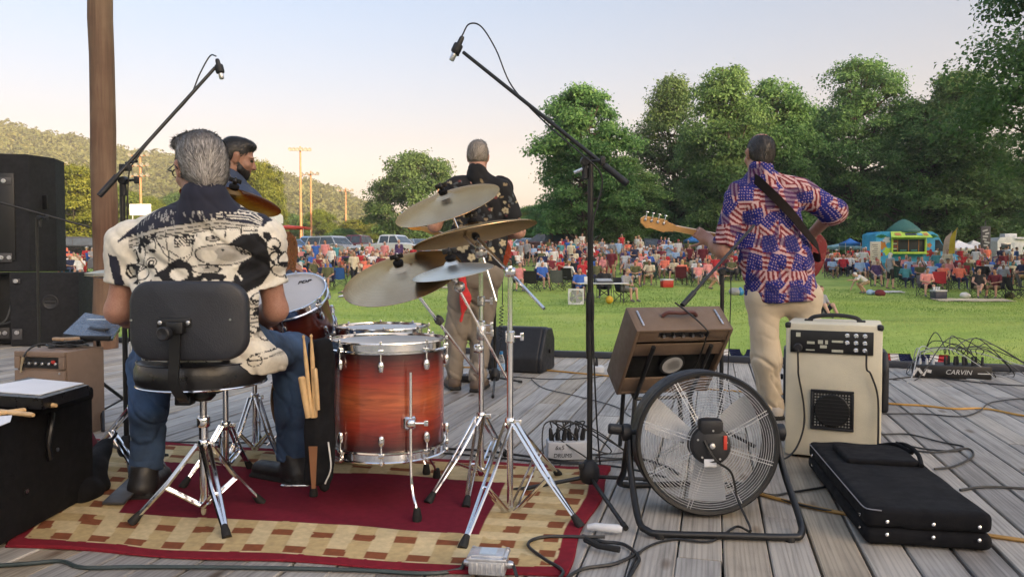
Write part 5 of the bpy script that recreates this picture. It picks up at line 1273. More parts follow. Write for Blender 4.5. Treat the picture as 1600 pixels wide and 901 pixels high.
# ---------------------------------------------------------------- fan
BLADE, nt, bs, out = new_mat('milky_blade'); bs.inputs['Roughness'].default_value = .35
nt.links.new(ramp(nt, noise(nt,9,3),[(.3,(.66,.67,.68)),(.7,(.80,.81,.82))]), bs.inputs['Base Color'])
tr = nt.nodes.new('ShaderNodeBsdfTranslucent'); tr.inputs[0].default_value = (.85,.86,.87,1); mx = nt.nodes.new('ShaderNodeMixShader'); mx.inputs[0].default_value = .5
nt.links.new(bs.outputs[0], mx.inputs[1]); nt.links.new(tr.outputs[0], mx.inputs[2]); nt.links.new(mx.outputs[0], out.inputs[0])
def fan():
 cn = P(1106,692,2.80); ax = Vector((.03,1,-.09)).normalized(); fr = frame(ax,(0,0,1)); D = .17; Rf = .262
 t = thing('floor_fan', 'round black drum fan with a silver wire grille on a tubular stand', 'fan',(cn.x, cn.y,0))
 b = MB(); b.lathe([(Rf - .012,-.004),(Rf,-.006),(Rf + .006,.0),(Rf + .002,.012),(Rf, D * .5),(Rf + .002, D - .012),(Rf + .006, D),(Rf, D + .005),(Rf - .012, D + .003),(Rf - .008, D * .5),(Rf - .012,-.004)], cn, ax,72, caps=False); b.build('housing', BLK, t, angle=50)
 for z in (.0, D):
  b = MB()
  rings = 19
  for k in range(rings if z == 0 else 9):
   r_ = .075 + (Rf - .02 - .075) * k / ((rings if z == 0 else 9) - 1); dome = -.030 * (1 - ((r_ - .07) / (Rf - .07)) ** 2) * (1 if z == 0 else -1)
   b.ring(cn + ax * (z + dome), ax, r_,.0009,56,4)
  for k in range(8):
   a = k * math.pi / 4 + .3; d = fr @ Vector((math.cos(a), math.sin(a),0)); sd = ax.cross(d)
   for s in (-.006,.006):
    b.tube([cn + ax * (z + (-.031 if z == 0 else .031)) + d * .07 + sd * s, cn + ax * (z + (-.020 if z == 0 else .02)) + d * .17 + sd * s, cn + ax * (z + (-.002 if z == 0 else .002)) + d * (Rf - .006) + sd * s],.0014,5)
  b.build('wire_grille', M('grille_wire',(.66,.66,.66),.35,.3), t)
 hub = cn + ax * .085
 b = MB(); b.lathe([(0,.02),(.045,.02),(.05,0),(.045,-.03),(0,-.03)], hub, ax,24)
 for k in range(3):
  a0 = k * 2.094 + .35; V, F = [],[]
  for i in range(7):
   r_ = .045 + (Rf - .03 - .045) * i / 6; wd = R(50 - 3 * i)
   for j in range(6):
    a = a0 + wd * (j / 5 - .5) + .02 * i; V.append(hub + fr @ Vector((r_ * math.cos(a), r_ * math.sin(a),(j / 5 - .5) * .07)))
  for i in range(6):
   for j in range(5): F.append((i * 6 + j, i * 6 + j + 1,(i + 1) * 6 + j + 1,(i + 1) * 6 + j))
  n_ = len(V); V2 = V + [v + ax * .0016 for v in V]; F2 = F + [tuple(q + n_ for q in reversed(f)) for f in F]; b.add(V2, F2)
 b.build('blade_wheel', BLADE, t, angle=30)
 b = MB(); m0 = cn - ax * .036
 b.lathe([(.0,-.030),(.060,-.030),(.070,-.024),(.073,-.004),(.073,.07),(.06,.09)], m0, ax,32); up = Vector((0,0,1)) - ax * ax.z
 b.box(m0 - ax * .004 + up * .066,(.088,.058,.062), bev=.014)
 mo = b.build('motor', BLKP, t)
 b = MB(); b.box(m0 - ax * .032 + Vector((.048,0,.012)),(.013,.006,.052), bev=.002); b.build('speed_switch', M('warning_red',(.55,.05,.03),.5), mo)
 b = MB(); b.box(m0 - ax * .033 + Vector((-.006,0,-.062)),(.046,.004,.028), bev=.001); b.build('rating_label', WHITEP, mo)
 b = MB()
 for k in range(5): a = k * 1.256 + .4; b.lathe([(.004,0),(.004,.003)], m0 - ax * .030 + fr @ Vector((.055 * math.cos(a),.055 * math.sin(a),0)),-ax,8)
 b.lathe([(.012,0),(.010,.01),(0,.012)], m0 - ax * .03,-ax,12); b.build('screw', STEEL, mo)
 # tubular cradle
 mid = cn + ax * (D * .5)
 for s in (-1,1):
  b = MB(); pv = mid + Vector((s * (Rf + .022),0,.03)); b.tube([mid + Vector((s * (Rf - .01),0,.03)), pv],.010,8); b.lathe([(.030,0),(.034,.01),(.034,.03),(.022,.036)], pv - Vector((s * .006,0,0)),(s,0,0),16)
  if s < 0: b.tube([pv, pv + Vector((-.05,0,.01))],.008,8); b.lathe([(.018,0),(.021,.01),(.021,.045),(.016,.05)], pv + Vector((-.03,0,.01)),(-1,0,0.1),12)
  b.build('pivot', BLKP, t)
 xl, xr = mid.x - Rf - .022, mid.x + Rf + .022; zp = mid.z + .03; yn = mid.y - .30; yf = mid.y + .26
 b = MB()
 b.tube(curve_pts([(xl, mid.y, zp),(xl - .004, mid.y - .07,.17),(xl - .003, yn + .06,.045),(xl + .02, yn + .005,.022),(xl + .07, yn - .012,.016),((xl + xr) / 2, yn - .028,.016),(xr - .075, yn - .042,.016),(xr - .03, yn - .03,.022),(xr - .004, yn + .05,.05),(xr, mid.y - .07,.18),(xr, mid.y, zp)],6),.0125,10)
 b.tube(curve_pts([(xl, mid.y, zp),(xl - .004, mid.y + .1,.12),(xl + .02, yf,.018),((xl + xr) / 2, yf + .02,.016),(xr - .02, yf,.018),(xr, mid.y + .1,.12),(xr, mid.y, zp)],6),.0125,10)
 b.build('stand_frame', BLK, t)
 for x_, y_ in ((xl + .06, yn - .01),(xr - .07, yn - .04)):
  b = MB(); b.lathe([(.016,.0),(.018,.012),(.014,.02)],(x_, y_,.0), n=10); b.build('rubber_foot', RUB, t)
 cable('fan_cable', 'black mains lead running from the fan motor down over the grille',[m0 - ax * .034 + Vector((-.03,0,.02)), m0 - ax * .05 + Vector((.01,0,-.05)), cn - ax * .03 + Vector((.075,-.02,-.10)), cn - ax * .02 + Vector((.10,-.03,-.20)), Vector((cn.x + .085, yn - .03,.035)), G(1150,822,.008), G(1110,845,.006), G(1050,842,.006), G(1005,858,.006), G(985,890,.006), G(975,930,.006)],.0045)
fan()
# ---------------------------------------------------------------- keyboard bag
kl = [G(1359,795,.13), G(1548,802,.13), G(1401,690,.13), G(1265,690,.13)]
c = (kl[0] + kl[1] + kl[2] + kl[3]) / 4; u = ((kl[2] + kl[3]) / 2 - (kl[0] + kl[1]) / 2); Ln = u.length; yw = math.atan2(u.y, u.x) - R(90); Wd = .395
rt = Matrix.Rotation(yw,3, 'Z'); L_ = lambda x, y, z: Vector((c.x, c.y,0)) + rt @ Vector((x, y, z))
t = thing('keyboard_bag', 'long padded black keyboard bag with silver studs lying flat on the boards', 'bag',(c.x, c.y,0), yw)
def baglump(X): return folds(.004,(5,3,5),3)(X) + .006 * vnoise(X * 4,5)
solid('lower_shell',[rbox(L_(0,0,.034),(Wd / 2, Ln / 2,.030),.024, np.array(rt))],.009, FAB, t, disp=folds(.003,(7,4,9),8))
solid('upper_shell',[rbox(L_(0,0,.096),(Wd / 2 - .002, Ln / 2 - .002,.036),.022, np.array(rt))],.009, FAB, t, disp=folds(.004,(6,4,9),3))
pk = solid('front_pocket',[rbox(L_(.02, Ln * .23,.138),(Wd * .36, Ln * .14,.016),.012, np.array(rt), k=.02)],.007, FAB, t, disp=folds(.004,(9,7,9),13))
b = MB(); b.tube([L_(-Wd / 2 - .001,-Ln / 2 + .05,.124), L_(-Wd / 2 - .001, Ln / 2 - .05,.124)],.0022,6); b.tube(curve_pts([L_(-Wd / 2 - .001,-Ln / 2 + .05,.124), L_(-Wd / 2 + .008,-Ln / 2 + .012,.124), L_(-Wd / 2 + .05,-Ln / 2 - .001,.124)],4),.0022,6); b.build('pale_piping', M('grey_piping',(.20,.20,.22),.6), t)
b = MB(); b.tube(curve_pts([L_(Wd * .30, Ln * .40,.135), L_(Wd * .42, Ln * .34,.165), L_(Wd * .45, Ln * .20,.160), L_(Wd * .40, Ln * .08,.138)],6),.009,8); b.tube(curve_pts([L_(Wd * .22, Ln * .43,.135), L_(Wd * .36, Ln * .36,.158), L_(Wd * .44, Ln * .25,.148)],6),.008,8); b.build('carry_strap', FAB, t)
for x in (-.33,.03,.38):
 for z in (.045,.088): b = MB(); b.lathe([(.006,0),(.006,.003),(.0,.006)], L_(x * Wd,-Ln / 2 - .001, z), rt @ Vector((0,-1,0)),10); b.build('stud', CHR, t)
for y in (-.44,.38):
 for z in (.045,.088): b = MB(); b.lathe([(.006,0),(.006,.003),(.0,.006)], L_(-Wd / 2 - .001, y * Ln, z), rt @ Vector((-1,0,0)),10); b.build('stud', CHR, t)
# ---------------------------------------------------------------- black case at the left edge
cX = G(135,787).x - .01; c = Vector((cX - .33,2.44,0))
t = thing('road_case', 'big black fabric covered case at the left front edge of the stage', 'case', c)
b = MB(); b.box(c + Vector((0,.04,.232)),(.66,1.10,.44), bev=.02); b.build('case_body', FAB, t)
b = MB(); b.box(c + Vector((0,.04,.425)),(.668,1.108,.06), bev=.018); b.build('lid', FAB, t)
b = MB(); b.tube(curve_pts([c + Vector((.338,.30,.40)), c + Vector((.352,.27,.37)), c + Vector((.352,.25,.30)), c + Vector((.345,.27,.24))],5),.010,8); b.build('handle', VINYL, t)
b = MB(); b.lathe([(.008,0),(.008,.004)], c + Vector((.335,.33,.26)),(1,0,0),8); b.lathe([(.008,0),(.008,.004)], c + Vector((.335,.15,.16)),(1,0,0),8); b.build('stud', STEEL, t)
zt = .457
def flat_quad(name, pts, z, th_, mat, label, cat):
 q = [G(x, y, z) for x, y in pts]; b = MB(); V = q + [p - Vector((0,0, th_)) for p in q]; n = len(q)
 b.add(V,[tuple(range(n)), tuple(range(2 * n - 1, n - 1,-1))] + [(i, i + n,(i + 1) % n + n,(i + 1) % n) for i in range(n)]); return tag(b.build(name, mat, None, world=False, smooth=False), label, cat)
flat_quad('binder',[(-55,614),(66,622),(139,601),(45,589)], zt + .042,.038, VINYL, 'thick black binder lying on the black case', 'binder')
flat_quad('sheet_music',[(-50,608),(63,616),(131,598),(52,591)], zt + .046,.003, WHITEP, 'white sheet of paper lying on the black binder', 'paper')
for a, e, lb in (((-70,628),(88,633), 'long drumstick on the black case right below the binder'),((-60,636),(52,648), 'drumstick on the black case nearer the front edge'),((-50,652),(40,640), 'drumstick crossing under the others on the black case')):
 b = MB(); p0, p1 = G(*a, zt + .009), G(*e, zt + .009); b.tube([p0, p0.lerp(p1,.97), p1],[.008,.008,.006],10); tag(b.build('drumstick', STICK, None, world=False), lb, 'drumstick', 'sticks on the black case')
flat_quad('paper_sheet',[(-30,652),(-20,672),(16,658),(19,648)], zt + .004,.002, WHITEP, 'white paper corner on the front of the black case', 'paper')
# slumped bag and maroon cloth between case and leg
q = G(150,775)
o = solid('open_bag',[cone(G(118,790) + Vector((0,.05,.05)), G(165,745) + Vector((0,0,.13)),.06,.03, k=.05), cone(G(120,775) + Vector((0,.1,.10)), G(183,735) + Vector((0,.0,.17)),.035,.012, k=.05), cone(G(125,790) + Vector((0,.02,.03)), G(160,770) + Vector((0,0,.03)),.035,.03, k=.05)],.008, FAB, None, disp=folds(.012,(7,7,7),21))
tag(o, 'slumped black cloth bag beside the black case on the rug edge', 'bag')
o = solid('maroon_cloth',[ell(G(140,738) + Vector((-.02,0,.10)),(.055,.06,.11), k=.03)],.008, M('maroon_cloth',(.14,.025,.04),.9), None, disp=folds(.008,(9,9,9),22)); tag(o, 'maroon cloth bundle poking out behind the black bag', 'cloth')
# ---------------------------------------------------------------- boxes and wiring on the deck
jb = G(761,903); yw = R(-8); rt = Matrix.Rotation(yw,3, 'Z'); L_ = lambda x, y, z: jb + rt @ Vector((x, y + .03, z))
t = thing('junction_box', 'cast metal junction box on the front edge of the rug', 'box', jb, yw)
b = MB(); b.box(L_(0,0,.034),(.112,.085,.044), rot=rt, bev=.006);
for k in range(-3,4): b.box(L_(k * .015,-.0435,.034),(.006,.006,.036), rot=rt, bev=.002)
b.build('box_body', ALU, t)
b = MB(); b.box(L_(0,0,.061),(.122,.094,.010), rot=rt, bev=.003); b.box(L_(0,0,.068),(.098,.07,.008), rot=rt, bev=.003); ld = b.build('lid', ALU, t)
for sx_ in (-1,1):
 for sy_ in (-1,1): b = MB(); b.lathe([(.006,0),(.006,.004)], L_(sx_ * .053, sy_ * .039,.066), n=10); b.build('screw', STEEL, ld)
b = MB(); b.box(L_(.0,0,.0725),(.05,.05,.0012), rot=rt); b.build('sticker', M('sticker_blue',(.42,.52,.62),.35), ld)
for s in (-1,1):
 b = MB(); b.lathe([(.012,0),(.013,.008),(.009,.02)], L_(s * .056,0,.034), rt @ Vector((s,0,0)),12); b.build('cable_gland', STEEL, t)
cable('mains_cable', 'dark green black cable running along the front of the rug to the junction box', gp([(-40,885),(40,880),(95,876),(130,886),(220,885),(380,886),(560,890),(660,895),(715,890)],.008) + [L_(-.075,0,.034)],.0065, M('cable_green',(.035,.05,.05),.5))
cable('mains_cable', 'black cable from the junction box curling over the right side of the rug',[L_(.075,0,.034)] + gp([(815,912),(850,915),(880,893),(850,872),(825,850),(850,838),(915,838),(945,838)],.018),.0055)
cable('mains_cable', 'black cable with a plug joint curving off the rug to the front boards', gp([(910,836),(940,845),(975,850),(998,870),(990,890),(975,915)],.010),.006)
cable('mains_cable', 'black cable curving from the front boards up to the fan stand', gp([(860,925),(905,890),(960,880),(1000,862)],.007),.0055)
b = MB(); b.tube(gp([(915,842),(935,852),(968,858)],.02),.011,8); tag(b.build('plug_joint', RUB, None, world=False), 'black plug joint lying at the right edge of the rug', 'plug')
p0, p1 = G(918,832), G(972,836); b = MB(); b.tube([p0 + Vector((0,0,.02)), p0.lerp(p1,.2) + Vector((0,0,.024)), p0.lerp(p1,.9) + Vector((0,0,.022)), p1 + Vector((0,0,.02))],[.010,.014,.016,.009],10); tag(b.build('adapter', GREYW, None, world=False), 'flat grey adapter beside the plug joint near the cymbal stand foot', 'adapter')
# drum wiring box with its handwriting
q = G(888,719); yw = R(4); rt = Matrix.Rotation(yw,3, 'Z'); L_ = lambda x, y, z: q + rt @ Vector((x, y + .05, z))
t = thing('stage_box', 'white stage box with handwriting and black plugs behind the rug', 'box', q, yw)
b = MB(); b.box(L_(0,0,.045),(.195,.10,.085), rot=rt, bev=.005); sb_ = b.build('box_body', GREYW, t)
b = MB()
for k in range(6): b.lathe([(.012,0),(.013,.02),(.009,.055),(.005,.065)], L_(-.075 + k * .03,.0,.085),(.1 * (k % 3 - 1),-.1,1),10)
b.build('plug', BLKP, t)
rtx = rt @ Matrix(((1,0,0),(0,0,-1),(0,1,0)))
inv = mw(sb_).inverted()
for (txt, x, z, sz) in (('6x5',-.042,.062,.030),('DRUMS',-.028,.024,.027)):
 pos = inv @ L_(x,-.0512, z); text_obj('handwriting', txt, sz, LETBLK, sb_, pos, Matrix(((1,0,0),(0,0,-1),(0,1,0))) ,.0004,.15)
rr = random.Random(12)
for k in range(9):
 a = L_(-.075 + (k % 6) * .03,-.005,.15); px = rr.uniform(835,1010); e = G(px, rr.uniform(700,722),.008); m_ = a.lerp(e,.45) + Vector((rr.uniform(-.08,.08),0, rr.uniform(.02,.10)))
 cable('drum_lead', 'black microphone lead arching out of the white stage box',[a, a + Vector((.0,0,.03)), m_, e + Vector((rr.uniform(-.04,.04),0,.01)), e + Vector((rr.uniform(-.2,.2), rr.uniform(-.05,.1),0))],.0035, group='leads of the white stage box', n=7)
cable('floor_cable', 'black bundle cable lying behind the rug from the stage box to the fan', gp([(690,700),(760,704),(850,716),(900,722),(950,718),(1000,716),(1040,728),(1060,740)],.01),.006)
cable('floor_cable', 'black cable running behind the rug at its back edge', gp([(250,690),(420,692),(560,700),(700,708),(790,716),(860,722),(960,728),(1040,745)],.009),.005)
cable('floor_cable', 'thin grey cable crossing the open deck toward the brown amplifier', gp([(830,592),(850,606),(900,618),(960,634),(985,650)],.006),.004, M('cable_grey',(.06,.065,.07),.5))
cable('floor_cable', 'thin dark cable crossing the deck behind the tall boom stand', gp([(800,588),(860,592),(920,590),(960,585),(1010,590)],.006),.004)
cable('orange_cord', 'orange extension cord along the back of the deck past the singing guitarist', gp([(640,565),(720,573),(800,574),(865,579),(930,585),(1000,592),(1100,606),(1170,612),(1240,616)],.008),.007, YCORD, 'cord')
cable('orange_cord', 'orange extension cord crossing the deck right of the cream amplifier', gp([(1240,617),(1390,630),(1440,633),(1490,638),(1540,638),(1600,649),(1680,656)],.008),.007, YCORD, 'cord')
cable('orange_cord', 'orange brown cord passing under the keyboard bag', gp([(1165,765),(1220,780),(1290,796),(1400,815),(1560,838),(1660,852)],.008),.0075, M('cord_ochre',(.33,.19,.05),.55, var=.2), 'cord')
cable('floor_cable', 'black cable from the fan toward the keyboard bag', gp([(1150,752),(1200,772),(1240,768),(1290,760)],.007),.005)
cable('floor_cable', 'black cable doubling back beside the keyboard bag', gp([(1180,768),(1260,790),(1330,802)],.010),.0045)
cable('floor_cable', 'black cable swinging across the right side of the deck', gp([(1380,646),(1440,646),(1500,650),(1530,642),(1550,628),(1610,622),(1680,626)],.009),.0045)
cable('floor_cable', 'black cable looping behind the keyboard bag to the right', gp([(1378,678),(1420,678),(1470,690),(1505,697),(1490,704),(1440,700),(1400,690)],.007),.0045)
cable('floor_cable', 'black cable snaking from the bag strap over the boards', gp([(1400,700),(1460,706),(1510,700),(1520,712),(1490,728),(1460,732)],.008),.005)
cable('floor_cable', 'black cable at the right edge beside the keyboard bag', gp([(1500,765),(1540,760),(1610,763),(1680,768)],.007),.0055)
cable('floor_cable', 'black cable running along the front kerb at the right', gp([(1390,592),(1440,588),(1500,594),(1560,600),(1640,604)],.007),.005)
# mixer box at the front edge
q = G(1487,592); yw = -TH + R(2); rt = Matrix.Rotation(yw,3, 'Z'); L_ = lambda x, y, z: q + rt @ Vector((x, y + .09, z))
t = thing('stage_mixer', 'black stage box with white lettering under a tangle of leads', 'mixer', q, yw)
b = MB(); b.box(L_(.02,0,.055),(.55,.17,.105), rot=rt, bev=.006); mb_ = b.build('box_body', BLK, t)
b = MB();
for k in range(9): b.lathe([(.011,0),(.012,.02),(.009,.07)], L_(-.02 + k * .034,(.0,.04)[k % 2],.107),(.1 * math.sin(k),.1,1),10)
b.build('plug', BLKP, t)
b = MB()
for k in range(3): b.lathe([(.012,0),(.012,.02),(.008,.05)], L_(-.22 + k * .05,-.02,.107),(.0,-.1,1),10)
b.build('plug', GREYW, t)
inv = mw(mb_).inverted(); RX = Matrix(((1,0,0),(0,0,-1),(0,1,0)))
text_obj('lettering', 'CARVIN',.054, LETWHT, mb_, inv @ L_(.05,-.0862,.055), RX,.0005,.25)
b = MB(); b.box(L_(.235,-.0862,.050),(.085,.002,.008), rot=rt); b.build('small_print', LETWHT, mb_)
b = MB()
for k,(x, z, a, e, rr_) in enumerate(((-.27,.055,.02,.07,.5),(-.235,.06,.02,.05,-.6),(-.20,.05,.02,.06,.4),(-.165,.06,.03,.025,.2))): b.box(L_(x,-.0862, z),(a,.002, e), rt @ Matrix.Rotation(rr_,3, 'Y'))
b.build('white_mark', LETWHT, mb_)
rr = random.Random(4)
for k in range(17):
 a = L_(-.02 + (k % 9) * .034,.02,.19) if k % 4 != 3 else L_(-.22 + (k % 3) * .05,-.02,.16); px = rr.choice([rr.uniform(1380,1440), rr.uniform(1545,1640)]); e = G(px, rr.uniform(578,600),.006)
 m_ = a.lerp(e,.4) + Vector((rr.uniform(-.1,.1), rr.uniform(-.05,.1), rr.uniform(.05,.24)))
 cable('mixer_lead', 'thin lead arching out of the black stage box at the front edge',[a, a + Vector((0,0,.05)), m_, e + Vector((0,0,.012)), e + Vector((rr.uniform(-.25,.25),.03,0))],.004,[CABLE, CABLE, M('cable_grey',(.06,.065,.07),.5), M('cable_pale',(.35,.37,.38),.5)][k % 4], group='leads of the stage mixer', n=7)
# bottle and small boxes
q = G(783,589); t = thing('water_bottle', 'clear plastic water bottle with a blue cap standing by the floor monitor', 'bottle', q)
mg, nt, bs, out = new_mat('clear_plastic'); bs.inputs['Base Color'].default_value = (.85,.92,.97,1); bs.inputs['Transmission Weight'].default_value = .8; bs.inputs['Roughness'].default_value = .12; bs.inputs['IOR'].default_value = 1.33
nt.links.new(ramp(nt, noise(nt,30,2),[(.3,.08),(.7,.2)]), bs.inputs['Roughness'])
b = MB(); b.lathe([(0,.002),(.03,.002),(.033,.01),(.033,.13),(.030,.15),(.014,.19),(.013,.20),(0,.20)], q, n=20); b.build('body', mg, t)
b = MB(); b.lathe([(.0165,.192),(.0165,.215),(0,.216)], q, n=16); b.build('cap', BLUEP, t)
b = MB(); b.lathe([(.0336,.06),(.0336,.115)], q, n=20); b.build('label_band', M('bottle_label',(.25,.42,.62),.4), t)
q = G(728,597); t = thing('effects_pedal', 'small black effects pedal between the boots of the singing guitarist', 'pedal', q)
b = MB(); b.box(q + Vector((0,.05,.03)),(.13,.12,.05), bev=.008); b.build('pedal_body', BLKP, t); b = MB(); b.lathe([(.012,0),(.012,.015),(0,.018)], q + Vector((0,.03,.055)), n=10); b.build('foot_switch', CHR, t)
q = G(935,583); t = thing('direct_box', 'small grey junction box with an upright plug on the deck left of the brown amplifier', 'box', q)
b = MB(); b.box(q + Vector((0,.05,.03)),(.10,.12,.055), bev=.006); b.build('box_body', GREYW, t); b = MB(); b.lathe([(.014,0),(.014,.03),(.008,.08)], q + Vector((-.01,.05,.055)), n=10); b.build('plug', BLKP, t)
# bunting along the front edge
RED = M('bunting_red',(.42,.03,.04),.8); BLU = M('bunting_blue',(.02,.03,.10),.8); WHT = M('bunting_white',(.75,.74,.74),.8)
for i,(px, lb) in enumerate(((1163, 'left of the trouser leg of the man in the flag shirt'),(1422, 'right of the cream amplifier'),(1045, 'hidden behind the brown amplifier'))):
 a = ab(G(px,570))[0]; c = DV * a + DU * (EDGE + .05)
 t = thing('bunting', 'pleated bunting ' + lb, 'bunting', c,-TH, 'fan bunting on the stage front')
 for (r0, r1, m_) in ((.03,.13, BLU),(.132,.20, WHT),(.202,.28, RED)):
  V, F = [],[]; n = 40
  for k in range(n + 1):
   an = math.pi + math.pi * k / n; dy = .012 * (k % 2)
   for r_ in (r0, r1): V.append((r_ * math.cos(an), dy,.09 + r_ * math.sin(an) + .03 * math.cos(an) ** 2))
  for k in range(n): F.append((2 * k,2 * k + 1,2 * k + 3,2 * k + 2))
  o_ = len(V); V2 = V + [(x, y + .004, z) for x, y, z in V]; b = MB(); b.add(V2, F + [tuple(q_ + o_ for q_ in f) for f in F]); b.build('stripe', m_, t, world=False, smooth=False)
# ---------------------------------------------------------------- the wooden post
pp = G(166,545); pp.y = 8.35; pp.x = P(166,480,8.35).x
m, nt, bs, out = new_mat('post_wood')
tc = nt.nodes.new('ShaderNodeTexCoord'); mp = node(nt, 'ShaderNodeMapping'); mp.inputs['Scale'].default_value = (14,14,.9); nt.links.new(tc.outputs['Object'], mp.inputs['Vector'])
gr = noise(nt,1.5,7,.65, mp.outputs[0],.6); bl_ = noise(nt,1.1,4)
c = mix_rgb(nt,.6, ramp(nt, gr,[(.3,(.040,.022,.014)),(.5,(.135,.075,.045)),(.72,(.27,.175,.11))]), ramp(nt, bl_,[(.35,(.10,.045,.028)),(.65,(.22,.15,.10))]))
nt.links.new(c, bs.inputs['Base Color']); bs.inputs['Roughness'].default_value = .8
bp = node(nt, 'ShaderNodeBump', i_Strength=.7, i_Distance=.01); nt.links.new(gr, bp.inputs['Height']); nt.links.new(bp.outputs[0], bs.inputs['Normal'])
b = MB(); rr = random.Random(2)
b.tube([Vector((pp.x + .012 * rr.uniform(-1,1), pp.y,-.8 + 7.2 * k / 18)) for k in range(19)],[.128 * (1 + .03 * rr.uniform(-1,1)) for k in range(19)],28)
tag(b.build('wooden_post', m, None, world=False), 'tall weathered round wooden post at the front of the stage behind the drummer', 'post')
# ================================================================ people on the stage
def skin_mat(name, rgb, dark):
 m, nt, bs, out = new_mat(name)
 c = ramp(nt, noise(nt,14,5,.7),[(.3, dark),(.7, rgb)]); c = mix_rgb(nt,.5, c, ramp(nt, noise(nt,190,2),[(.35,(.72,.66,.62)),(.6,(1,1,1))]), 'MULTIPLY'); nt.links.new(c, bs.inputs['Base Color'])
 bs.inputs['Roughness'].default_value = .52; bs.inputs['Subsurface Weight'].default_value = .12; bs.inputs['Subsurface Radius'].default_value = (.012,.005,.003); bs.inputs['Subsurface Scale'].default_value = 1.0
 bp = node(nt, 'ShaderNodeBump', i_Strength=.35, i_Distance=.003); nt.links.new(noise(nt,120,4), bp.inputs['Height']); nt.links.new(bp.outputs[0], bs.inputs['Normal'])
 MATS[name] = m; return m
SKIN1 = skin_mat('skin_tanned',(.40,.215,.155),(.32,.155,.105)); SKIN2 = skin_mat('skin_olive',(.36,.19,.125),(.28,.135,.085)); SKIN3 = skin_mat('skin_fair',(.52,.29,.21),(.44,.22,.15))
LIP = M('lip',(.30,.10,.085),.5); EYE_M = M('eye_dark',(.03,.025,.02),.2)
JEANS = M('blue_denim',(.040,.078,.155),.88, var=.5, scale=7, bump=.4, bscale=520)
KHAKI = M('khaki_cloth',(.54,.45,.325),.85, var=.08, scale=5, bump=.3, bscale=420)
TAUPE = M('taupe_cloth',(.20,.165,.125),.88, var=.14, scale=6, bump=.3, bscale=420)
BOOT = M('black_boot',(.014,.013,.013),.5, var=.25, bump=.3, bscale=90); BROWNBOOT = M('brown_boot',(.09,.06,.04),.7, var=.25); SHOEW = M('pale_shoe',(.42,.38,.33),.6)
class Fr:
 """a frame of the body: local x right of the figure, y where it faces, z up"""
 def __init__(s, o, yaw=0, pitch=0, roll=0, k=1.0):
  s.k = k; s.o = Vector(o); s.m = Matrix.Rotation(yaw,3, 'Z') @ Matrix.Rotation(pitch,3, 'X') @ Matrix.Rotation(roll,3, 'Y'); s.r = np.array(s.m)
 def __call__(s, x, y, z): return s.o + s.m @ Vector((x * s.k, y * s.k, z * s.k))
def head_prims(H, t=0):
 k = H.k; q = H; r = lambda *a: tuple(v * k for v in a)
 pr = [ell(q(0,-.014,.036), r(.074,.094,.082), H.r, t), ell(q(0,.022,-.030), r(.062,.072,.075), H.r, t,.03), ell(q(0,.060,-.088), r(.030,.027,.022), H.r, t,.03),
          cone(q(0,.088,.012), q(0,.108,-.026),.0085 * k,.014 * k, t,.012), ell(q(-.011,.100,-.030), r(.010,.010,.008), H.r, t,.008), ell(q(.011,.100,-.030), r(.010,.010,.008), H.r, t,.008),
          ell(q(-.030,.074,.024), r(.030,.018,.010), H.r, t,.012), ell(q(.030,.074,.024), r(.030,.018,.010), H.r, t,.012), ell(q(-.042,.058,-.028), r(.022,.022,.020), H.r, t,.02), ell(q(.042,.058,-.028), r(.022,.022,.020), H.r, t,.02),
          ell(q(0,.088,-.056), r(.023,.009,.0055), H.r,1,.004), ell(q(0,.086,-.065), r(.020,.009,.006), H.r,1,.004),
          ell(q(-.030,.082,.006), r(.012,.008,.007), H.r,2,.003), ell(q(.030,.082,.006), r(.012,.008,.007), H.r,2,.003),
          cone(q(0,-.028,-.045), q(0,-.034,-.165),.054 * k,.054 * k, t,.04)]
 for s in (-1,1):
  pr += [ell(q(s * .074,-.010,-.004), r(.009,.020,.031), np.array(H.m @ Matrix.Rotation(-s * .35,3, 'Z')), t,.008), ell(q(s * .080,-.014,.010), r(.006,.019,.017), np.array(H.m @ Matrix.Rotation(-s * .4,3, 'Z')), t,.006), ell(q(s * .076,-.004,-.030), r(.006,.009,.009), H.r, t,.006)]
 return pr
def hand_prims(w, d, n, side, L=.185, curl=.9, t=0, spread=.05):
 """palm and five bent fingers from the wrist w along d, back of the hand facing n; side=+1/-1 puts the thumb"""
 w = Vector(w); d = Vector(d).normalized(); n = Vector(n); n = (n - d * n.dot(d)).normalized(); s = d.cross(n).normalized() * side
 k = L / .185; pr = []
 pm = w + d * .050 * k; rot = Matrix((s, d, n)).transposed()
 pr.append(rbox(pm,(.039 * k,.048 * k,.013 * k),.012 * k, np.array(rot), t,.015)); pr.append(cone(w - d * .03, w + d * .02 * k,.027 * k,.026 * k, t,.03))
 for i,(o, ln) in enumerate(((.030,.072),(.010,.082),(-.010,.076),(-.029,.060))):
  p = w + d * .092 * k + s * o * k; a = 0.0; dd = d + s * (o * spread * 12); dd.normalize(); r = .0092 * k
  for j, fr_ in enumerate((.45,.32,.23)):
   a += curl * (.55,.75,.45)[j]; v = (dd * math.cos(a) - n * math.sin(a)); q = p + v * ln * fr_ * 1.05 * k
   pr.append(cone(p, q, r, r * .92, t,.004)); p = q; r *= .92
 p = w + d * .025 * k + s * .034 * k; v = (d * .65 + s * .75 - n * .25).normalized(); r = .0115 * k
 for j, ln in enumerate((.042,.034,.027)):
  q = p + v * ln * k; pr.append(cone(p, q, r, r * .9, t,.008 if j == 0 else .004)); p = q; r *= .9; v = (v * .8 - n * .35 * curl + d * .25).normalized()
 return pr
def mixc(a, b, f): return np.array(a) * (1 - f)[:, None] + np.array(b) * f[:, None]
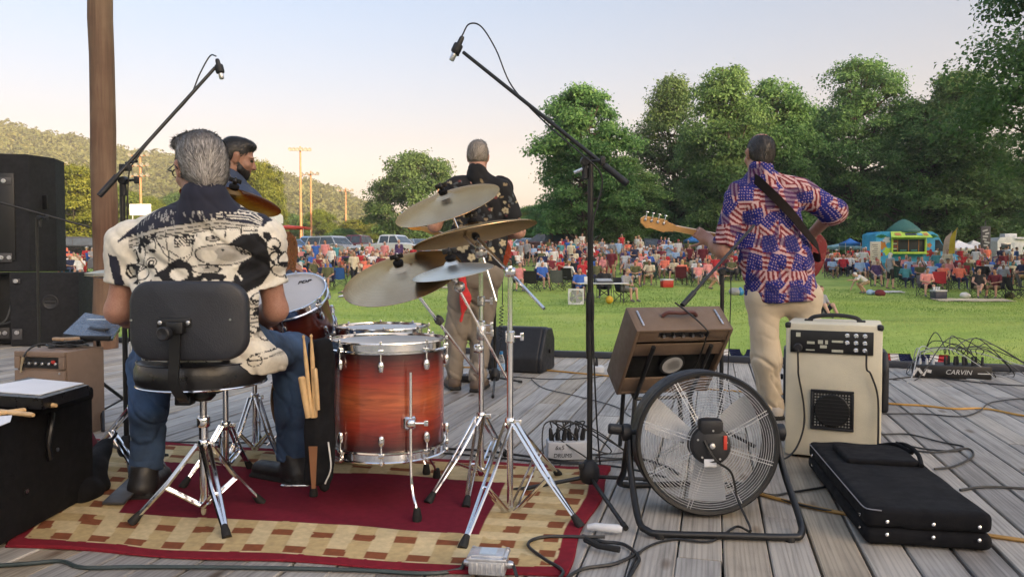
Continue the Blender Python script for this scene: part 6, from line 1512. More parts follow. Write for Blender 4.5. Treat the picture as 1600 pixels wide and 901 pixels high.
def hair_paint(H, c0, c1, top=None):
 def f(V):
  D = (V - np.array(H.o)) @ H.r; az = np.arctan2(D[:,0],-D[:,1] + .001)
  n = .5 + .32 * vnoise(np.stack([az * 15, D[:,2] * 9, D[:,0] * 0],1),3) + .28 * vnoise(np.stack([az * 42, D[:,2] * 20, D[:,1] * 9],1),4)
  c = mixc(c0, c1, np.clip(n,0,1))
  if top is not None: f_ = np.clip((D[:,2] - .055) / .05,0,1) * .75; c = c * (1 - f_)[:, None] + np.array(top) * f_[:, None] * np.clip(.6 + .8 * n,0,1.4)[:, None]
  return c
 return f
def hair(H, parent, prims, c0, c1, n=2600, L=.035, top=None, lift=.0014, seed=1, name='hair', flow=(-.3,-.8,-.75)):
 """a cap of hair with loose strands standing off its surface"""
 fine = lambda X: .0018 * vnoise(np.stack([np.arctan2(((X - np.array(H.o)) @ H.r)[:,0],-((X - np.array(H.o)) @ H.r)[:,1] + .001) * 12,((X - np.array(H.o)) @ H.r)[:,2] * 14,0 * X[:,0]],1),6)
 for p in prims:
  if p['k'] == 'ell': p['r'] = p['r'] * H.k
 V, F = sdf_arrays(prims,.0055, fine); V = relax(V, F,1)
 rs = np.random.RandomState(seed); paint = hair_paint(H, c0, c1, top); C = paint(V)
 # strands
 nrm = np.zeros_like(V); e1 = V[F[:,1]] - V[F[:,0]]; e2 = V[F[:,3]] - V[F[:,0]]; fn = np.cross(e1, e2)
 for j in range(4):
  for a_ in range(3): nrm[:, a_] += np.bincount(F[:, j], fn[:, a_], len(V))
 nrm /= np.linalg.norm(nrm, axis=1)[:, None] + 1e-12
 out_ = V - np.array(H.o); sgn = np.sign((nrm * out_).sum(1)); nrm *= np.where(sgn == 0,1, sgn)[:, None]
 i = rs.choice(len(V), n); p = V[i]; nn = nrm[i]
 fl = np.array(H.m @ Vector(flow)); t = fl - (nn * fl).sum(1)[:, None] * nn + .085 * rs.normal(size=(n,3)); t /= np.linalg.norm(t, axis=1)[:, None] + 1e-9
 sd = np.cross(t, nn); ln = L * (.5 + .8 * rs.rand(n)); wd = .0011 + .0008 * rs.rand(n)
 m_ = p + t * (ln * .5)[:, None] + nn * (lift * (.5 + rs.rand(n)))[:, None]; e_ = p + t * ln[:, None] + nn * (lift * 1.1 * rs.rand(n))[:, None]
 SV = np.stack([p - sd * wd[:, None], p + sd * wd[:, None], m_ + sd * (wd * .8)[:, None], m_ - sd * (wd * .8)[:, None], e_ + sd * .0003, e_ - sd * .0003],1).reshape(-1,3)
 b_ = np.arange(n)[:, None] * 6; SF = np.concatenate([b_ + np.array([0,1,2,3]), b_ + np.array([3,2,4,5])])
 SC = np.repeat(mixc(c0, c1, np.clip(rs.normal(.55,.3, n),0,1.2)),6,0)
 if top is not None:
  z = ((SV - np.array(H.o)) @ H.r)[:,2]; f_ = np.clip((z - .055) / .05,0,1) * .75; SC = SC * (1 - f_)[:, None] + np.array(top) * f_[:, None]
 inv = np.array(mw(parent).inverted()); AV = np.concatenate([V, SV]) @ inv[:3, :3].T + inv[:3,3]
 return np_mesh(name, AV, np.concatenate([F, SF + len(V)]), MV('hair_strands',.45, spec=.5), parent, True, cols=np.concatenate([C, SC]))
# 2-D drawing on a cloth's own chart
class Ink:
 def __init__(s, u, v, base): s.u, s.v = u, v; s.c = np.tile(np.array(base),(len(u),1))
 def put(s, m, col, f=1.0): s.c[m] = s.c[m] * (1 - f) + np.array(col) * f
 def ell(s, x, y, rx, ry, col, rot=0.0, ring=None, f=1.0, m0=None):
  c_, s_ = math.cos(rot), math.sin(rot); a = ((s.u - x) * c_ + (s.v - y) * s_) / rx; b = (-(s.u - x) * s_ + (s.v - y) * c_) / ry; r = np.sqrt(a * a + b * b)
  m = r < 1 if ring is None else (np.abs(r - 1) * min(rx, ry) < ring)
  s.put(m if m0 is None else m & m0, col, f)
 def poly(s, pts, col, f=1.0, m0=None):
  m = np.zeros(len(s.u), bool); n = len(pts)
  for i in range(n):
   (x0, y0),(x1, y1) = pts[i], pts[(i + 1) % n]
   cr = ((y0 > s.v) != (y1 > s.v)); xi = (x1 - x0) * (s.v - y0) / ((y1 - y0) if y1 != y0 else 1e-9) + x0; m ^= cr & (s.u < xi)
  s.put(m if m0 is None else m & m0, col, f); return m
 def line(s, pts, w, col, f=1.0):
  for (x0, y0),(x1, y1) in zip(pts[:-1], pts[1:]):
   dx, dy = x1 - x0, y1 - y0; L2 = dx * dx + dy * dy + 1e-9; t = np.clip(((s.u - x0) * dx + (s.v - y0) * dy) / L2,0,1)
   s.put(np.hypot(s.u - x0 - t * dx, s.v - y0 - t * dy) < w, col, f)
def thicken(pr, d):
 """the body under a garment: the same limbs, a little thinner"""
 out = []
 for p in pr:
  if p.get('cut'): continue
  q = dict(p); q['t'] = 0
  if q['k'] == 'cone': q['ra'] = max(.01, q['ra'] - d); q['rb'] = max(.01, q['rb'] - d)
  elif q['k'] == 'ell': q['r'] = np.maximum(.01, q['r'] - d)
  else: continue
  out.append(q)
 return out
def hemcut(a, b, f, w=.10, dirx=0.0):
 """cut a sleeve open beyond the fraction f of the way a to b, touching nothing else"""
 a, b = Vector(a), Vector(b); d = (b - a).normalized(); c = a.lerp(b, f) + d * .07 + Vector((dirx,0,0)); return rbox(c,(w, w,.07),.004, np.array(frame(d)), k=.006, cut=True)
def creases(amp, fx=(7,7,9), seed=1, soft=.5):
 """narrow valleys and rounded folds of worn cloth"""
 fx = np.array(fx, float)
 def f(X):
  Wp = X + .05 * np.stack([vnoise(X * 5, seed + 7), vnoise(X * 5, seed + 8), vnoise(X * 5, seed + 9)],1); Wp[:,2] += .7 * Wp[:,0]
  n1 = vnoise(Wp * fx, seed); n2 = vnoise(Wp * fx * 2.2 + 5, seed + 2)
  return amp * (np.exp(-(n1 / .11) ** 2) * .9 + np.exp(-(n2 / .15) ** 2) * .45 - soft * vnoise(Wp * fx * .55, seed + 4))
 return f
def boot(parent, ankle, toe_dir, mat, L=.29, h=.10, name='boot', w=.046, sole=True):
 a = Vector(ankle); d = Vector((toe_dir[0], toe_dir[1],0)).normalized(); g = Vector((a.x, a.y,0)); s = Vector((d.y,-d.x,0)); rot = np.array(Matrix((s, d, Vector((0,0,1)))).transposed())
 pr = [cone(g - d * .03 + Vector((0,0,.045)), g + Vector((0,0, h + .03)), w * 1.0, w * 1.05,0,.03), cone(g - d * .04 + Vector((0,0,.045)), g + d * (L - .12) + Vector((0,0,.040)), w * .92, w * .85,0,.03, sq=((0,0,1),.85)),
          rbox(g + d * (L * .5 - .085) + Vector((0,0,.014)),(w * .98, L * .5,.013),.012, rot,1,.006), cutp(g + Vector((0,0,.001)),(0,0,-1)), cutp(g + Vector((0,0, h + .035)),(0,0,1))]
 return solid(name, pr,.007,[mat, RUB], parent, it=1)
# ---------------------------------------------------------------- the drummer
def drummer():
 D = thing('person', 'seated grey haired drummer in glasses, a cream and navy printed shirt and jeans', 'person',(P(318,590,2.78).x,2.78,0))
 W = lambda px, py, Y: P(px, py, Y)
 Ls, Rs = W(207,383,2.78), W(408,376,2.80)
 Le, Re = W(184,486,2.76), W(431,484,2.84)
 Lw, Rw = W(240,505,3.02), W(398,505,3.10)
 hl, hr, kl, kr = W(268,546,2.80), W(375,546,2.82), W(235,572,3.10), W(458,552,3.22)
 al, ar = W(229,742,3.06), W(457,722,3.24); al.z = ar.z = .10
 H = Fr(W(313,264,2.72), R(42), R(-8), R(0),1.03)
 nb = H(0,-.030,-.112)
 # jeans
 prj = [cone(hl, kl,.096,.080,0,.05), cone(kl, al,.078,.066,0,.05), cone(hr, kr,.096,.082,0,.05), cone(kr, ar,.080,.068,0,.05), cone(hl, hr,.115,.115,0,.05), cone(kl, W(233,640,3.04),.074,.070,0,.04), cone(kr, W(460,640,3.21),.076,.072,0,.04),
           cutp(al - Vector((0,0,.0)),(0,0,-1))]
 fo = creases(.010,(7,7,9),31,.15)
 def fj(X): low = np.clip((.38 - X[:,2]) / .3,0,1); return fo(X) * (.9 + .4 * low) + .0012 * low * np.sin(X[:,2] * 75 + 6 * vnoise(X * 9,2))
 solid('jeans', prj,.0068, JEANS, D, disp=fj)
 for a, d in ((al,(-.12,1)),(ar,(-.92,.5))): boot(D, a + Vector((0,-.01,0)), d, BOOT,.30,.10, w=.052)
 # shirt
 prs = [cone(W(309,392,2.74), W(307,470,2.72),.132,.130,0,.06, sq=((1,0,0),1.62)), cone(W(307,470,2.72), W(318,560,2.76),.130,.142,0,.06, sq=((1,0,0),1.58)),
           cone(Ls, Rs,.072,.072,0,.07), cone(nb + Vector((0,.02,-.035)), Ls,.066,.066,0,.06), cone(nb + Vector((0,.02,-.035)), Rs,.066,.066,0,.06), ell(W(309,375,2.70),(.19,.09,.11), None,0,.06),
           cone(Ls, Ls.lerp(Le,.62),.080,.068,0,.05), cone(Rs, Rs.lerp(Re,.66),.078,.068,0,.05), ell(W(310,520,2.90),(.17,.13,.16), None,0,.06),
           cone(W(395,560,2.76), W(425,566,2.86),.075,.06,0,.05), cone(nb + Vector((.0,.004,-.045)), nb + Vector((.0,-.004,.002)),.096,.082,1,.02),
           cutp(Ls.lerp(Le,.60), Le - Ls,.004), cutp(Rs.lerp(Re,.63), Re - Rs,.004), cutp(W(320,588,2.7),(-.02,0,-1),.01)]
 # keep the hem cuts local: arms only
 prs = [p for p in prs if not p.get('cut')] + [cutp(W(320,590,2.7),(0,0,-1),.01), hemcut(Ls, Le,.60,.095,-.02), hemcut(Rs, Re,.64,.095,.02)]
 fo2 = creases(.0075,(6,6,7),41,.35)
 def fs(X):
  d = fo2(X)
  # creases running from the armpits across the back
  for (px, py, s_) in ((218,420,1),(400,420,-1)):
   q = np.array(W(px, py,2.66)); r = np.hypot(X[:,0] - q[0], X[:,2] - q[2]); d = d + .006 * np.exp(-(r / .11) ** 2) * np.sin((X[:,2] - q[2] + s_ * (X[:,0] - q[0]) * .8) * 85)
  return d
 sc = 2.62 / FPX
 def paint(V):
  u = 800 + V[:,0] / sc; v = 410 - (V[:,2] - EYE) / sc           # the chart: shirt's own width and height
  CRM, NVY, GRY, BLKc = lin(222,216,202), lin(34,36,52), lin(168,162,150), lin(22,22,26)
  k = Ink(u, v, CRM); w_ = 1.1 * vnoise(np.stack([u * .07, v * .07,0 * u],1),2); k.u = u + w_; k.v = v + w_ * .6
  body = (u > 192) & (u < 418)
  # grey stage bands under the yoke
  k.poly([(186,368),(345,342),(385,345),(395,352),(345,356),(188,386)], GRY,.75);
  for o in (0,7,14,18): k.line([(188,369 + o),(260,355 + o * .9),(345,343 + o * .8),(392,349 + o * .6)],.7, BLKc)
  # navy yoke with feathered light strokes
  k.poly([(160,385),(188,356),(258,308),(280,285),(345,285),(352,318),(341,342),(188,367)], NVY); k.poly([(120,400),(150,372),(178,380),(150,420)], CRM)
  rr = random.Random(8)
  for i in range(44):
   x, y = rr.uniform(200,338), rr.uniform(322,354)
   if y < 312 + (265 - x) * .5: continue
   k.line([(x, y),(x + rr.uniform(1,4), y + rr.uniform(4,9))], rr.uniform(.7,1.3), lin(170,168,164),.75)
  for x in range(262,322,7): k.poly([(x,318),(x + 6,318),(x + 2 + (x % 3),328 + (x * 7) % 6)], CRM)
  k.poly([(314,318),(322,318),(318,336),(312,326)], CRM)
  # right shoulder: banded pattern
  k.poly([(341,318),(378,322),(404,340),(398,352),(341,341)], NVY)
  for o in (0,5,10,14): k.line([(341,325 + o),(376,327 + o),(394,340 + o * .6)],.8, CRM)
  for i in range(7): k.line([(343 + i * 5,329),(345.5 + i * 5,333),(348 + i * 5,329)],.6, CRM)
  # the small black poster with white scribbles
  k.poly([(276,370),(306,366),(307,383),(277,387)], BLKc)
  for o in (3,8,13):
   for i in range(6): k.line([(279 + i * 4.3,370 + o - i * .5),(281.6 + i * 4.3,372 + o - i * .5)],1.0, CRM)
  # ink: hardware rods, hanging lines
  for a in (([(245,372),(262,398),(283,412)]),([(310,366),(302,402),(280,420)]),([(330,355),(332,372)]),([(352,352),(353,372)]),([(371,350),(372,366)]),([(248,380),(288,404),(300,400)]),([(196,392),(240,378)]),([(262,360),(268,400),(262,430)]),([(218,372),(224,402),(208,426)])): k.line(a,.8, BLKc)
  # ink blots and curls at the left
  for e in ((226,376,9,5,.4),(214,378,5,7,0),(240,369,7,3,-.3),(238,392,9,3,.1),(236,412,6,6,0),(203,402,4,10,.2),(210,388,3,8,-.4)): k.ell(*e[:4], BLKc, e[4])
  k.ell(236,411,8.5,8, BLKc, ring=.9); k.ell(232,383,14,13, BLKc, ring=.8); k.ell(237,411,2,2, CRM)
  k.ell(206,425,24,12, BLKc,.2, ring=.8); k.ell(228,430,20,14, BLKc,-.3, ring=.8)
  # big dark stand shape at the right with the drawn cymbals
  k.poly([(355,384),(372,367),(392,362),(404,378),(405,420),(392,446),(372,462),(358,460),(362,430),(372,410),(352,398)], BLKc)
  k.poly([(266,412),(284,403),(300,412),(306,432),(330,424),(352,430),(362,470),(320,470),(262,446),(232,440),(246,428)], BLKc)
  k.ell(284,428,15,10, CRM); k.ell(248,438,11,6, CRM,.2); k.ell(316,448,9,6, CRM); k.ell(338,446,7,8, CRM, ring=1.6); k.ell(322,438,5,3, CRM); k.ell(352,440,3,6, CRM)
  k.line([(356,415),(372,438)],1.1, CRM); k.line([(362,412),(358,452)],1.0, CRM); k.ell(361,424,3,3, CRM)
  for (x, y, rx, ry) in ((346,398,37,16),(322,420,21,6.5)):
   k.ell(x, y, rx, ry, lin(196,190,178)); k.ell(x + rx * .3, y - ry * .1, rx * .55, ry * .75, lin(150,146,138), f=.8); k.ell(x - rx * .45, y + ry * .1, rx * .3, ry * .6, lin(216,210,196)); k.ell(x, y, rx, ry, BLKc, ring=.7); k.ell(x + 3, y - ry * .45,3,1.8, BLKc)
  for o in (0,4,8): k.line([(367 + o,388 + o * .3),(371 + o,396 + o * .2)],1.1, BLKc)
  k.ell(334,373,9,4, GRY,.1); k.ell(334,373,9,4, BLKc,.1, ring=.7); k.ell(335,371,2.5,3, BLKc)
  # lower part: loose line drawing
  rr = random.Random(17)
  for i in range(46):
   x, y = rr.uniform(200,440), rr.uniform(458,585); k.ell(x, y, rr.uniform(6,20), rr.uniform(5,14), BLKc, rr.uniform(-1,1), ring=.75)
  for i in range(16): x, y = rr.uniform(205,435), rr.uniform(465,580); k.ell(x, y, rr.uniform(3,8), rr.uniform(2,6), BLKc, rr.uniform(-1,1)); k.ell(x + 8, y + 5, rr.uniform(5,11), rr.uniform(3,7), GRY, rr.uniform(-1,1), f=.7)
  # sleeves
  k.poly([(150,396),(166,400),(176,445),(160,450)], NVY); k.ell(187,424,8,10, BLKc, ring=1.4); k.poly([(186,410),(208,416),(210,446),(196,444),(200,424)], BLKc); k.ell(190,425,5,5, CRM)
  for e in ((412,380,8,9),(424,402,7,12),(415,424,10,9),(430,436,9,6),(410,400,5,8)): k.ell(*e, BLKc,.4, ring=1.0)
  for e in ((405,368,5,8),(416,390,3,9),(421,412,4,3),(409,410,3,5)): k.ell(*e, BLKc,-.5)
  # collar all navy
  nc = np.array(nb); r = np.linalg.norm((V - nc) * np.array([1,1,1.0]), axis=1); k.put((r < .118) & (V[:,2] > nc[2] - .05), NVY)
  return k.c * (1 + .05 * vnoise(V * 30,4))[:, None]
 # open sleeves: arms carry their own cut
 V, F = sdf_arrays(prs,.0048, fs); V = relax(V, F,2)
 inv = np.array(mw(D).inverted()); sh = np_mesh('shirt', V @ inv[:3, :3].T + inv[:3,3], F, MV('printed_shirt_cloth',.85, bump=.25, bscale=500), D, True, cols=paint(V))
 # body: one continuous figure under the clothes
 prb = head_prims(H) + thicken(prj,.030) + [cone(W(309,392,2.74), W(312,560,2.77),.105,.11,0,.06, sq=((1,0,0),1.5)), cone(Ls, Rs,.05,.05,0,.05), cone(H(0,-.03,-.10), nb + Vector((0,.02,-.08)),.054,.070,0,.05),
           cone(Ls, Le,.052,.041,0,.03), cone(Le, Le.lerp(Lw,.35),.041,.043,0,.03), cone(Le.lerp(Lw,.3), Lw,.043,.028,0,.03), cone(Rs, Re,.052,.041,0,.03), cone(Re, Re.lerp(Rw,.35),.041,.043,0,.03), cone(Re.lerp(Rw,.3), Rw,.043,.028,0,.03)]
 prb += hand_prims(Lw,(Lw - Le),(0,-.2,1),-1, curl=1.5) + hand_prims(Rw,(Rw - Re),(0,-.2,1),1, curl=1.5)
 body = solid('body', prb,.0062,[SKIN1, LIP, EYE_M], D)
 # hair
 GY0, GY1 = lin(64,60,58), lin(186,180,174)
 ph_ = [ell(H(0,-.022,.036),(.082,.098,.092), H.r), ell(H(0,-.035,-.005),(.079,.078,.075), H.r, k=.02), ell(H(-.02,.035,.095),(.055,.055,.03), H.r, k=.03), ell(H(0,-.065,-.045),(.058,.042,.045), H.r, k=.03),
           cutp(H(0,.030,.0),(H.m @ Vector((0,1,-1.05))),.012), cutp(H(0,0,-.078),(H.m @ Vector((0,.2,-1))),.012), dict(ell(H(-.085,.0,-.012),(.028,.030,.036), H.r, k=.006), cut=True), dict(ell(H(.085,.0,-.012),(.028,.030,.036), H.r, k=.006), cut=True)]
 hair(H, D, ph_, GY0, GY1,6500,.026, top=lin(84,78,74), seed=4)
 # glasses
 g = MB()
 for s in (-1,1):
  c = H(s * .034,.104,.004); fr = frame(H.m @ Vector((0,1,0)), H.m @ Vector((0,0,1)))
  g.tube([c + fr @ Vector((.026 * math.cos(a),.019 * math.sin(a),0)) for a in [2 * math.pi * i / 20 for i in range(20)]],.0024,6, closed=True)
  g.tube([H(s * .060,.104,.010), H(s * .080,.085,.010), H(s * .086,.0,.010), H(s * .086,-.025,-.012)],.0024,6)
 g.tube([H(-.010,.108,.006), H(.010,.108,.006)],.0022,6); g.build('eyeglasses', BLK, D)
 # belt line peeping out at the left
 return D
drummer()
def limbs(hip, knee, ankle, r, k=.05, bag=0.0):
 return [cone(hip, knee, r[0], r[1],0, k), cone(knee, ankle, r[1], r[2],0, k)]
# ---------------------------------------------------------------- bass player in the flag shirt
def bassist():
 Y = 4.56; W = lambda px, py, dy=0.0: P(px, py, Y + dy)
 ft = G(1216,652); ft2 = G(1268,660)
 D = thing('person', 'balding bass player in a shirt covered with small flags and khaki trousers', 'person',(W(1220,500).x, Y,0))
 Ls, Rs = W(1156,305), W(1246,299,.02); Le, Re = W(1130,392,.02), W(1303,331,.02); Lw = W(1108,376,.20); Rw = W(1262,372,.26)
 H = Fr(W(1186,241,.02), R(8), R(-6), R(4)); nb = H(0,-.030,-.112)
 hl, hr = W(1192,464,.0), W(1256,464,.0); kl, kr = W(1197,562,.0), W(1260,562,.0); al, ar = Vector((W(1208,640).x, ft.y - .02,.07)), Vector((W(1268,640).x, ft2.y - .02,.07))
 prp = limbs(hl, kl, al,(.094,.084,.074)) + limbs(hr, kr, ar,(.094,.084,.074)) + [cone(hl, hr,.102,.102,0,.05), cone(W(1222,430), W(1222,462),.110,.112,0,.05, sq=((1,0,0),1.35)), cutp(al - Vector((0,0,.03)),(0,0,-1))]
 fo = creases(.011,(6,6,8),51,.12)
 solid('trousers', prp,.0072, KHAKI, D, disp=lambda X: fo(X) * (.25 + 1.3 * np.clip((.66 - X[:,2]) / .5,0,1)) + .0012 * np.clip((.28 - X[:,2]) / .2,0,1) * np.sin(X[:,2] * 80 + 6 * vnoise(X * 8,1)))
 boot(D, Vector((al.x, al.y,0)),(-.25,1), SHOEW,.28,.07, name='shoe'); boot(D, Vector((ar.x, ar.y,0)),(.2,1), SHOEW,.28,.07, name='shoe')
 prs = [cone(W(1198,322), W(1212,400),.128,.135,0,.06, sq=((1,0,0),1.50)), cone(W(1212,400), W(1223,465),.137,.152,0,.06, sq=((1,0,0),1.52)), cone(Ls, Rs,.070,.072,0,.06), cone(nb + Vector((0,.02,-.03)), Ls,.062,.062,0,.05), cone(nb + Vector((0,.02,-.03)), Rs,.062,.062,0,.05),
           ell(W(1200,318,-.04),(.16,.075,.10), None,0,.05), cone(Ls, Ls.lerp(Le,.88),.080,.076,0,.04), cone(Rs, Rs.lerp(Re,1.0),.084,.074,0,.05), cone(Re, Re.lerp(Rw,.14),.074,.062,0,.04), cone(nb + Vector((0,.004,-.04)), nb + Vector((0,-.004,.002)),.088,.078,0,.02), cutp(W(1222,471),(.05,0,-1),.008), hemcut(Ls, Le,.90,.11,-.02)]
 fo2 = creases(.011,(5,5,6),61,.4)
 rs = np.random.RandomState(5); cell = .128; J = rs.rand(64,64,2); A = rs.choice([0,.35,-.3,1.4,1.75,.8,-.7,2.9], size=(64,64)); FL = rs.rand(64,64)
 def paint(V):
  u = V[:,0] + .5 * (V[:,1] - Y) * np.sign(V[:,0] - W(1205,400).x); v = V[:,2]
  gi, gj = np.floor(u / cell).astype(int), np.floor(v / cell).astype(int); best = np.full(len(u),9.); cx = np.zeros(len(u)); cy = np.zeros(len(u)); an = np.zeros(len(u)); rn = np.zeros(len(u))
  for di in (-1,0,1):
   for dj in (-1,0,1):
    i, j = (gi + di) % 64,(gj + dj) % 64; x = (gi + di + .15 + .7 * J[i, j,0]) * cell; y = (gj + dj + .15 + .7 * J[i, j,1]) * cell
    d = np.maximum(np.abs(u - x), np.abs(v - y)) + .25 * np.hypot(u - x, v - y) + .012 * FL[i, j]; m = d < best; best = np.where(m, d, best); cx = np.where(m, x, cx); cy = np.where(m, y, cy); an = np.where(m, A[i, j], an); rn = np.where(m, FL[i, j], rn)
  p = (u - cx) * np.cos(an) + (v - cy) * np.sin(an); q = -(u - cx) * np.sin(an) + (v - cy) * np.cos(an)
  q = q + .003 * np.sin(p * 30 + rn * 9)
  st = np.floor((q + .2) / .0142).astype(int) % 2
  RD, WT, BL, SB = lin(128,32,44), lin(214,178,176), lin(24,34,126), lin(24,28,96)
  c = np.where((st == 0)[:, None], np.array(RD), np.array(WT))
  can = (p < .024) & (q > -.030) & (rn > .10)
  c[can] = BL
  gx, gy = (p / .0165 + .5) % 1 - .5,(q / .0165 + .5) % 1 - .5; c[can & (np.hypot(gx, gy) < .19)] = WT
  edge = vnoise(np.stack([u * 14, v * 14,0 * u],1),8); c[(edge > .22)] = c[(edge > .22)] * .35 + np.array(SB) * .65
  return c * .86
 V, F = sdf_arrays(prs,.0058, lambda X: fo2(X)); V = relax(V, F,2); inv = np.array(mw(D).inverted())
 np_mesh('shirt', V @ inv[:3, :3].T + inv[:3,3], F, MV('flag_shirt_cloth',.85, bump=.2, bscale=420), D, True, cols=paint(V))
 prb = head_prims(H) + thicken(prp,.030) + [cone(W(1198,322), W(1220,440),.10,.10,0,.06, sq=((1,0,0),1.4)), cone(Ls, Rs,.05,.05,0,.05), cone(H(0,-.03,-.10), nb + Vector((0,.02,-.08)),.054,.070,0,.05),
           cone(Ls, Le,.055,.047,0,.03), cone(Le, Le.lerp(Lw,.4),.047,.046,0,.03), cone(Le.lerp(Lw,.35), Lw,.045,.029,0,.03), cone(Rs, Re,.055,.047,0,.03), cone(Re, Rw,.046,.028,0,.03)]
 prb += hand_prims(Lw, W(1094,366,.24) - Lw,(-.3,-.9,.1),-1, curl=1.2) + hand_prims(Rw,(-.6,.1,-.3),(0,-.3,.9),1, curl=1.2)
 ph_ = [ell(H(0,-.022,.030),(.078,.096,.084), H.r), ell(H(0,-.035,-.005),(.076,.076,.070), H.r, k=.02), ell(H(0,-.060,-.050),(.055,.040,.040), H.r, k=.03), cutp(H(0,.028,.0),(H.m @ Vector((0,1,-.7))),.01), cutp(H(0,0,-.090),(H.m @ Vector((0,.2,-1))),.01),
           dict(ell(H(.012,-.020,.125),(.050,.070,.058), H.r, k=.012), cut=True), dict(ell(H(-.083,.0,-.012),(.026,.030,.036), H.r, k=.006), cut=True), dict(ell(H(.083,.0,-.012),(.026,.030,.036), H.r, k=.006), cut=True)]
 solid('body', prb,.0068,[SKIN1, LIP, EYE_M], D)
 hair(H, D, ph_, lin(20,17,15), lin(66,58,52),2600,.022, seed=6)
 return W, nb
WB, nbB = bassist()
# ---------------------------------------------------------------- electric guitars
def outline(n, f): return [f(2 * math.pi * i / n) for i in range(n)]
def electric(name, label, body_c, head_tip, normal, body_m, neck_m, head_m, scale=1.0, tuners=4, head_len=.20, cat='guitar'):
 bc, ht = Vector(body_c), Vector(head_tip); x = (ht - bc).normalized(); z = Vector(normal); z = (z - x * z.dot(x)).normalized(); y = z.cross(x); Lt = (ht - bc).length
 t = thing(name, label, cat, bc)
 L = lambda a, b_, c: bc + x * a + y * b_ + z * c
 s = scale
 pts = [(-.21,.02),(-.195,.10),(-.13,.155),(-.05,.145),(.0,.125),(.06,.14),(.13,.165),(.19,.150),(.205,.125),(.165,.095),(.13,.055),(.125,.0),(.13,-.05),(.15,-.09),(.17,-.125),(.15,-.145),(.08,-.13),(.02,-.115),(-.05,-.14),(-.12,-.155),(-.185,-.115),(-.208,-.04)]
 pts = [(p.x, p.y) for p in curve_pts([(a * s, b_ * s,0) for a, b_ in pts] + [(pts[0][0] * s, pts[0][1] * s,0)],3)][:-1]
 b = MB(); b.prism(pts, bc, x, y, z,.042); o = b.build('guitar_body', body_m, t, angle=30); bv = o.modifiers.new('edge', 'BEVEL'); bv.width = .008; bv.segments = 3
 b = MB(); q = [(p[0] * .55 + .02, p[1] * .5 - .03) for p in pts]; b.prism(q, bc + z * .0225, x, y, z,.002); b.build('pickguard', WHITEP, t)
 nl = Lt - head_len
 b = MB(); V = []
 for a, w_, d_ in ((.10,.031,.024),(nl,.021,.020)): V += [L(a,-w_,.030), L(a, w_,.030), L(a, w_ * .75,.030 - d_), L(a,-w_ * .75,.030 - d_)]
 b.add(V,[(0,1,2,3),(7,6,5,4)] + [(i, i + 4,(i + 1) % 4 + 4,(i + 1) % 4) for i in range(4)]); b.build('neck', neck_m, t)
 hp_ = [(nl - .01,-.021),(nl - .01,.021),(nl + head_len * .18,.030),(nl + head_len * .30,.044),(nl + head_len * .9,.040),(nl + head_len,.020),(nl + head_len * .98,-.008),(nl + head_len * .88,-.022),(nl + head_len * .80,-.036),(nl + head_len * .66,-.030),(nl + head_len * .3,-.040),(nl + head_len * .14,-.030)]
 b = MB(); b.prism(hp_, bc + z * .018, x, y, z,.014); o = b.build('headstock', head_m, t, angle=30); bv = o.modifiers.new('edge', 'BEVEL'); bv.width = .003; bv.segments = 2
 for k in range(tuners):
  a = nl + head_len * (.32 + .55 * k / (tuners - 1)); g = MB()
  g.lathe([(.007,-.004),(.009,.0),(.009,.006),(.004,.008)], L(a,.018,.010),-z,12); g.lathe([(.004,0),(.004,.016)], L(a,.018,.026), z,8); g.tube([L(a,.018,.004), L(a,.060,.004)],.003,6); g.box(L(a,.067,.004),(.016,.006,.020), Matrix((x, y, z)).transposed(),.003); g.build('tuner', CHR, t)
 b = MB()
 for k in range(4): o_ = (k - 1.5) * .009; b.tube([L(-.12, o_ * 1.6,.034), L(nl, o_,.034), L(nl + head_len * .4, o_ + .01,.030)],.0009,4)
 b.build('strings', STEEL, t)
 return t, L
MAPLE = M('maple_neck',(.55,.30,.10),.35, var=.12, scale=14, coat=.4); REDB = M('red_lacquer',(.18,.008,.010),.25, coat=.6); ORG = M('amber_headstock',(.62,.26,.04),.35, var=.15, coat=.4); SUNB = M('sunburst_red',(.35,.06,.02),.25, coat=.7)
tB, LB = electric('bass_guitar', 'red bass guitar with a pale maple neck slung on the man in the flag shirt', P(1240,395,4.90), P(1001,346,4.78),(0,1,.15), REDB, MAPLE, MAPLE,1.0,4,.225)
# strap over the left shoulder, across the back
def strap(t, pts, w_, mat, thick=.004, away=None):
 c = curve_pts(pts,8); V, F = [],[]
 for i, p in enumerate(c):
  tg = (c[min(i + 1, len(c) - 1)] - c[max(i - 1,0)]).normalized(); nn = (p - away(p)).normalized(); nn = (nn - tg * nn.dot(tg)).normalized(); sd = tg.cross(nn)
  V += [p + sd * w_, p - sd * w_, p - sd * w_ + nn * thick, p + sd * w_ + nn * thick]
 for i in range(len(c) - 1):
  for j in range(4): F.append((i * 4 + j, i * 4 + (j + 1) % 4, i * 4 + 4 + (j + 1) % 4, i * 4 + 4 + j))
 F += [(3,2,1,0), tuple(len(V) - 4 + j for j in range(4))]; b = MB(); b.add(V, F); return b.build('strap', mat, t)
YB = 4.56
strap(tB,[P(1164,286, YB + .13), P(1170,277, YB + .03), P(1180,279, YB - .075), P(1205,302, YB - .150), P(1236,334, YB - .150), P(1258,362, YB - .120), P(1276,384, YB - .03), P(1280,402, YB + .12), P(1270,400, YB + .30)],.026, M('brown_black_leather',(.012,.008,.007),.8, var=.2, spec=.2),.005, lambda p: Vector((P(1215,400, YB).x, YB + .02, p.z)))
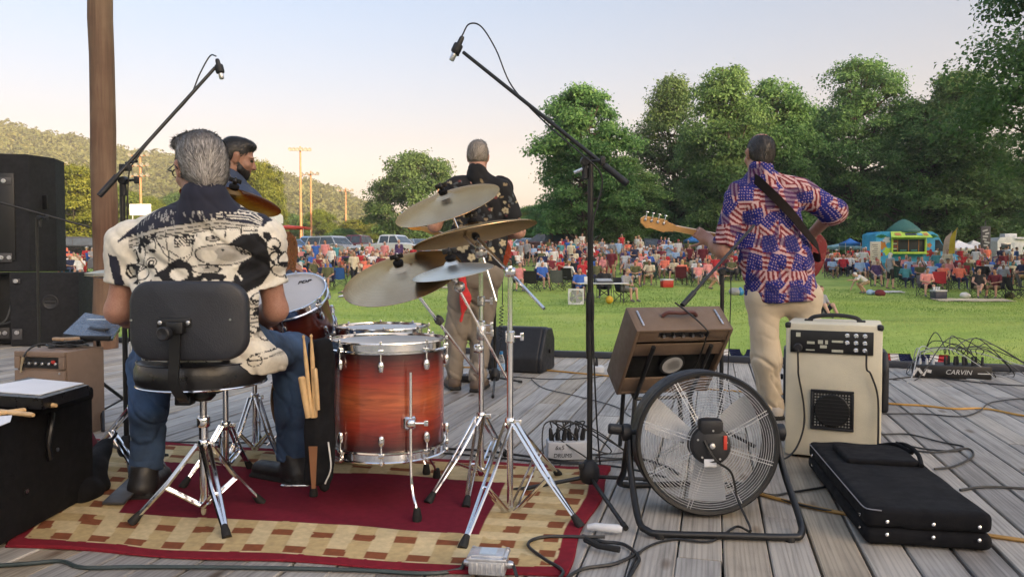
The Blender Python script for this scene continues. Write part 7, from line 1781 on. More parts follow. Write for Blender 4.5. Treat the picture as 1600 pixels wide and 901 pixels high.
# ---------------------------------------------------------------- singing guitarist in the middle
def guitarist():
 Y = 5.72; W = lambda px, py, dy=0.0: P(px, py, Y + dy)
 fl, fr_ = G(710,607), G(746,610)
 D = thing('person', 'grey haired guitarist in a black shirt with cream flowers and taupe trousers', 'person',(W(738,500).x, Y,0))
 Ls, Rs = W(711,294), W(784,294); Le, Re = W(679,352,.04), W(810,362,.03); Lw = W(678,350,.30); Rw = W(772,372,.28)
 H = Fr(W(747,246,.03), R(-4), R(-4),0); nb = H(0,-.030,-.115)
 hl, hr = W(722,428), W(762,428); kl, kr = W(714,515,-.02), W(752,518,.02); al, ar = Vector((W(710,590).x, fl.y - .02,.10)), Vector((W(748,590).x, fr_.y - .02,.10))
 prp = limbs(hl, kl, al,(.105,.085,.070)) + limbs(hr, kr, ar,(.105,.085,.070)) + [cone(hl, hr,.118,.118,0,.05), cone(W(742,395), W(742,425),.12,.125,0,.05, sq=((1,0,0),1.3)), cutp(al - Vector((0,0,.03)),(0,0,-1))]
 fo = creases(.012,(6,6,8),71,.15); solid('trousers', prp,.009, TAUPE, D, disp=lambda X: fo(X) * (.8 + 1.2 * np.clip((.4 - X[:,2]) / .3,0,1)))
 boot(D, Vector((al.x, al.y,0)),(-.3,1), BROWNBOOT,.29,.10); boot(D, Vector((ar.x, ar.y,0)),(.25,1), BROWNBOOT,.29,.10)
 prs = [cone(W(748,315), W(746,375),.130,.132,0,.06, sq=((1,0,0),1.5)), cone(W(746,375), W(743,415),.132,.138,0,.06, sq=((1,0,0),1.52)), cone(Ls, Rs,.072,.072,0,.06), cone(nb + Vector((0,.02,-.03)), Ls,.06,.06,0,.05), cone(nb + Vector((0,.02,-.03)), Rs,.06,.06,0,.05), ell(W(747,312,-.04),(.17,.075,.10), None,0,.05),
           cone(Ls, Ls.lerp(Le,.62),.084,.078,0,.04), cone(Rs, Rs.lerp(Re,.66),.084,.078,0,.04), cone(nb + Vector((0,.004,-.04)), nb + Vector((0,-.004,.002)),.088,.078,0,.02), cutp(W(743,428),(0,0,-1),.008), hemcut(Ls, Le,.66,.11,-.02), hemcut(Rs, Re,.70,.11,.02)]
 def paint(V):
  sc_ = Y / FPX; u = 800 + V[:,0] / sc_; v = 410 - (V[:,2] - EYE) / sc_; k = Ink(u, v, lin(22,21,24)); CR, TN, GR = lin(196,182,148), lin(150,130,98), lin(86,92,96); rr = random.Random(6)
  for i in range(150): x, y = rr.uniform(685,812), rr.uniform(285,425); k.ell(x, y, rr.uniform(1,2.8), rr.uniform(1.5,4.5), rr.choice([GR, TN, CR, lin(120,60,55)]), rr.uniform(-1.5,1.5), f=.8)
  for (x, y, r) in ((735,318,8.5),(724,386,8.5),(700,322,7),(706,346,6),(738,402,6),(778,305,4),(790,330,5),(712,410,5),(760,300,5),(768,392,6),(725,300,5),(786,380,5)):
   for q in range(5): a = q * 1.257 + x; k.ell(x + r * .55 * math.cos(a), y + r * .55 * math.sin(a), r * .55, r * .42, CR, a)
   k.ell(x, y, r * .25, r * .25, TN)
  return k.c
 fo2 = creases(.012,(4,4,5),81); V, F = sdf_arrays(prs,.0075, fo2); V = relax(V, F,2); inv = np.array(mw(D).inverted())
 np_mesh('shirt', V @ inv[:3, :3].T + inv[:3,3], F, MV('flower_shirt_cloth',.8, bump=.2, bscale=420), D, True, cols=paint(V))
 prb = head_prims(H) + thicken(prp,.030) + [cone(W(748,315), W(744,405),.10,.10,0,.06, sq=((1,0,0),1.4)), cone(Ls, Rs,.05,.05,0,.05), cone(H(0,-.03,-.10), nb + Vector((0,.02,-.08)),.054,.070,0,.05),
           cone(Ls, Le,.056,.050,0,.03), cone(Le, Lw,.050,.030,0,.03), cone(Rs, Re,.056,.050,0,.03), cone(Re, Rw,.050,.030,0,.03)] + hand_prims(Lw,(-.3,.4,.5),(0,-1,.1),1, curl=1.2) + hand_prims(Rw,(-.8,.1,-.2),(0,-.3,.9),1, curl=1.1)
 solid('body', prb,.0080,[SKIN3, LIP, EYE_M], D)
 ph_ = [ell(H(0,-.020,.038),(.080,.097,.088), H.r), ell(H(0,-.035,.0),(.077,.076,.065), H.r, k=.02), ell(H(0,.03,.10),(.06,.06,.035), H.r, k=.03), cutp(H(0,.034,.0),(H.m @ Vector((0,1,-.9))),.01), cutp(H(0,0,-.062),(H.m @ Vector((0,.2,-1))),.01)]
 hair(H, D, ph_, lin(88,76,66), lin(178,168,156),2200,.028, seed=9)
 # red bandana tucked in the pocket
 o = solid('bandana',[cone(W(722,432,-.14), W(728,470,-.16),.030,.036,0,.03, sq=((0,1,0),.5)), cone(W(728,470,-.16), W(720,500,-.16),.040,.012,0,.03, sq=((0,1,0),.45))],.007, M('bandana_red',(.50,.025,.025),.85, var=.2, scale=30), D, disp=folds(.010,(13,13,8),91))
 return D
guitarist()
tG, LG = electric('electric_guitar', 'electric guitar with an amber headstock pointing left, held by the man in the flower shirt', P(762,393,6.0), P(619,343,5.98),(0,1,.15), SUNB, MAPLE, ORG,.86,6,.20)
# ---------------------------------------------------------------- dark haired man in profile
def singer():
 Y = 4.25; W = lambda px, py, dy=0.0: P(px, py, Y + dy)
 D = thing('person', 'dark haired bearded man in profile looking down, half hidden behind the drummer', 'person',(W(450,500).x, Y,0))
 H = Fr(W(371,248), R(-68), R(-16),0,.93); nb = H(0,-.030,-.115)
 Ls, Rs = W(385,315,.14), W(372,315,-.13); hl, hr = W(432,458,.09), W(432,458,-.09); kl, kr = W(466,560,.10), W(462,560,-.04); al, ar = W(474,650,.10), W(470,655,-.04); al.z = ar.z = .09
 Le, Re = W(400,395,.16), W(392,395,-.10); Lw, Rw = W(436,420,.12), W(428,425,-.02)
 prp = limbs(hl, kl, al,(.095,.078,.06)) + limbs(hr, kr, ar,(.095,.078,.06)) + [cone(hl, hr,.11,.11,0,.05), cutp(al - Vector((0,0,.03)),(0,0,-1))]
 solid('trousers', prp,.013, M('dark_trousers',(.02,.02,.024),.85), D, disp=folds(.009,(8,8,12),33))
 for a in (al, ar): boot(D, a,(.9,.3), BOOT,.28,.08)
 prs = [cone(W(378,325), W(410,400),.115,.120,0,.06, sq=((0,1,0),1.5)), cone(W(410,400), W(432,452),.120,.125,0,.06, sq=((0,1,0),1.4)), cone(Ls, Rs,.07,.07,0,.06), cone(nb + Vector((0,0,-.03)), Ls,.06,.06,0,.05), cone(nb + Vector((0,0,-.03)), Rs,.06,.06,0,.05), cone(Ls, Ls.lerp(Le,.7),.075,.07,0,.04), cone(Rs, Rs.lerp(Re,.7),.075,.07,0,.04), cone(nb + Vector((0,0,-.04)), nb + Vector((0,0,.012)),.086,.074,0,.02), cone(nb + Vector((0,0,-.05)), W(378,325),.08,.11,0,.05)]
 solid('shirt', prs,.011, M('navy_shirt',(.030,.045,.085),.85, var=.2, bump=.2, bscale=400), D, disp=folds(.008,(6,6,7),34))
 prb = head_prims(H) + thicken(prp,.030) + [cone(W(378,325), W(430,450),.09,.10,0,.06, sq=((0,1,0),1.3)), cone(H(0,-.03,-.10), nb + Vector((.02,0,-.08)),.050,.046,0,.05), cone(Ls, Rs,.05,.05,0,.04), cone(Ls, Le,.053,.046,0,.03), cone(Le, Lw,.045,.028,0,.03), cone(Rs, Re,.053,.046,0,.03), cone(Re, Rw,.045,.028,0,.03)] + hand_prims(Lw,(.8,.2,.1),(0,-.3,.9),1, curl=1.1) + hand_prims(Rw,(.8,.2,-.2),(0,-.3,.9),-1, curl=1.1)
 solid('body', prb,.0066,[SKIN2, LIP, EYE_M], D)
 ph_ = [ell(H(0,-.020,.042),(.078,.096,.086), H.r), ell(H(0,.036,.098),(.056,.052,.028), H.r, k=.03), ell(H(0,-.050,.0),(.072,.058,.060), H.r, k=.02), cutp(H(0,.040,.030),(H.m @ Vector((0,1,-1.2))),.01), cutp(H(0,0,-.050),(H.m @ Vector((0,.3,-1))),.01), dict(ell(H(-.083,.0,-.012),(.026,.028,.034), H.r, k=.006), cut=True), dict(ell(H(.083,.0,-.012),(.026,.028,.034), H.r, k=.006), cut=True)]
 hair(H, D, ph_, lin(12,11,11), lin(44,40,38),3000,.026, seed=14)
 pb = [ell(H(0,.030,-.062),(.062,.062,.040), H.r), ell(H(0,.062,-.092),(.031,.027,.024), H.r, k=.03), cone(H(-.064,.010,-.02), H(-.055,.03,-.06),.008,.014,0,.02), cone(H(.064,.010,-.02), H(.055,.03,-.06),.008,.014,0,.02), dict(ell(H(0,.095,-.056),(.024,.02,.010), H.r, k=.006), cut=True), cutp(H(0,.02,-.022),(H.m @ Vector((0,.25,1))),.01), dict(ell(H(0,.02,-.02),(.060,.070,.040), H.r, k=.01), cut=True)]
 hair(H, D, pb, lin(14,12,12), lin(48,40,36),1200,.014, seed=15, name='beard')
singer()
# his guitar, seen edge-on
gc = P(441,428,4.22); t = thing('acoustic_guitar', 'brown guitar seen edge on between the drummer and the rack tom', 'guitar', gc)
out2 = [(.0,.24),(.10,.21),(.125,.14),(.095,.05),(.10,-.02),(.17,-.10),(.185,-.18),(.13,-.25),(0,-.27)]; out2 = out2 + [(-a, b_) for a, b_ in reversed(out2[1:-1])]
out2 = [(p.x, p.y) for p in curve_pts([(a, b_,0) for a, b_ in out2] + [(0,.24,0)],4)][:-1]
gx, gn = Vector((.10,.98,-.15)).normalized(), Vector((.97,-.12,.05)).normalized(); gy = gn.cross(gx)
b = MB(); b.prism(out2, gc, gx, gy, gn,.085); b.build('guitar_body', M('guitar_brown',(.16,.060,.022),.3, var=.25, coat=.5), t, angle=30)
b = MB(); b.tube([gc - gy * .1 + gn * .05, gc - gy * .1 + gn * .06],.05,20); b.build('sound_hole', BLK, t)
# ================================================================ the crowd and what stands on the field
def cloth_m(name, r, g, b_): return M('cloth_' + name, lin(r, g, b_),.85, var=.12, scale=6)
SHIRTS = {'white': cloth_m('white',214,212,210), 'red': cloth_m('red',176,40,48), 'pink': cloth_m('pink',214,140,138), 'blue': cloth_m('blue',52,96,176), 'navy': cloth_m('navy',36,42,72), 'grey': cloth_m('grey',140,142,148), 'black': cloth_m('black',30,30,34), 'maroon': cloth_m('maroon',104,32,44), 'coral': cloth_m('coral',226,120,96), 'pale blue': cloth_m('pale_blue',150,178,210), 'teal': cloth_m('teal',70,140,150), 'olive': cloth_m('olive',88,90,58), 'cream': cloth_m('cream',206,194,168), 'purple': cloth_m('purple',74,54,96)}
PANTS = {'khaki': cloth_m('khaki',150,132,100), 'black': SHIRTS['black'], 'denim': cloth_m('denim',58,72,104), 'white': SHIRTS['white'], 'grey': SHIRTS['grey'], 'navy': SHIRTS['navy']}
SKINS = [M('crowd_skin_a',(.50,.29,.21),.55), M('crowd_skin_b',(.42,.23,.155),.55), M('crowd_skin_c',(.24,.125,.08),.55)]
HAIRS = {'grey haired': M('crowd_hair_grey',(.30,.29,.28),.7), 'dark haired': M('crowd_hair_dark',(.022,.016,.013),.6), 'brown haired': M('crowd_hair_brown',(.085,.045,.025),.6), 'blond': M('crowd_hair_blond',(.40,.27,.12),.6), 'white capped': SHIRTS['white'], 'red capped': SHIRTS['red'], 'black capped': SHIRTS['black']}
SHOE = M('crowd_shoe',(.10,.10,.105),.6)
CHAIRC = {'navy': cloth_m('chair_navy',34,44,88), 'black': cloth_m('chair_black',34,35,38), 'green': cloth_m('chair_green',36,66,60), 'red': cloth_m('chair_red',158,34,40), 'grey': cloth_m('chair_grey',92,95,100), 'blue': cloth_m('chair_blue',46,92,168), 'maroon': cloth_m('chair_maroon',92,30,44)}
def crowd_mesh(name, joints, h=.026, shorts=True, tank=False, long_hair=False, hat=False):
 J = {k: Vector(v) for k, v in joints.items()}; pr = []
 for s, l, r_ in ((-1, 'l', 'r'),(1, 'r', 'l')):
  hp, kn, an, sh, el, wr = (J[n + l] for n in ('hip', 'knee', 'ank', 'sh', 'el', 'wr'))
  mid = kn if shorts is False else hp.lerp(kn,.85)
  pr += [cone(hp, mid,.088,.072,2,.03), cone(mid, kn,.064,.058,2 if not shorts else 0,.02), cone(kn, an,.056,.038,2 if not shorts else 0,.02), cone(an, an + Vector((0,-.14,-.035)),.042,.034,4,.02)]
  mid = sh.lerp(el,.1 if tank else .72); pr += [cone(sh, mid,.060,.056,1,.03), cone(mid, el,.046,.040,0,.02), cone(el, wr,.040,.028,0,.02), cone(wr, wr + (wr - el).normalized() * .10,.032,.022,0,.02)]
 hm = (J['hipl'] + J['hipr']) / 2; sm = (J['shl'] + J['shr']) / 2
 pr += [cone(hm, hm.lerp(sm,.5),.118,.118,1,.04, sq=((1,0,0),1.38)), cone(hm.lerp(sm,.5), hm.lerp(sm,.92),.118,.112,1,.04, sq=((1,0,0),1.42)), cone(J['shl'], J['shr'],.062,.062,1,.04), cone(J['hipl'], J['hipr'],.105,.105,2,.03)]
 hd = J['head']; pr += [cone(sm + Vector((0,0,.02)), hd,.055,.055,0,.03), ell(hd,(.072,.090,.105), None,0,.02), ell(hd + Vector((0,.018,.030)),(.080,.092,.092), None,3,.01), ell(hd + Vector((0,-.092,-.012)),(.014,.016,.018), None,0,.01)]
 if long_hair: pr += [ell(hd + Vector((0,.055,-.08)),(.085,.045,.12), None,3,.02)]
 if hat: pr += [ell(hd + Vector((0,-.02,.055)),(.155,.165,.018), None,3,.01)]
 V, F = sdf_arrays(pr, h); V = relax(V, F,1); mi = tags_of(pr, V[F].mean(1))
 o = np_mesh(name, V, F,[SKINS[0], SHIRTS['white'], PANTS['khaki'], HAIRS['dark haired'], SHOE], None, True, None, mi); me = o.data; bpy.data.objects.remove(o); return me
def sit(dz=0, lean=0, arms=0, spread=.12, cross=0):
 b_ = dict(hipl=(-.09,0,.46), hipr=(.09,0,.46), kneel=(-spread,-.42,.50), kneer=(spread,-.42,.50), ankl=(-spread - .02,-.46,.08), ankr=(spread + .02,-.46,.08), shl=(-.19,.10 - lean,.94), shr=(.19,.10 - lean,.94), head=(0,.04 - lean * 1.3,1.16))
 if cross: b_['ankr'] = (-.10,-.72,.30); b_['kneer'] = (.03,-.44,.58)
 A = [dict(ell_=(-.25,0,.70), elr=(.25,0,.70), wrl=(-.17,-.27,.62), wrr=(.17,-.27,.62)), dict(ell_=(-.26,-.04,.70), elr=(.26,-.04,.70), wrl=(-.05,-.25,.64), wrr=(.04,-.24,.66)), dict(ell_=(-.26,0,.70), elr=(.27,-.10,.74), wrl=(-.16,-.28,.60), wrr=(.10,-.22,1.02)), dict(ell_=(-.30,.06,.68), elr=(.30,.06,.68), wrl=(-.30,-.22,.66), wrr=(.30,-.22,.66))][arms]
 for k, v in A.items(): b_['ell' if k == 'ell_' else k] = (v[0], v[1] - lean * .7, v[2])
 b_['el' + 'l'] = b_.pop('ell'); return b_
def stand(arms=0, step=.0, s=1.0):
 b_ = dict(hipl=(-.09,0,.90), hipr=(.09,0,.90), kneel=(-.10,-.02 - step,.48), kneer=(.11,-.02 + step * .4,.48), ankl=(-.11,.0 - step,.08), ankr=(.13,.02 + step,.08), shl=(-.19,.02,1.42), shr=(.19,.02,1.42), head=(0,-.01,1.64))
 A = [dict(ell=(-.25,.04,1.14), elr=(.25,.04,1.14), wrl=(-.25,-.06,.90), wrr=(.25,-.06,.90)), dict(ell=(-.28,.02,1.16), elr=(.25,.04,1.14), wrl=(-.12,-.22,1.14), wrr=(.24,-.08,.90)), dict(ell=(-.30,.06,1.16), elr=(.30,.06,1.16), wrl=(-.13,.0,1.0), wrr=(.13,0,1.0)), dict(ell=(-.24,-.12,1.18), elr=(.24,-.12,1.18), wrl=(-.04,-.26,1.30), wrr=(.04,-.26,1.28))][arms]
 b_.update(A); return {k: tuple(c * s for c in v) for k, v in b_.items()}
def ground_sit(): return dict(hipl=(-.09,0,.11), hipr=(.09,0,.11), kneel=(-.14,-.36,.36), kneer=(.14,-.36,.36), ankl=(-.13,-.62,.06), ankr=(.13,-.62,.06), shl=(-.19,.12,.58), shr=(.19,.12,.58), head=(0,.02,.80), ell=(-.25,.02,.38), elr=(.25,.02,.38), wrl=(-.12,-.30,.36), wrr=(.12,-.30,.36))
def recline(): return dict(hipl=(-.09,0,.12), hipr=(.09,0,.12), kneel=(-.12,-.40,.24), kneer=(.14,-.38,.34), ankl=(-.13,-.80,.06), ankr=(.13,-.72,.07), shl=(-.19,.34,.48), shr=(.19,.34,.48), head=(0,.38,.72), ell=(-.26,.50,.24), elr=(.26,.46,.24), wrl=(-.28,.62,.06), wrr=(.28,.60,.06))
def crouch(): return dict(hipl=(-.10,.12,.52), hipr=(.10,.12,.52), kneel=(-.16,-.22,.44), kneer=(.14,-.20,.40), ankl=(-.14,.02,.08), ankr=(.14,.06,.08), shl=(-.19,-.22,.76), shr=(.19,-.22,.76), head=(0,-.42,.86), ell=(-.24,-.36,.50), elr=(.26,-.44,.62), wrl=(-.20,-.48,.24), wrr=(.30,-.78,.62))
SEAT = [crowd_mesh('seated_figure', sit(0,.0,0)), crowd_mesh('seated_figure', sit(0,.06,1), long_hair=True), crowd_mesh('seated_figure', sit(0,.0,2), hat=False), crowd_mesh('seated_figure', sit(0,-.04,3,.16), shorts=False), crowd_mesh('seated_figure', sit(0,.02,0,.10,1), tank=True, long_hair=True), crowd_mesh('seated_figure', sit(0,.16,1,.16)), crowd_mesh('seated_figure', sit(0,.0,3,.12,1), hat=True), crowd_mesh('seated_figure', sit(0,.03,1,.1), shorts=False, long_hair=True)]
STAND = [crowd_mesh('standing_figure', stand(0)), crowd_mesh('standing_figure', stand(1,.06), tank=True, long_hair=True), crowd_mesh('standing_figure', stand(2,.02), shorts=False), crowd_mesh('standing_figure', stand(3,.04), hat=False), crowd_mesh('standing_figure', stand(0,.12), shorts=False, long_hair=True), crowd_mesh('standing_figure', stand(1,.05), hat=True)]
GSIT, RECL, CROU = crowd_mesh('ground_figure', ground_sit()), crowd_mesh('ground_figure', recline()), crowd_mesh('ground_figure', crouch())
USED = {}
def crowd_person(me, p, yaw, shirt, pants, hair_, skin=0, label=None, group='people in the crowd', scale=1.0):
 o = bpy.data.objects.new('person', me); COL.objects.link(o); o.location = p; o.rotation_euler = (0,0, yaw); o.scale = (scale, scale, scale)
 for i, m_ in ((0, SKINS[skin]),(1, SHIRTS[shirt]),(2, PANTS[pants]),(3, HAIRS[hair_])): o.material_slots[i].link = 'OBJECT'; o.material_slots[i].material = m_
 return tag(o, label, 'person', group)
def chair_bm():
 f = MB(); s = MB()
 # sling seat and back with thickness
 def sheet(b, pts, th=.006):
  n = len(pts); V = [p for p in pts] + [(x, y + th, z + th) for x, y, z in pts]; F = []
  k = n // 2
  for i in range(k - 1): F += [(i, i + 1, k + i + 1, k + i),(n + i, n + k + i, n + k + i + 1, n + i + 1)]
  b.add(V, F + [(0, k, n + k, n),(k - 1, n + k - 1, n + 2 * k - 1,2 * k - 1)])
 xs_ = [-.27,-.14,0,.14,.27]
 sheet(s,[(x,-.24,.43 - .05 * math.cos(x * 5.5)) for x in xs_] + [(x,.20,.41 - .06 * math.cos(x * 5.5)) for x in xs_])
 sheet(s,[(x,.20,.41 - .06 * math.cos(x * 5.5)) for x in xs_] + [(x,.36 + .03 * math.cos(x * 5.5),.92) for x in xs_])
 for sx_ in (-1,1): s.box((sx_ * .31,-.02,.62),(.07,.46,.012))
 for sx_ in (-1,1):
  f.tube([(sx_ * .29,-.26,.02),(sx_ * .29,.30,.44)],.011,5); f.tube([(sx_ * .29,.30,.02),(sx_ * .29,-.26,.44),(sx_ * .31,-.24,.61)],.011,5); f.tube([(sx_ * .29,.24,.02),(sx_ * .28,.38,.93)],.011,5)
 f.tube([(-.29,-.26,.02),(.29,-.24,.42)],.010,5); f.tube([(.29,-.26,.02),(-.29,-.24,.42)],.010,5); f.tube([(-.29,.27,.02),(.29,.24,.42)],.010,5); f.tube([(.29,.27,.02),(-.29,.24,.42)],.010,5)
 return s, f
cs_, cf_ = chair_bm()
CH0 = thing('camp_chair', 'folding camp chair', 'chair',(0,-30,-.8)); cs_.build('fabric_sling', CHAIRC['navy'], CH0, world=False); cf_.build('chair_frame', BLK, CH0, world=False)
m2 = MB(); m2.v, m2.f, m2.mi = list(cs_.v), list(cs_.f),[0] * len(cs_.f); m2.cur = 1; m2.add(cf_.v, cf_.f); CH1 = m2.build('camp_chair',[CHAIRC['navy'], BLK], None, world=False); CH1M = CH1.data; bpy.data.objects.remove(CH1)
first_chair = [True]
def chair(p, yaw, col, label, near=False, group='camp chairs on the field'):
 if near:
  o = CH0 if first_chair[0] else copy_tree(CH0); first_chair[0] = False
  o.location = p; o.rotation_euler = (0,0, yaw)
  k = [c for c in kids(o) if c.name.startswith('fabric')][0]; k.material_slots[0].link = 'OBJECT'; k.material_slots[0].material = CHAIRC[col]
 else:
  o = bpy.data.objects.new('camp_chair', CH1M); COL.objects.link(o); o.location = p; o.rotation_euler = (0,0, yaw); o.material_slots[0].link = 'OBJECT'; o.material_slots[0].material = CHAIRC[col]
 return tag(o, label, 'chair', group)
def at_row(px, py):                          # the spot of the field seen at that place, found by walking out
 for Y in np.arange(14,75,.1):
  z = float(gz((px - 800) / FPX * Y, Y))
  if 410 + (EYE - z) / Y * FPX <= py: break
 return Vector(((px - 800) / FPX * Y, Y, z))
taken = []
def face(p, extra=0): return math.atan2(-p.x, p.y) * -1 * -1 + extra     # local -Y toward the stage
# --- people the photo shows one by one
SP = [  # px, foot row, mesh, yaw, shirt, trousers, hair, skin, label, chair colour
 (906,470, SEAT[1],.1, 'blue', 'navy', 'dark haired',0, 'woman in a bright blue shirt at the left end of the sound table', 'black'),
 (976,472, SEAT[5],.9, 'grey', 'grey', 'blond',0, 'bald looking man in a grey shirt at the right end of the sound table', 'black'),
 (944,466, SEAT[3],0, 'black', 'black', 'dark haired',1, 'person in black sitting behind the middle of the sound table', 'black'),
 (848,452, SEAT[0],.4, 'blue', 'navy', 'white capped',0, 'person in a blue shirt sitting left of the empty grey camp chair', 'navy'),
 (890,450, SEAT[6],2.6, 'white', 'black', 'blond',0, 'person in white turned away right of the empty grey camp chair', 'black'),
 (812,455, SEAT[2],0, 'pink', 'khaki', 'brown haired',0, 'person in pink sitting beside the black chairs right of the singing guitarist', 'black'),
 (1066,446, SEAT[7],2.9, 'coral', 'khaki', 'blond',0, 'person in coral seated with back turned beside the red cooler', 'maroon'),
 (1110,452, CROU,1.3, 'pink', 'khaki', 'brown haired',0, 'person in pink bending down on the grass below the bass player\'s hand', None),
 (1284,494, GSIT,.6, 'grey', 'navy', 'brown haired',0, 'man in grey sitting on the grass just right of the flag shirt', None),
 (1350,459, CROU,-1.2, 'white', 'khaki', 'white capped',0, 'man in white crouching on the lawn and stretching one arm out', None),
 (1391,452, STAND[1],2.3, 'grey', 'black', 'white capped',0, 'woman in a grey top and black shorts standing in front of the food truck', None),
 (1447,464, SEAT[5],.35, 'pink', 'black', 'brown haired',0, 'man in a pink checked shirt leaning forward beside the black cooler', 'grey'),
 (1474,452, SEAT[4],.2, 'coral', 'khaki', 'dark haired',0, 'person in coral sitting behind the red chair right of the food truck window', 'navy'),
 (1500,452, SEAT[3],.3, 'coral', 'navy', 'grey haired',0, 'large man in coral sitting beside the woman in black', 'navy'),
 (1530,466, SEAT[4],.2, 'black', 'khaki', 'dark haired',0, 'woman in a black top with crossed legs at the right', 'black'),
 (1556,466, SEAT[5],-.35, 'maroon', 'khaki', 'dark haired',1, 'man in a dark red shirt leaning toward the woman in black', 'black'),
 (1344,440, SEAT[0],.3, 'pale blue', 'khaki', 'white capped',0, 'person in pale blue with a white cap beside the crouching man', 'navy'),
 (562,458, RECL,-1.2, 'white', 'black', 'dark haired',0, 'man in white sitting on the grass and leaning back beside the big tilted crash', None),
 (100,432, SEAT[2],-.3, 'white', 'black', 'black capped',0, 'person in white and black in a chair beside the speaker stack', 'black'),
 (116,428, SEAT[0],.2, 'cream', 'khaki', 'dark haired',0, 'person in cream behind the small blue wagon', 'red'),
 (1588,428, STAND[0],1.2, 'blue', 'navy', 'dark haired',0, 'person in bright blue standing at the right edge by the trailer', None),
 (1572,424, STAND[2],3.0, 'white', 'black', 'dark haired',0, 'person in a white shirt and black shorts with back turned near the trailer door', None),
 (1563,426, STAND[3],2.7, 'navy', 'grey', 'brown haired',1, 'person in navy with pale trousers near the trailer', None),
 (1432,420, STAND[2],3.1, 'black', 'denim', 'dark haired',0, 'man in black standing at the food truck window', None),
 (1408,420, STAND[0],3.1, 'white', 'black', 'dark haired',0, 'man in white standing at the left of the food truck window', None),
 (462,398, STAND[0],.3, 'white', 'khaki', 'brown haired',0, 'person in white standing before the blue car', None),
 (490,400, STAND[5],-.6, 'grey', 'black', 'white capped',0, 'man in grey standing before the silver car', None),
 (571,398, STAND[1],.4, 'red', 'navy', 'dark haired',0, 'person in red standing by the maroon pickup', None),
 (578,399, STAND[4],-.2, 'white', 'denim', 'brown haired',0, 'person in white standing right of the one in red by the pickup', None),
 (957,418, STAND[2],2.8, 'grey', 'grey', 'dark haired',0, 'man in grey standing with his back turned behind the sound table', None),
 (892,420, STAND[5],2.9, 'cream', 'grey', 'white capped',0, 'man in cream standing in the crowd left of the tall boom stand', None)]
for px, py, me, yaw, sh, pn, hr_, sk, lb, chc in SP:
 p = at_row(px, py); taken.append((p.x, p.y)); s_ = 1.0
 crowd_person(me, p, face(p, yaw), sh, pn, hr_, sk, lb, scale=s_)
 if chc: chair(p, face(p, yaw), chc, chc + ' camp chair under the ' + ' '.join(lb.split()[:11]), near=p.y < 37)
for px, py, yaw, col, lb in ((872,455,2.9, 'grey', 'empty grey camp chair with its back to the stage'),(832,456,2.8, 'black', 'empty black camp chair right of the singing guitarist'),(1406,445,2.6, 'green', 'empty dark green camp chair before the food truck'),(1470,456,.2, 'red', 'bright red camp chair behind the black cooler'),(1588,468,2.0, 'black', 'black camp chair at the right edge nearest the stage'),(1604,462,1.8, 'grey', 'grey camp chair cut by the right edge'),(126,424,.3, 'red', 'red camp chair between the speaker stack and the post'),(142,430,-.4, 'grey', 'grey camp chair just left of the post'),(462,430,2.9, 'navy', 'navy camp chair behind the rack tom'),(478,446,2.7, 'navy', 'navy camp chair nearest the rack tom'),(532,448,2.9, 'blue', 'blue camp chair behind the man leaning back'),(548,428,2.6, 'green', 'green camp chair with a white edge left of the big crash')):
 p = at_row(px, py); taken.append((p.x, p.y)); chair(p, face(p, yaw), col, lb, near=p.y < 37)
# --- the rest of the crowd
ZN = [(60,150, 'by the left speaker stack'),(150,500, 'behind the rack tom'),(500,660, 'left of the cymbals'),(660,905, 'right of the singing guitarist'),(905,990, 'behind the sound table'),(990,1085, 'below the bass headstock'),(1085,1290, 'behind the flag shirt'),(1290,1360, 'left of the food truck'),(1360,1460, 'before the food truck'),(1460,1540, 'before the white tent'),(1540,1700, 'before the trailer')]
rc = random.Random(41); placed = 0; rows_ = []
REG = [((846,1165),(35.5,57),140),((440,650),(34,47),50),((1292,1352),(37,56),22),((1345,1462),(36,53),16),((1455,1625),(36,57),46),((84,146),(40,58),9),((655,846),(42,56),16)]
for (p0, p1),(y0, y1), cnt in REG:
 cl = [(rc.uniform(p0, p1), rc.uniform(y0, y1)) for _ in range(max(3, cnt // 6))]
 got, tries = 0,0
 while got < cnt and tries < 4000:
  tries += 1; px = rc.uniform(p0, p1); Y = y0 + (y1 - y0) * rc.random() ** .8
  if rc.random() < .6: q = rc.choice(cl); px, Y = min(p1, max(p0, rc.gauss(q[0],26))), min(y1, max(y0, rc.gauss(q[1],1.6)))
  p = gpt(px, Y)
  if any((p.x - a) ** 2 + (p.y - b_) ** 2 < .40 for a, b_ in taken): continue
  if 1340 < px < 1540 and 54.5 < Y < 62: continue
  taken.append((p.x, p.y)); got += 1; rows_.append((px, Y, p))
SW = ['white', 'white', 'white', 'red', 'red', 'pink', 'pink', 'blue', 'navy', 'grey', 'grey', 'black', 'maroon', 'coral', 'pale blue', 'teal', 'olive', 'cream', 'cream', 'purple']
seen_lb = {}
for px, Y, p in rows_:
 up = rc.random() < ((.30 if Y > 51 else .08) if px > 700 else .03); me = rc.choice(STAND if up else SEAT); sh, pn, hr_ = rc.choice(SW), rc.choice(list(PANTS)), rc.choice(list(HAIRS)); sk = rc.choice([0,0,0,1,1,2]); zn = [z for a, b_, z in ZN if a <= px < b_][0]
 row = 'in front' if Y < 41 else ('midway back' if Y < 50 else 'far back'); cc = rc.choice(list(CHAIRC)); yaw = rc.gauss(0,.35)
 lb = '%s %s in %s and %s, %s, %s' % (hr_, 'person standing' if up else 'sitter', sh, pn, row, zn)
 o = crowd_person(me, p, face(p, yaw), sh, pn, hr_, sk, lb, scale=rc.uniform(.92,1.08) * (.72 if rc.random() < .08 else 1))
 if not up: chair(p, face(p, yaw), cc, '%s camp chair of a sitter in %s, %s, %s' % (cc, sh, row, zn))
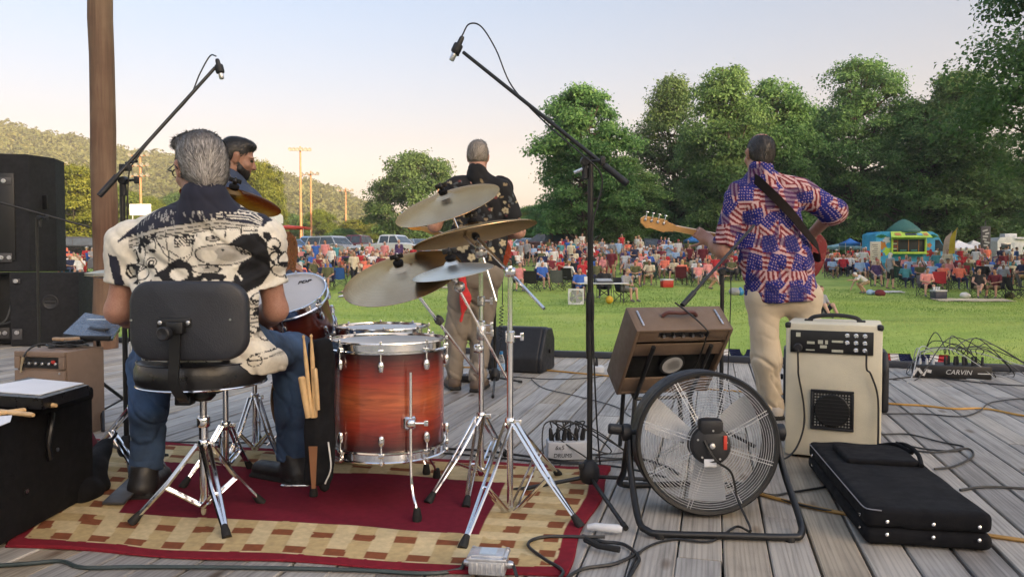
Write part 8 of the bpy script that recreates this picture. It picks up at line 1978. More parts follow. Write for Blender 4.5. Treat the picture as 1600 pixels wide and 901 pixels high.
# --- the farthest rows read as one mass
def far_crowd(n=260):
 rs = np.random.RandomState(3); Vs, Fs, Cs = [],[],[]; o = 0
 pal = [SHIRTS[k] for k in SW]; colr = lambda m_: np.array([e for e in [nd for nd in m_.node_tree.nodes if nd.type == 'VALTORGB'][0].color_ramp.elements][1].color[:3])
 src = []
 for me in SEAT[:7] + STAND[:2]:
  V = np.empty(len(me.vertices) * 3, np.float32); me.vertices.foreach_get('co', V); F = np.array([p.vertices[:] for p in me.polygons]); mi = np.array([p.material_index for p in me.polygons]); src.append((V.reshape(-1,3), F, mi))
 for i in range(n):
  px = rs.choice([rs.uniform(835,1170), rs.uniform(850,1160), rs.uniform(440,660), rs.uniform(1290,1345), rs.uniform(660,840), rs.uniform(1455,1620)]); Y = rs.uniform(49,63) if px > 700 else rs.uniform(42,49); p = gpt(px, Y); V, F, mi = src[rs.randint(len(src))]
  a = rs.normal(0,.5); R_ = np.array([[math.cos(a),-math.sin(a),0],[math.sin(a), math.cos(a),0],[0,0,1]]); pc = [colr(SKINS[rs.randint(2)]), colr(pal[rs.randint(len(pal))]), colr(PANTS[list(PANTS)[rs.randint(6)]]), colr(HAIRS[list(HAIRS)[rs.randint(5)]]), np.array((.1,.1,.1))]
  Vs.append(V[F].reshape(-1,3) @ R_.T * rs.uniform(.9,1.06) + np.array(p)); Fs.append(np.arange(F.size).reshape(-1,4) + o); o += F.size; Cs.append(np.repeat(np.array(pc)[mi],4,0))
 ob = np_mesh('crowd', np.concatenate(Vs), np.concatenate(Fs), MV('crowd_cloth',.85), None, False, cols=np.concatenate(Cs)); tag(ob, 'farthest rows of the seated and standing crowd below the trees', 'crowd', kind='stuff')
far_crowd()
# --- the sound table
def ftable():
 p = at_row(943,474); t = thing('folding_table', 'white folding table of the sound crew on the grass', 'table', p); rt = Matrix.Rotation(R(4),3, 'Z'); L = lambda x, y, z: p + rt @ Vector((x, y, z))
 b = MB(); b.box(L(0,.1,.735),(1.83,.70,.035), rt,.01); b.build('table_top', GREYW, t)
 for sx_ in (-1,1):
  b = MB();
  for sy_ in (-1,1): b.tube([L(sx_ * .72,.1 + sy_ * .28,.0), L(sx_ * .72,.1 + sy_ * .26,.72)],.016,6)
  b.tube([L(sx_ * .72,-.16,.3), L(sx_ * .72,.36,.3)],.014,6); b.build('leg', DKGREY, t)
 t2 = thing('sound_mixer', 'grey mixing desk with a raised back on the sound table', 'mixer', L(.05,.15,.755)); b = MB(); b.box(L(.05,.12,.81),(.62,.42,.09), rt @ Matrix.Rotation(.25,3, 'X'),.01); b.build('desk_body', DKGREY, t2)
 b = MB(); b.box(L(.05,.10,.868),(.56,.34,.012), rt @ Matrix.Rotation(.25,3, 'X')); b.build('fader_panel', M('fader_panel',(.30,.31,.33),.5, var=.3, scale=40), t2)
 t3 = thing('laptop', 'pale laptop standing open at the left of the sound table', 'laptop', L(-.55,.15,.755)); b = MB(); b.box(L(-.55,.12,.762),(.34,.24,.016), rt,.003); b.build('laptop_base', GREYW, t3); b = MB(); b.box(L(-.55,.0,.88),(.34,.012,.23), rt @ Matrix.Rotation(-.2,3, 'X'),.003); b.build('screen', GREYW, t3)
 b = MB(); b.ball(p + Vector((.18,-.30,.15)),(.14,.14,.15),16,10); tag(b.build('bucket', M('yellow_bucket',(.55,.33,.02),.5), None, world=False), 'yellow round bucket under the right of the sound table', 'bucket')
ftable()
p = at_row(900,476); t = thing('box_fan', 'white square box fan with a round grille in front of the sound table', 'fan', p)
b = MB()
for c_, d_ in (((0,0,.03),(.56,.13,.06)),((0,0,.55),(.56,.13,.06)),((-.26,0,.29),(.05,.13,.46)),((.26,0,.29),(.05,.13,.46))): b.box(p + Vector(c_), d_, bev=.012)
for sx_ in (-1,1):
 for sz in (-1,1): b.prism([(0,0),(.10,0),(0,.10)], p + Vector((sx_ * .236,0,.29 + sz * .232)),(-sx_,0,0),(0,0,-sz),(0,1,0),.12)
b.build('housing', GREYW, t)
b = MB()
for k in range(9): b.ring(p + Vector((0,-.06,.29)),(0,1,0),.03 + k * .026,.004,28,4)
for k in range(8): a = k * .785; b.tube([p + Vector((0,-.06,.29)), p + Vector((.24 * math.cos(a),-.06,.29 + .24 * math.sin(a)))],.004,4)
b.build('grille', GREYW, t)
b = MB()
for k in range(4):
 a = k * 1.571 + .4; d = Vector((math.cos(a),0, math.sin(a))); s_ = Vector((-d.z,0, d.x)); c_ = p + Vector((0,0,.29)); b.add([c_ + d * .04 - s_ * .03 + Vector((0,-.02,0)), c_ + d * .04 + s_ * .03 + Vector((0,.02,0)), c_ + d * .23 + s_ * .11 + Vector((0,.02,0)), c_ + d * .23 - s_ * .09 + Vector((0,-.02,0))],[(0,1,2,3)])
b.lathe([(0,-.03),(.05,-.03),(.05,.03),(0,.03)], p + Vector((0,0,.29)),(0,1,0),14); b.build('blade_wheel', M('fan_grey',(.22,.23,.24),.5), t)
# --- coolers, wagon, blankets
def cooler(px, py, w_, col, lidc, label, yaw=.2):
 p = at_row(px, py); t = thing('cooler', label, 'cooler', p, yaw)
 b = MB(); b.box((0,0,.17),(w_,.36,.32), bev=.02, taper=(1.05,1.05)); b.build('cooler_body', col, t, world=False); b = MB(); b.box((0,0,.365),(w_ * 1.06,.39,.07), bev=.02); b.build('lid', lidc, t, world=False)
 b = MB(); b.tube([(-w_ * .54,0,.30),(-w_ * .60,-.0,.34),(-w_ * .60,0,.40)],.012,6); b.build('handle', lidc, t, world=False)
cooler(1042,449,.52, REDP, GREYW, 'red cooler with a pale lid on the lawn beside the coral chair'); cooler(1467,468,.52, M('cooler_navy',(.03,.035,.06),.5), M('cooler_pale',(.5,.5,.5),.5), 'dark cooler with cups on its lid in front of the red chair',.1); cooler(1573,442,.50, BLUEP, BLUEP, 'blue cooler behind the man in dark red')
p = at_row(1464,468); rr = random.Random(9)
for i, lb in enumerate(('left', 'middle', 'right')):
 q = p + Vector((-.12 + .11 * i,0,.40)); b = MB(); b.lathe([(0,0),(.032,.0),(.042,.13),(.039,.13),(.03,.01)], q, n=12); tag(b.build('cup', WHITEP, None, world=False), lb + ' one of three white cups on the dark cooler', 'cup')
p = at_row(110,432); t = thing('wagon', 'small bright blue folding wagon by the left speaker stack', 'wagon', p,.3); b = MB(); b.box((0,0,.36),(.82,.46,.34), bev=.03); b.build('wagon_body', M('wagon_blue',(.03,.30,.62),.6), t, world=False)
for sx_ in (-1,1):
 for sy_ in (-1,1): b = MB(); b.lathe([(.05,-.02),(.10,-.02),(.10,.02),(.05,.02)],(sx_ * .32, sy_ * .25,.10),(0,1,0),16); b.build('wheel', BLK, t, world=False)
b = MB(); b.tube([(-.4,0,.3),(-.75,0,.62),(-.75,.1,.64),(-.75,-.1,.64)],.014,6); b.build('pull_handle', BLK, t, world=False)
def blanket(px, py, w_, d_, mat, label, yaw=0):
 p = at_row(px, py); n = 14; V, F = [],[]; c_, s_ = math.cos(yaw), math.sin(yaw); rr = random.Random(int(px))
 for i in range(n):
  for j in range(n):
   x, y = (i / (n - 1) - .5) * w_,(j / (n - 1) - .5) * d_; X, Y = p.x + x * c_ - y * s_, p.y + x * s_ + y * c_; V.append((X, Y, float(gz(X, Y)) + .035 + .02 * rr.random()))
 for i in range(n - 1):
  for j in range(n - 1): F.append((i * n + j, i * n + j + 1,(i + 1) * n + j + 1,(i + 1) * n + j))
 V2 = V + [(x, y, z - .03) for x, y, z in V]; m_ = len(V); b = MB(); b.add(V2, F + [tuple(q + m_ for q in reversed(f)) for f in F]); tag(b.build('blanket', mat, None, world=False), label, 'blanket')
blanket(1520,470,2.9,1.1, SHIRTS['cream'], 'cream picnic blanket in front of the seated group at the right',-.1); blanket(135,442,2.0,.9, SHIRTS['pale blue'], 'pale blue blanket on the grass left of the post'); blanket(560,463,1.6,.8, SHIRTS['white'], 'white towel under the man leaning back'); blanket(1385,457,1.5,.6, SHIRTS['white'], 'white towel beside the crouching man'); blanket(690,450,3,.7, SHIRTS['cream'], 'cream blanket behind the splash cymbal')
def bag_lump(px, py, r, mat, label):
 p = at_row(px, py); o = solid('bag',[ell(p + Vector((0,0, r[2] * .8)), r, None, k=.03), ell(p + Vector((r[0] * .6,.02, r[2] * .6)),(r[0] * .6, r[1] * .8, r[2] * .7), None, k=.05)],.03, mat, None, disp=folds(.02,(6,6,6), int(px))); tag(o, label, 'bag')
bag_lump(1148,461,(.26,.18,.18), SHIRTS['grey'], 'grey white bag lying on the lawn below the flag shirt sleeve'); bag_lump(1157,461,(.12,.14,.2), BLUEP, 'bright blue bag against the grey white bag'); bag_lump(1375,462,(.22,.18,.16), SHIRTS['maroon'], 'dark red bag under the arm of the crouching man'); bag_lump(1360,461,(.18,.16,.14), SHIRTS['pale blue'], 'pale bag beside the dark red bag'); bag_lump(1508,466,(.22,.16,.15), SHIRTS['white'], 'white bag beside the seated group'); bag_lump(1578,466,(.2,.16,.16), SHIRTS['olive'], 'olive bag at the right end of the blanket')
# ================================================================ vehicles
GLASS_M, nt, bs, out = new_mat('car_glass'); nt.links.new(ramp(nt, noise(nt,2,2),[(.3,(.02,.03,.04)),(.7,(.05,.07,.09))]), bs.inputs['Base Color']); bs.inputs['Roughness'].default_value = .06; bs.inputs['Coat Weight'].default_value = .6
def paint_m(name, rgb): return M('car_paint_' + name, rgb,.3,.25, var=.05, coat=.9)
TYRE = M('tyre',(.014,.014,.014),.85); HUBM = M('wheel_alloy',(.42,.43,.44),.35,.8); LAMPM = M('headlamp',(.62,.64,.66),.15, coat=1); TAILM = M('tail_lamp',(.35,.01,.01),.25, coat=1)
def car(px, Y, yaw, paint, kind, label):
 p = gpt(px, Y); t = thing('parked_car', label, 'car', p, yaw, 'cars parked beyond the crowd')
 L, Wd = {'suv': (4.7,1.88), 'sedan': (4.7,1.82), 'pickup': (5.5,1.95), 'van': (5.0,1.95)}[kind]; hw = Wd / 2
 prof = {'suv': [(-2.35,.42),(-2.38,.80),(-2.28,1.05),(2.10,.98),(2.33,.80),(2.36,.45)], 'sedan': [(-2.33,.40),(-2.36,.72),(-2.28,.98),(-1.6,1.02),(1.0,.98),(2.1,.84),(2.34,.66),(2.36,.38)], 'pickup': [(-2.72,.50),(-2.75,1.05),(-.70,1.08),(1.2,1.10),(2.55,1.02),(2.72,.80),(2.74,.48)], 'van': [(-2.5,.42),(-2.53,.9),(-2.4,1.08),(1.7,1.04),(2.42,.86),(2.5,.45)]}[kind]
 cab_ = {'suv': [(-2.26,1.04),(-2.02,1.66),(-1.5,1.74),(.35,1.74),(.62,1.66),(1.28,1.03)], 'sedan': [(-1.55,1.02),(-.85,1.42),(-.3,1.46),(.25,1.44),(1.05,.98)], 'pickup': [(-.75,1.08),(-.60,1.72),(-.3,1.80),(.62,1.80),(.85,1.72),(1.45,1.09)], 'van': [(-2.38,1.07),(-2.15,1.72),(-1.7,1.80),(.65,1.80),(.95,1.70),(1.85,1.03)]}[kind]
 b = MB(); n = len(prof); lay = [(-hw,.94),(-hw + .06,1.0),(hw - .06,1.0),(hw,.94)]; V = []
 cz = .72
 for y, k in lay: V += [(x * (.985 if k < 1 else 1), y, cz + (z - cz) * k) for x, z in prof]
 F = [tuple(range(n)), tuple(range(4 * n - 1,3 * n - 1,-1))] + [(a * n + i, a * n + (i + 1) % n,(a + 1) * n + (i + 1) % n,(a + 1) * n + i) for a in range(3) for i in range(n)]
 b.add(V, F)
 if kind == 'pickup':
  pass
 b.build('body', paint, t, world=False, angle=30)
 b = MB(); n = len(cab_); ks = [(-hw + .04,0),(hw - .04,0)]; z0 = cab_[0][1]; V = []
 for sgn in (-1,1):
  for x, z in cab_: V.append((x, sgn * (hw - .05 - .20 * (z - z0) / .7), z))
 F = [tuple(range(n)), tuple(range(2 * n - 1, n - 1,-1))] + [(i,(i + 1) % n, n + (i + 1) % n, n + i) for i in range(n)]; b.add(V, F); cb = b.build('cabin', paint, t, world=False, angle=30)
 # glass set a little proud of the cabin
 def side(sgn, x0, x1):
  z1 = max(z for _, z in cab_); q = []
  f = lambda x, z: (x, sgn * (hw - .05 - .20 * (z - z0) / .7 + .006), z)
  zl, zh = z0 + .06, z1 - .12; sl0 = (cab_[1][0] - cab_[0][0]) / (cab_[1][1] - cab_[0][1]);
  q = [f(x0, zl), f(x1, zl), f(min(x1, cab_[-1][0] - .12 - (zh - zl) * (cab_[-1][0] - cab_[-2][0]) / max(.1, cab_[-2][1] - cab_[-1][1])) if x1 > cab_[-2][0] - .1 else x1, zh), f(max(x0, cab_[0][0] + .10 + (zh - zl) * max(0, sl0)) if x0 < cab_[1][0] + .2 else x0, zh)]
  m_ = MB(); V = q + [(x, y - sgn * .004, z) for x, y, z in q]; m_.add(V,[(0,1,2,3),(7,6,5,4)] + [(i, i + 4,(i + 1) % 4 + 4,(i + 1) % 4) for i in range(4)]); return m_
 xm = (cab_[0][0] + cab_[-1][0]) / 2 - .1
 for sgn in (-1,1):
  for x0, x1 in (((cab_[0][0] + .22, xm - .04),(xm + .04, cab_[-1][0] - .18)) if kind != 'pickup' else ((cab_[0][0] + .2,.25),(.33, cab_[-1][0] - .18))): side(sgn, x0, x1).build('window', GLASS_M, cb, world=False)
 for (a, c_) in ((cab_[-1], cab_[-2]),(cab_[0], cab_[1])):
  d = Vector((c_[0] - a[0],0, c_[1] - a[1])); nn = Vector((-d.z,0, d.x)).normalized() * (.007 if a is cab_[0] else -.007); nn = nn if nn.z > 0 else -nn
  w0, w1 = hw - .13, hw - .30; p0 = Vector((a[0],0, a[1])) + d * .10; p1 = Vector((a[0],0, a[1])) + d * .90
  q = [p0 + Vector((0,-w0,0)) + nn, p0 + Vector((0, w0,0)) + nn, p1 + Vector((0, w1,0)) + nn, p1 + Vector((0,-w1,0)) + nn]; m_ = MB(); V = q + [v - nn * .8 for v in q]; m_.add(V,[(0,1,2,3),(7,6,5,4)] + [(i, i + 4,(i + 1) % 4 + 4,(i + 1) % 4) for i in range(4)]); m_.build('windscreen', GLASS_M, cb, world=False)
 wx = {'suv': (-1.42,1.42), 'sedan': (-1.40,1.42), 'pickup': (-1.68,1.72), 'van': (-1.5,1.55)}[kind]; wr = .36 if kind != 'pickup' else .39
 for x in wx:
  for sgn in (-1,1):
   b = MB(); b.lathe([(.20,-.11),(wr - .02,-.11),(wr,-.08),(wr,.08),(wr - .02,.11),(.20,.11)],(x, sgn * (hw - .10), wr),(0,1,0),24); w_ = b.build('wheel', TYRE, t, world=False)
   b = MB(); b.lathe([(0,.02),(.20,.0),(.225,-.01),(.225,.01),(.10,.03),(0,.035)],(x, sgn * (hw + .0), wr),(0, sgn,0),18); b.build('rim', HUBM, w_, world=False)
 xf, xb = prof[-1][0], prof[0][0]
 for sgn in (-1,1):
  b = MB(); b.box((xf - .10, sgn * (hw - .32),.76),(.20,.42,.16), bev=.03); b.build('headlight', LAMPM, t, world=False); b = MB(); b.box((xb + .04, sgn * (hw - .22),.88),(.10,.30,.22), bev=.03); b.build('tail_light', TAILM, t, world=False)
  b = MB(); b.box((cab_[-1][0] - .28, sgn * (hw + .06),1.08),(.12,.16,.12), bev=.03); b.build('mirror', paint, t, world=False)
 b = MB(); b.box((xf - .02,0,.52),(.10, Wd * .82,.16), bev=.03); b.box((xf - .04,0,.72),(.08, Wd * .42,.12), bev=.02); b.build('grille', DKGREY, t, world=False); b = MB(); b.box((xb + .0,0,.55),(.10, Wd * .9,.16), bev=.03); b.build('rear_bumper', DKGREY, t, world=False)
 return t
CARS = [(104,58, R(200), paint_m('black',(.012,.013,.016)), 'suv', 'black car behind the people by the left speaker stack'),(455,60, R(-50), paint_m('blue',(.04,.13,.33)), 'sedan', 'blue car at the left of the parked row'),(521,58, R(-35), paint_m('silver',(.33,.35,.37)), 'suv', 'silver grey car with its front turned right in the parked row'),(562,63, R(160), paint_m('maroon',(.12,.015,.03)), 'pickup', 'maroon pickup in the parked row left of the white one'),(612,60, R(-25), paint_m('white',(.66,.67,.68)), 'pickup', 'white pickup at the right of the parked row'),(655,66, R(-60), paint_m('grey',(.16,.17,.18)), 'sedan', 'dark grey car behind the big tilted crash cymbal'),(488,66, R(-100), paint_m('sky',(.14,.30,.48)), 'suv', 'light blue car half hidden in the second row'),(700,70, R(-50), paint_m('white',(.66,.67,.68)), 'suv', 'white car behind the legs of the singing guitarist'),
  (822,66, R(-110), paint_m('white',(.66,.67,.68)), 'sedan', 'white car just right of the singing guitarist'),(858,64, R(170), paint_m('wine',(.06,.012,.018)), 'van', 'dark wine red van left of the tall boom stand'),(952,66, R(-80), paint_m('white',(.66,.67,.68)), 'suv', 'white car parked under the trees right of the tall boom stand'),(985,68, R(-95), paint_m('teal',(.10,.26,.33)), 'sedan', 'teal and white car beside the white one under the trees'),(1045,70, R(20), paint_m('black',(.012,.013,.016)), 'sedan', 'dark car under the trees below the bass headstock'),(1010,72, R(-70), paint_m('grey',(.16,.17,.18)), 'pickup', 'grey pickup between the teal and the dark car')]
for a in CARS: car(*a)
# --- food truck
def food_truck():
 p = gpt(1425,57); yaw = R(2); t = thing('food_truck', 'bright blue and lime green food truck with a serving window and a green dome', 'truck', p, yaw); t.scale = (.98,1,.98)
 BL, LM, GD = M('truck_blue',(.07,.42,.74),.35, var=.2, scale=1.4, coat=.4), M('truck_lime',(.50,.72,.08),.45), M('dome_green',(.035,.14,.105),.5, var=.15)
 bx = lambda name, c_, d_, m_, par=t, bev=.03: (lambda b: (b.box(c_, d_, bev=bev), b.build(name, m_, par, world=False))[1])(MB())
 # local: x to the right, y away; window side faces -y
 prims = MB(); poly = [(-2.9,.35),(-2.9,2.75),(-2.5,2.95),(1.5,2.95),(1.95,2.7),(2.5,1.75),(2.5,.35)]
 prims.prism(poly,(0,1.0,0),(1,0,0),(0,0,1),(0,-1,0),2.05); prims.build('body', BL, t, world=False, angle=25)
 h_ = MB(); h_.prism([(2.45,.35),(2.45,1.7),(3.3,1.25),(3.75,1.05),(3.8,.4)],(0,1.0,0),(1,0,0),(0,0,1),(0,-1,0),1.9); h_.build('bonnet', BL, t, world=False, angle=25)
 b = MB(); b.prism([(1.75,1.45),(2.46,1.45),(2.44,1.80),(2.05,2.32),(1.75,2.32)],(0,-.035,0),(1,0,0),(0,0,1),(0,-1,0),.03); b.build('cab_window', GLASS_M, t, world=False)
 b = MB(); b.add([(2.50,.15,1.80),(2.50,1.85,1.80),(2.02,1.85,2.66),(2.02,.15,2.66),(2.53,.15,1.81),(2.53,1.85,1.81),(2.05,1.85,2.67),(2.05,.15,2.67)],[(0,1,2,3),(7,6,5,4),(0,4,5,1),(1,5,6,2),(2,6,7,3),(3,7,4,0)]); b.build('windscreen', GLASS_M, t, world=False)
 wf = MB()
 for c_, d_ in (((-.35,-.10,1.32),(2.75,.14,.14)),((-.35,-.10,2.42),(2.75,.14,.10)),((-1.66,-.10,1.86),(.13,.14,1.0)),((.96,-.10,1.86),(.13,.14,1.0))): wf.box(c_, d_, bev=.02)
 wf.build('window_frame', LM, t, world=False)
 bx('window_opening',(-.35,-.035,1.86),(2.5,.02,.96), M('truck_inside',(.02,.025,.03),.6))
 rr = random.Random(2)
 for x in (-1.2,-.35,.45): bx('window_post',(x,-.06,1.86),(.05,.03,.96), M('orange_post',(.5,.2,.05),.5))
 for i in range(4): bx('menu_board',(-1.42 + (i % 2) * .0,-.055,1.62 + .2 * i),(.34,.012,.13), M('menu_red',(.32,.07,.04),.6) if i % 2 else M('menu_cream',(.5,.45,.3),.6), bev=.005)
 for x in (-.75,.1): bx('inner_shelf',(x,-.05,1.5),(.5,.02,.12), M('shelf_teal',(.05,.22,.22),.6), bev=.01)
 # flared awning sign over the window
 b = MB(); b.add([(-1.95,-.55,2.50),(1.25,-.55,2.50),(1.05,-.05,2.95),(-1.75,-.05,2.95),(-1.95,-.50,2.46),(1.25,-.50,2.46),(1.05,.0,2.91),(-1.75,.0,2.91)],[(0,1,2,3),(7,6,5,4),(0,4,5,1),(1,5,6,2),(2,6,7,3),(3,7,4,0)]); aw = b.build('awning_sign', LM, t, world=False)
 for x, w_, m_ in ((-1.35,.45, M('sign_orange',(.55,.22,.06),.5)),(-.35,.85, M('sign_dark',(.03,.05,.12),.5)),(.35,.42, M('sign_sky',(.15,.42,.6),.5)),(.82,.34, M('sign_orange',(.55,.22,.06),.5))):
  c_ = Vector((x,-.325,2.735)); b = MB(); b.box(c_,(w_,.012,.30 if w_ < .8 else .2), Matrix.Rotation(math.atan2(.5,.45) * -1,3, 'X')); b.build('sign_panel', m_, aw, world=False)
 bx('counter',(-.35,-.28,1.26),(2.7,.40,.05), LM, bev=.01)
 # dome
 b = MB(); b.lathe([(1.28,2.98),(1.27,3.04),(1.02,3.30),(.68,3.60),(.38,3.82),(.15,3.93),(0,3.96)],(-.2,.95,0), n=24); b.lathe([(1.28,2.90),(1.28,2.99)],(-.2,.95,0), n=24); b.build('roof_dome', GD, t, world=False)
 # painted palms and fruit on the side
 for x, z, m_ in ((-2.35,1.9, 'orange'),(-2.0,1.45, 'lime'),(-2.5,1.2, 'red'),(1.3,1.9, 'orange'),(1.35,1.3, 'red'),(-2.05,2.3, 'white')):
  b = MB(); rr_ = rr.uniform(.16,.3); b.prism([(rr_ * (1 + .25 * math.sin(5 * a + x)) * math.cos(a), rr_ * (1 + .25 * math.sin(5 * a + x)) * math.sin(a)) for a in [2 * math.pi * i / 24 for i in range(24)]],(x,-.03, z),(1,0,0),(0,0,1),(0,-1,0),.02); b.build('painted_fruit', {'orange': M('paint_orange',(.6,.22,.03),.5), 'lime': LM, 'red': REDP, 'white': WHITEP}[m_], t, world=False)
 for x in (-2.45,1.55):
  b = MB()
  for k in range(7): a = .5 + k * .36; b.tube([(x,-.035,2.45),(x + .35 * math.cos(a),-.04,2.45 + .28 * math.sin(a)),(x + .6 * math.cos(a),-.04,2.42 + .22 * math.sin(a))],[.02,.05,.008],5)
  b.build('painted_palm', M('palm_green',(.03,.20,.07),.5), t, world=False)
 for x in (-2.0,2.75):
  for y in (.12,1.88): b = MB(); b.lathe([(.20,-.12),(.36,-.12),(.38,-.08),(.38,.08),(.36,.12),(.20,.12)],(x, y,.38),(0,1,0),22); w_ = b.build('wheel', TYRE, t, world=False); b = MB(); b.lathe([(0,0),(.2,-.01),(.22,.02),(.1,.04),(0,.04)],(x, y - .12,.38),(0,-1,0),16); b.build('rim', HUBM, w_, world=False)
 bx('bumper',(3.78,1.0,.5),(.12,1.9,.22), DKGREY); bx('headlight',(3.62,.3,.92),(.22,.34,.16), LAMPM)
food_truck()
p = gpt(1367,55.5); t = thing('menu_sign', 'tall cream menu board standing left of the food truck', 'sign', p); b = MB(); b.box(p + Vector((0,0,1.25)),(.80,.06,1.85), bev=.02); mb2 = b.build('board', M('sign_cream',(.60,.56,.46),.6), t)
b = MB()
for k in range(9): b.box(p + Vector((-.05 + .04 * (k % 3),-.034,1.95 - k * .15)),(.42 - .06 * (k % 3),.008,.05), bev=.0)
b.build('printed_lines', M('print_grey',(.22,.20,.18),.7), mb2)
for sx_ in (-1,1): b = MB(); b.tube([p + Vector((sx_ * .34,0,0)), p + Vector((sx_ * .34,0,.4))],.03,8); b.build('leg', DKGREY, t)
# --- canopies
def canopy(px, Y, w_, d_, h0, h1, mat, label, yaw=0, val=.22):
 p = gpt(px, Y); t = thing('canopy_tent', label, 'tent', p, yaw); x, y = w_ / 2, d_ / 2; b = MB(); n = 5; V, F = [],[]
 rim = [(-x,-y),(0,-y),(x,-y),(x,0),(x, y),(0, y),(-x, y),(-x,0)]
 for k in range(n): f = k / (n - 1); V += [(a * (1 - f), c_ * (1 - f), h0 + (h1 - h0) * (f ** 1.35)) for a, c_ in rim]
 V2 = [(a, c_, h0 - val) for a, c_ in rim]; o_ = len(V); V += V2
 for k in range(n - 1): F += [(k * 8 + i, k * 8 + (i + 1) % 8, k * 8 + 8 + (i + 1) % 8, k * 8 + 8 + i) for i in range(8)]
 F += [(i, o_ + i, o_ + (i + 1) % 8,(i + 1) % 8) for i in range(8)]; b.add(V, F); o = b.build('canopy_roof', mat, t, world=False); sd_ = o.modifiers.new('cloth', 'SOLIDIFY'); sd_.thickness = .01
 for a, c_ in ((-x,-y),(x,-y),(x, y),(-x, y)): b = MB(); b.tube([(a * .98, c_ * .98,0),(a * .98, c_ * .98, h0)],.022,6); b.build('leg', STEEL, t, world=False)
TW, TB, TR_ = M('tent_white',(.70,.71,.74),.7), M('tent_blue',(.03,.17,.50),.7), M('tent_red',(.45,.05,.05),.7)
canopy(1496,63,2.6,2.5,1.75,2.45, TW, 'white pop up tent between the food truck and the trailer'); canopy(1520,66,2.7,2.6,1.75,2.5, TW, 'second white pop up tent with its peak right of the first'); canopy(1312,62,2.8,2.6,1.8,2.1, M('tent_teal',(.20,.38,.46),.7), 'flat grey blue canopy in the shade left of the food truck',.1); canopy(1327,60,1.2,1.2,2.1,2.5, TB, 'small bright blue tent top behind the flat canopy'); canopy(1088,62,1.8,1.8,1.9,2.5, TB, 'bright blue canopy deep in the crowd left of the flag shirt'); canopy(1106,60,1.6,1.6,1.7,2.2, TB, 'second blue canopy right against the flag shirt sleeve'); canopy(452,74,3.6,2.6,2.7,2.9, TR_, 'flat red canopy above the blue car'); canopy(1550,68,2.6,2.6,1.9,2.5, TR_, 'dark red stall roof behind the tall pennant',.1)
# --- trailer
p = gpt(1596,62); t = thing('camper_trailer', 'white camper trailer with a roof unit at the right edge', 'trailer', p, R(-4))
TWH = M('trailer_white',(.62,.63,.64),.45); b = MB(); b.prism([(-1.9,.5),(-1.9,2.3),(-1.7,2.62),(3.4,2.62),(3.4,.5)],(0,1.1,0),(1,0,0),(0,0,1),(0,-1,0),2.1); b.build('body', TWH, t, world=False, angle=30)
for nm, c_, d_, m_ in (('window',(-1.25,.035,1.85),(.75,.03,.55), GLASS_M),('roof_unit',(-.5,1.1,2.78),(.95,.8,.32), TWH),('door',(-.2,.03,1.35),(.85,.03,1.65), M('door_pale',(.55,.57,.58),.5)),('door_post',(.42,.02,1.5),(.12,.04,1.9), DKGREY),('awning_roll',(1.3,-.06,2.50),(3.6,.14,.12), TWH)):
 b = MB(); b.box(c_, d_, bev=.02); b.build(nm, m_, t, world=False)
for x in (-.9,.3): b = MB(); b.lathe([(.18,-.1),(.33,-.1),(.35,0),(.33,.1),(.18,.1)],(x,.12,.35),(0,1,0),20); b.build('wheel', TYRE, t, world=False)
# --- pennants and the tall statue sign
def pennant(px, Y, top, mat, w_, label, lean=.15):
 p = gpt(px, Y); h_ = hgt(top, Y) - p.z; t = thing('feather_flag', label, 'flag', p); b = MB(); b.tube([(0,0,0),(.02,0, h_ * .7),(lean,0, h_)],[.02,.014,.008],6); b.build('flag_pole', STEEL, t, world=False)
 b = MB(); V, F = [],[]; n = 9
 for k in range(n): f = k / (n - 1); z = h_ * (.42 + .58 * f); a = .02 + lean * max(0,(f - .45)) * 1.6; V += [(a,0, z),(a - w_ * (1 - f ** 4) + .02 * math.sin(k),.05 * math.sin(k * 1.3), z - .05)]
 F = [(2 * k,2 * k + 1,2 * k + 3,2 * k + 2) for k in range(n - 1)]; b.add(V + [(x, y + .01, z) for x, y, z in V], F + [tuple(q + 2 * n for q in reversed(f)) for f in F]); b.build('flag_cloth', mat, t, world=False)
pennant(1491,52,355, M('flag_yellow',(.58,.43,.03),.7),.42, 'yellow feather flag beside the white tents'); pennant(1483,53,360, M('flag_pale',(.55,.42,.36),.7),.5, 'pale faded feather flag left of the yellow one')
p = gpt(1538,57); h_ = hgt(345,57) - p.z; t = thing('statue_sign', 'tall dark banner sign with pale marks behind the white tent', 'sign', p); b = MB(); b.tube([(0,0,0),(0,0, h_)],.05,8); b.build('pole', DKGREY, t, world=False); b = MB(); b.box((0,-.05, h_ * .66),(.75,.05, h_ * .46), bev=.03); bd_ = b.build('banner', M('banner_dark',(.05,.05,.06),.7), t, world=False); b = MB()
for k in range(6): b.box((.1 * math.sin(k * 2),-.08, h_ * (.5 + .06 * k)),(.3 + .1 * (k % 2),.01,.12), Matrix.Rotation(.3 * math.sin(k),3, 'Y'))
b.build('pale_mark', M('mark_pale',(.4,.4,.42),.7), bd_, world=False)
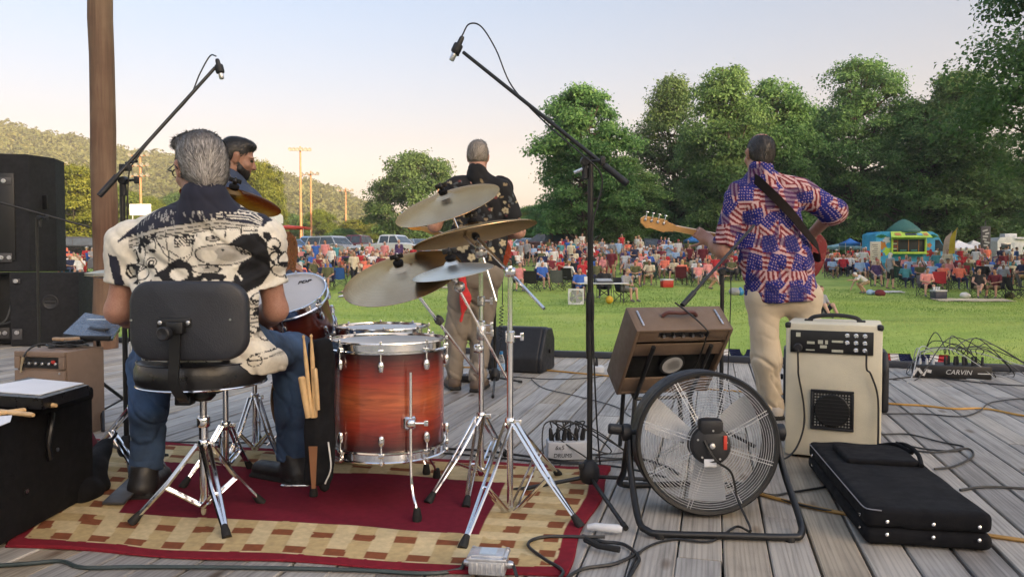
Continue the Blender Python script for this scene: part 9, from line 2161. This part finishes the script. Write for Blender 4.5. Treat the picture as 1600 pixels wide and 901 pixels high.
# ================================================================ ball field: light poles, backboard, scoreboard
POLE_M = M('light_pole_wood',(.46,.205,.105),.8, var=.15, scale=2); LAMPH = M('flood_lamp',(.40,.38,.36),.5,.3)
def light_pole(px, Y, top, arms, n, label, r=.17):
 p = gpt(px, Y); h_ = hgt(top, Y) - p.z; t = thing('light_pole', label, 'light pole', p, rc.uniform(-.2,.2), 'ball field light poles'); b = MB(); b.tube([(0,0,-.3),(0,0, h_)],[r * 1.2, r * .75],12); b.build('pole', POLE_M, t, world=False)
 for k in range(arms):
  z = h_ - .6 - k * 1.5; b = MB(); b.box((0,-.12, z),(3.0,.12,.14)); ca_ = b.build('crossarm', POLE_M, t, world=False)
  for i in range(n):
   x = (i / (n - 1) - .5) * 2.8; b = MB(); b.lathe([(.10,0),(.28,.22),(.30,.30),(.26,.31),(.0,.2)],(x,-.2, z + .22),(0,-1,-.45),14); b.tube([(x,-.14, z),(x,-.16, z + .24)],.03,5); b.build('flood_lamp', LAMPH, ca_, world=False)
light_pole(471,112,230,1,6, 'tallest wooden light pole with a row of floodlights at its top'); light_pole(487,128,268,1,4, 'wooden light pole just right of the tallest one'); light_pole(541,150,294,1,4, 'lone light pole in front of the hill near the round tree'); light_pole(222,112,238,3,4, 'orange light pole with three crossarms between the post and the drummer'); light_pole(97,125,252,1,4, 'light pole beside the top of the speaker stack'); light_pole(685,118,250,1,2, 'thin grey pole rising behind the round tree',.12)
p = gpt(432,58); zc = hgt(341,58); t = thing('basketball_hoop', 'white fan shaped basketball backboard on a pole right of the drummer', 'hoop', p); b = MB(); b.prism([(-.55,-.42),(.55,-.42),(.56,.0)] + [(.56 * math.cos(a),.42 * math.sin(a)) for a in [math.pi * i / 14 for i in range(1,14)]] + [(-.56,.0)], Vector((p.x, p.y, zc)),(1,0,0),(0,0,1),(0,-1,0),.04); b.build('backboard', WHITEP, t)
b = MB(); b.tube([p, Vector((p.x, p.y + .5, zc - .8)), Vector((p.x, p.y + .05, zc - .1))],.06,8); b.build('pole', STEEL, t); b = MB(); b.ring(Vector((p.x, p.y - .28, zc - .32)),(0,0,1),.23,.012,24,6); b.build('rim', M('rim_orange',(.5,.12,.03),.5), t)
p = gpt(221,108); t = thing('scoreboard', 'white back of a scoreboard below the orange light pole', 'scoreboard', p); b = MB(); b.box(Vector((p.x, p.y, hgt(328,108))),(3.0,.25,1.6), bev=.03); b.build('panel', WHITEP, t)
for sx_ in (-1,1): b = MB(); b.tube([p + Vector((sx_ * 1.1,0,0)), Vector((p.x + sx_ * 1.1, p.y, hgt(328,108)))],.09,8); b.build('leg', STEEL, t)
# guard rail / field fence behind the cars
t = thing('field_fence', 'long grey board fence behind the parked cars', 'fence',(-10,82,2)); b = MB()
for z in (.55,1.0): b.box((-14,82,1.9 + z),(50,.06,.22))
rl = b.build('rails', M('fence_grey',(.20,.20,.20),.8), t)
for k in range(18): b = MB(); b.box((-38 + k * 2.9,82.06,2.4),(.12,.12,1.5)); b.build('post', M('fence_grey',(.20,.20,.20),.8), t)
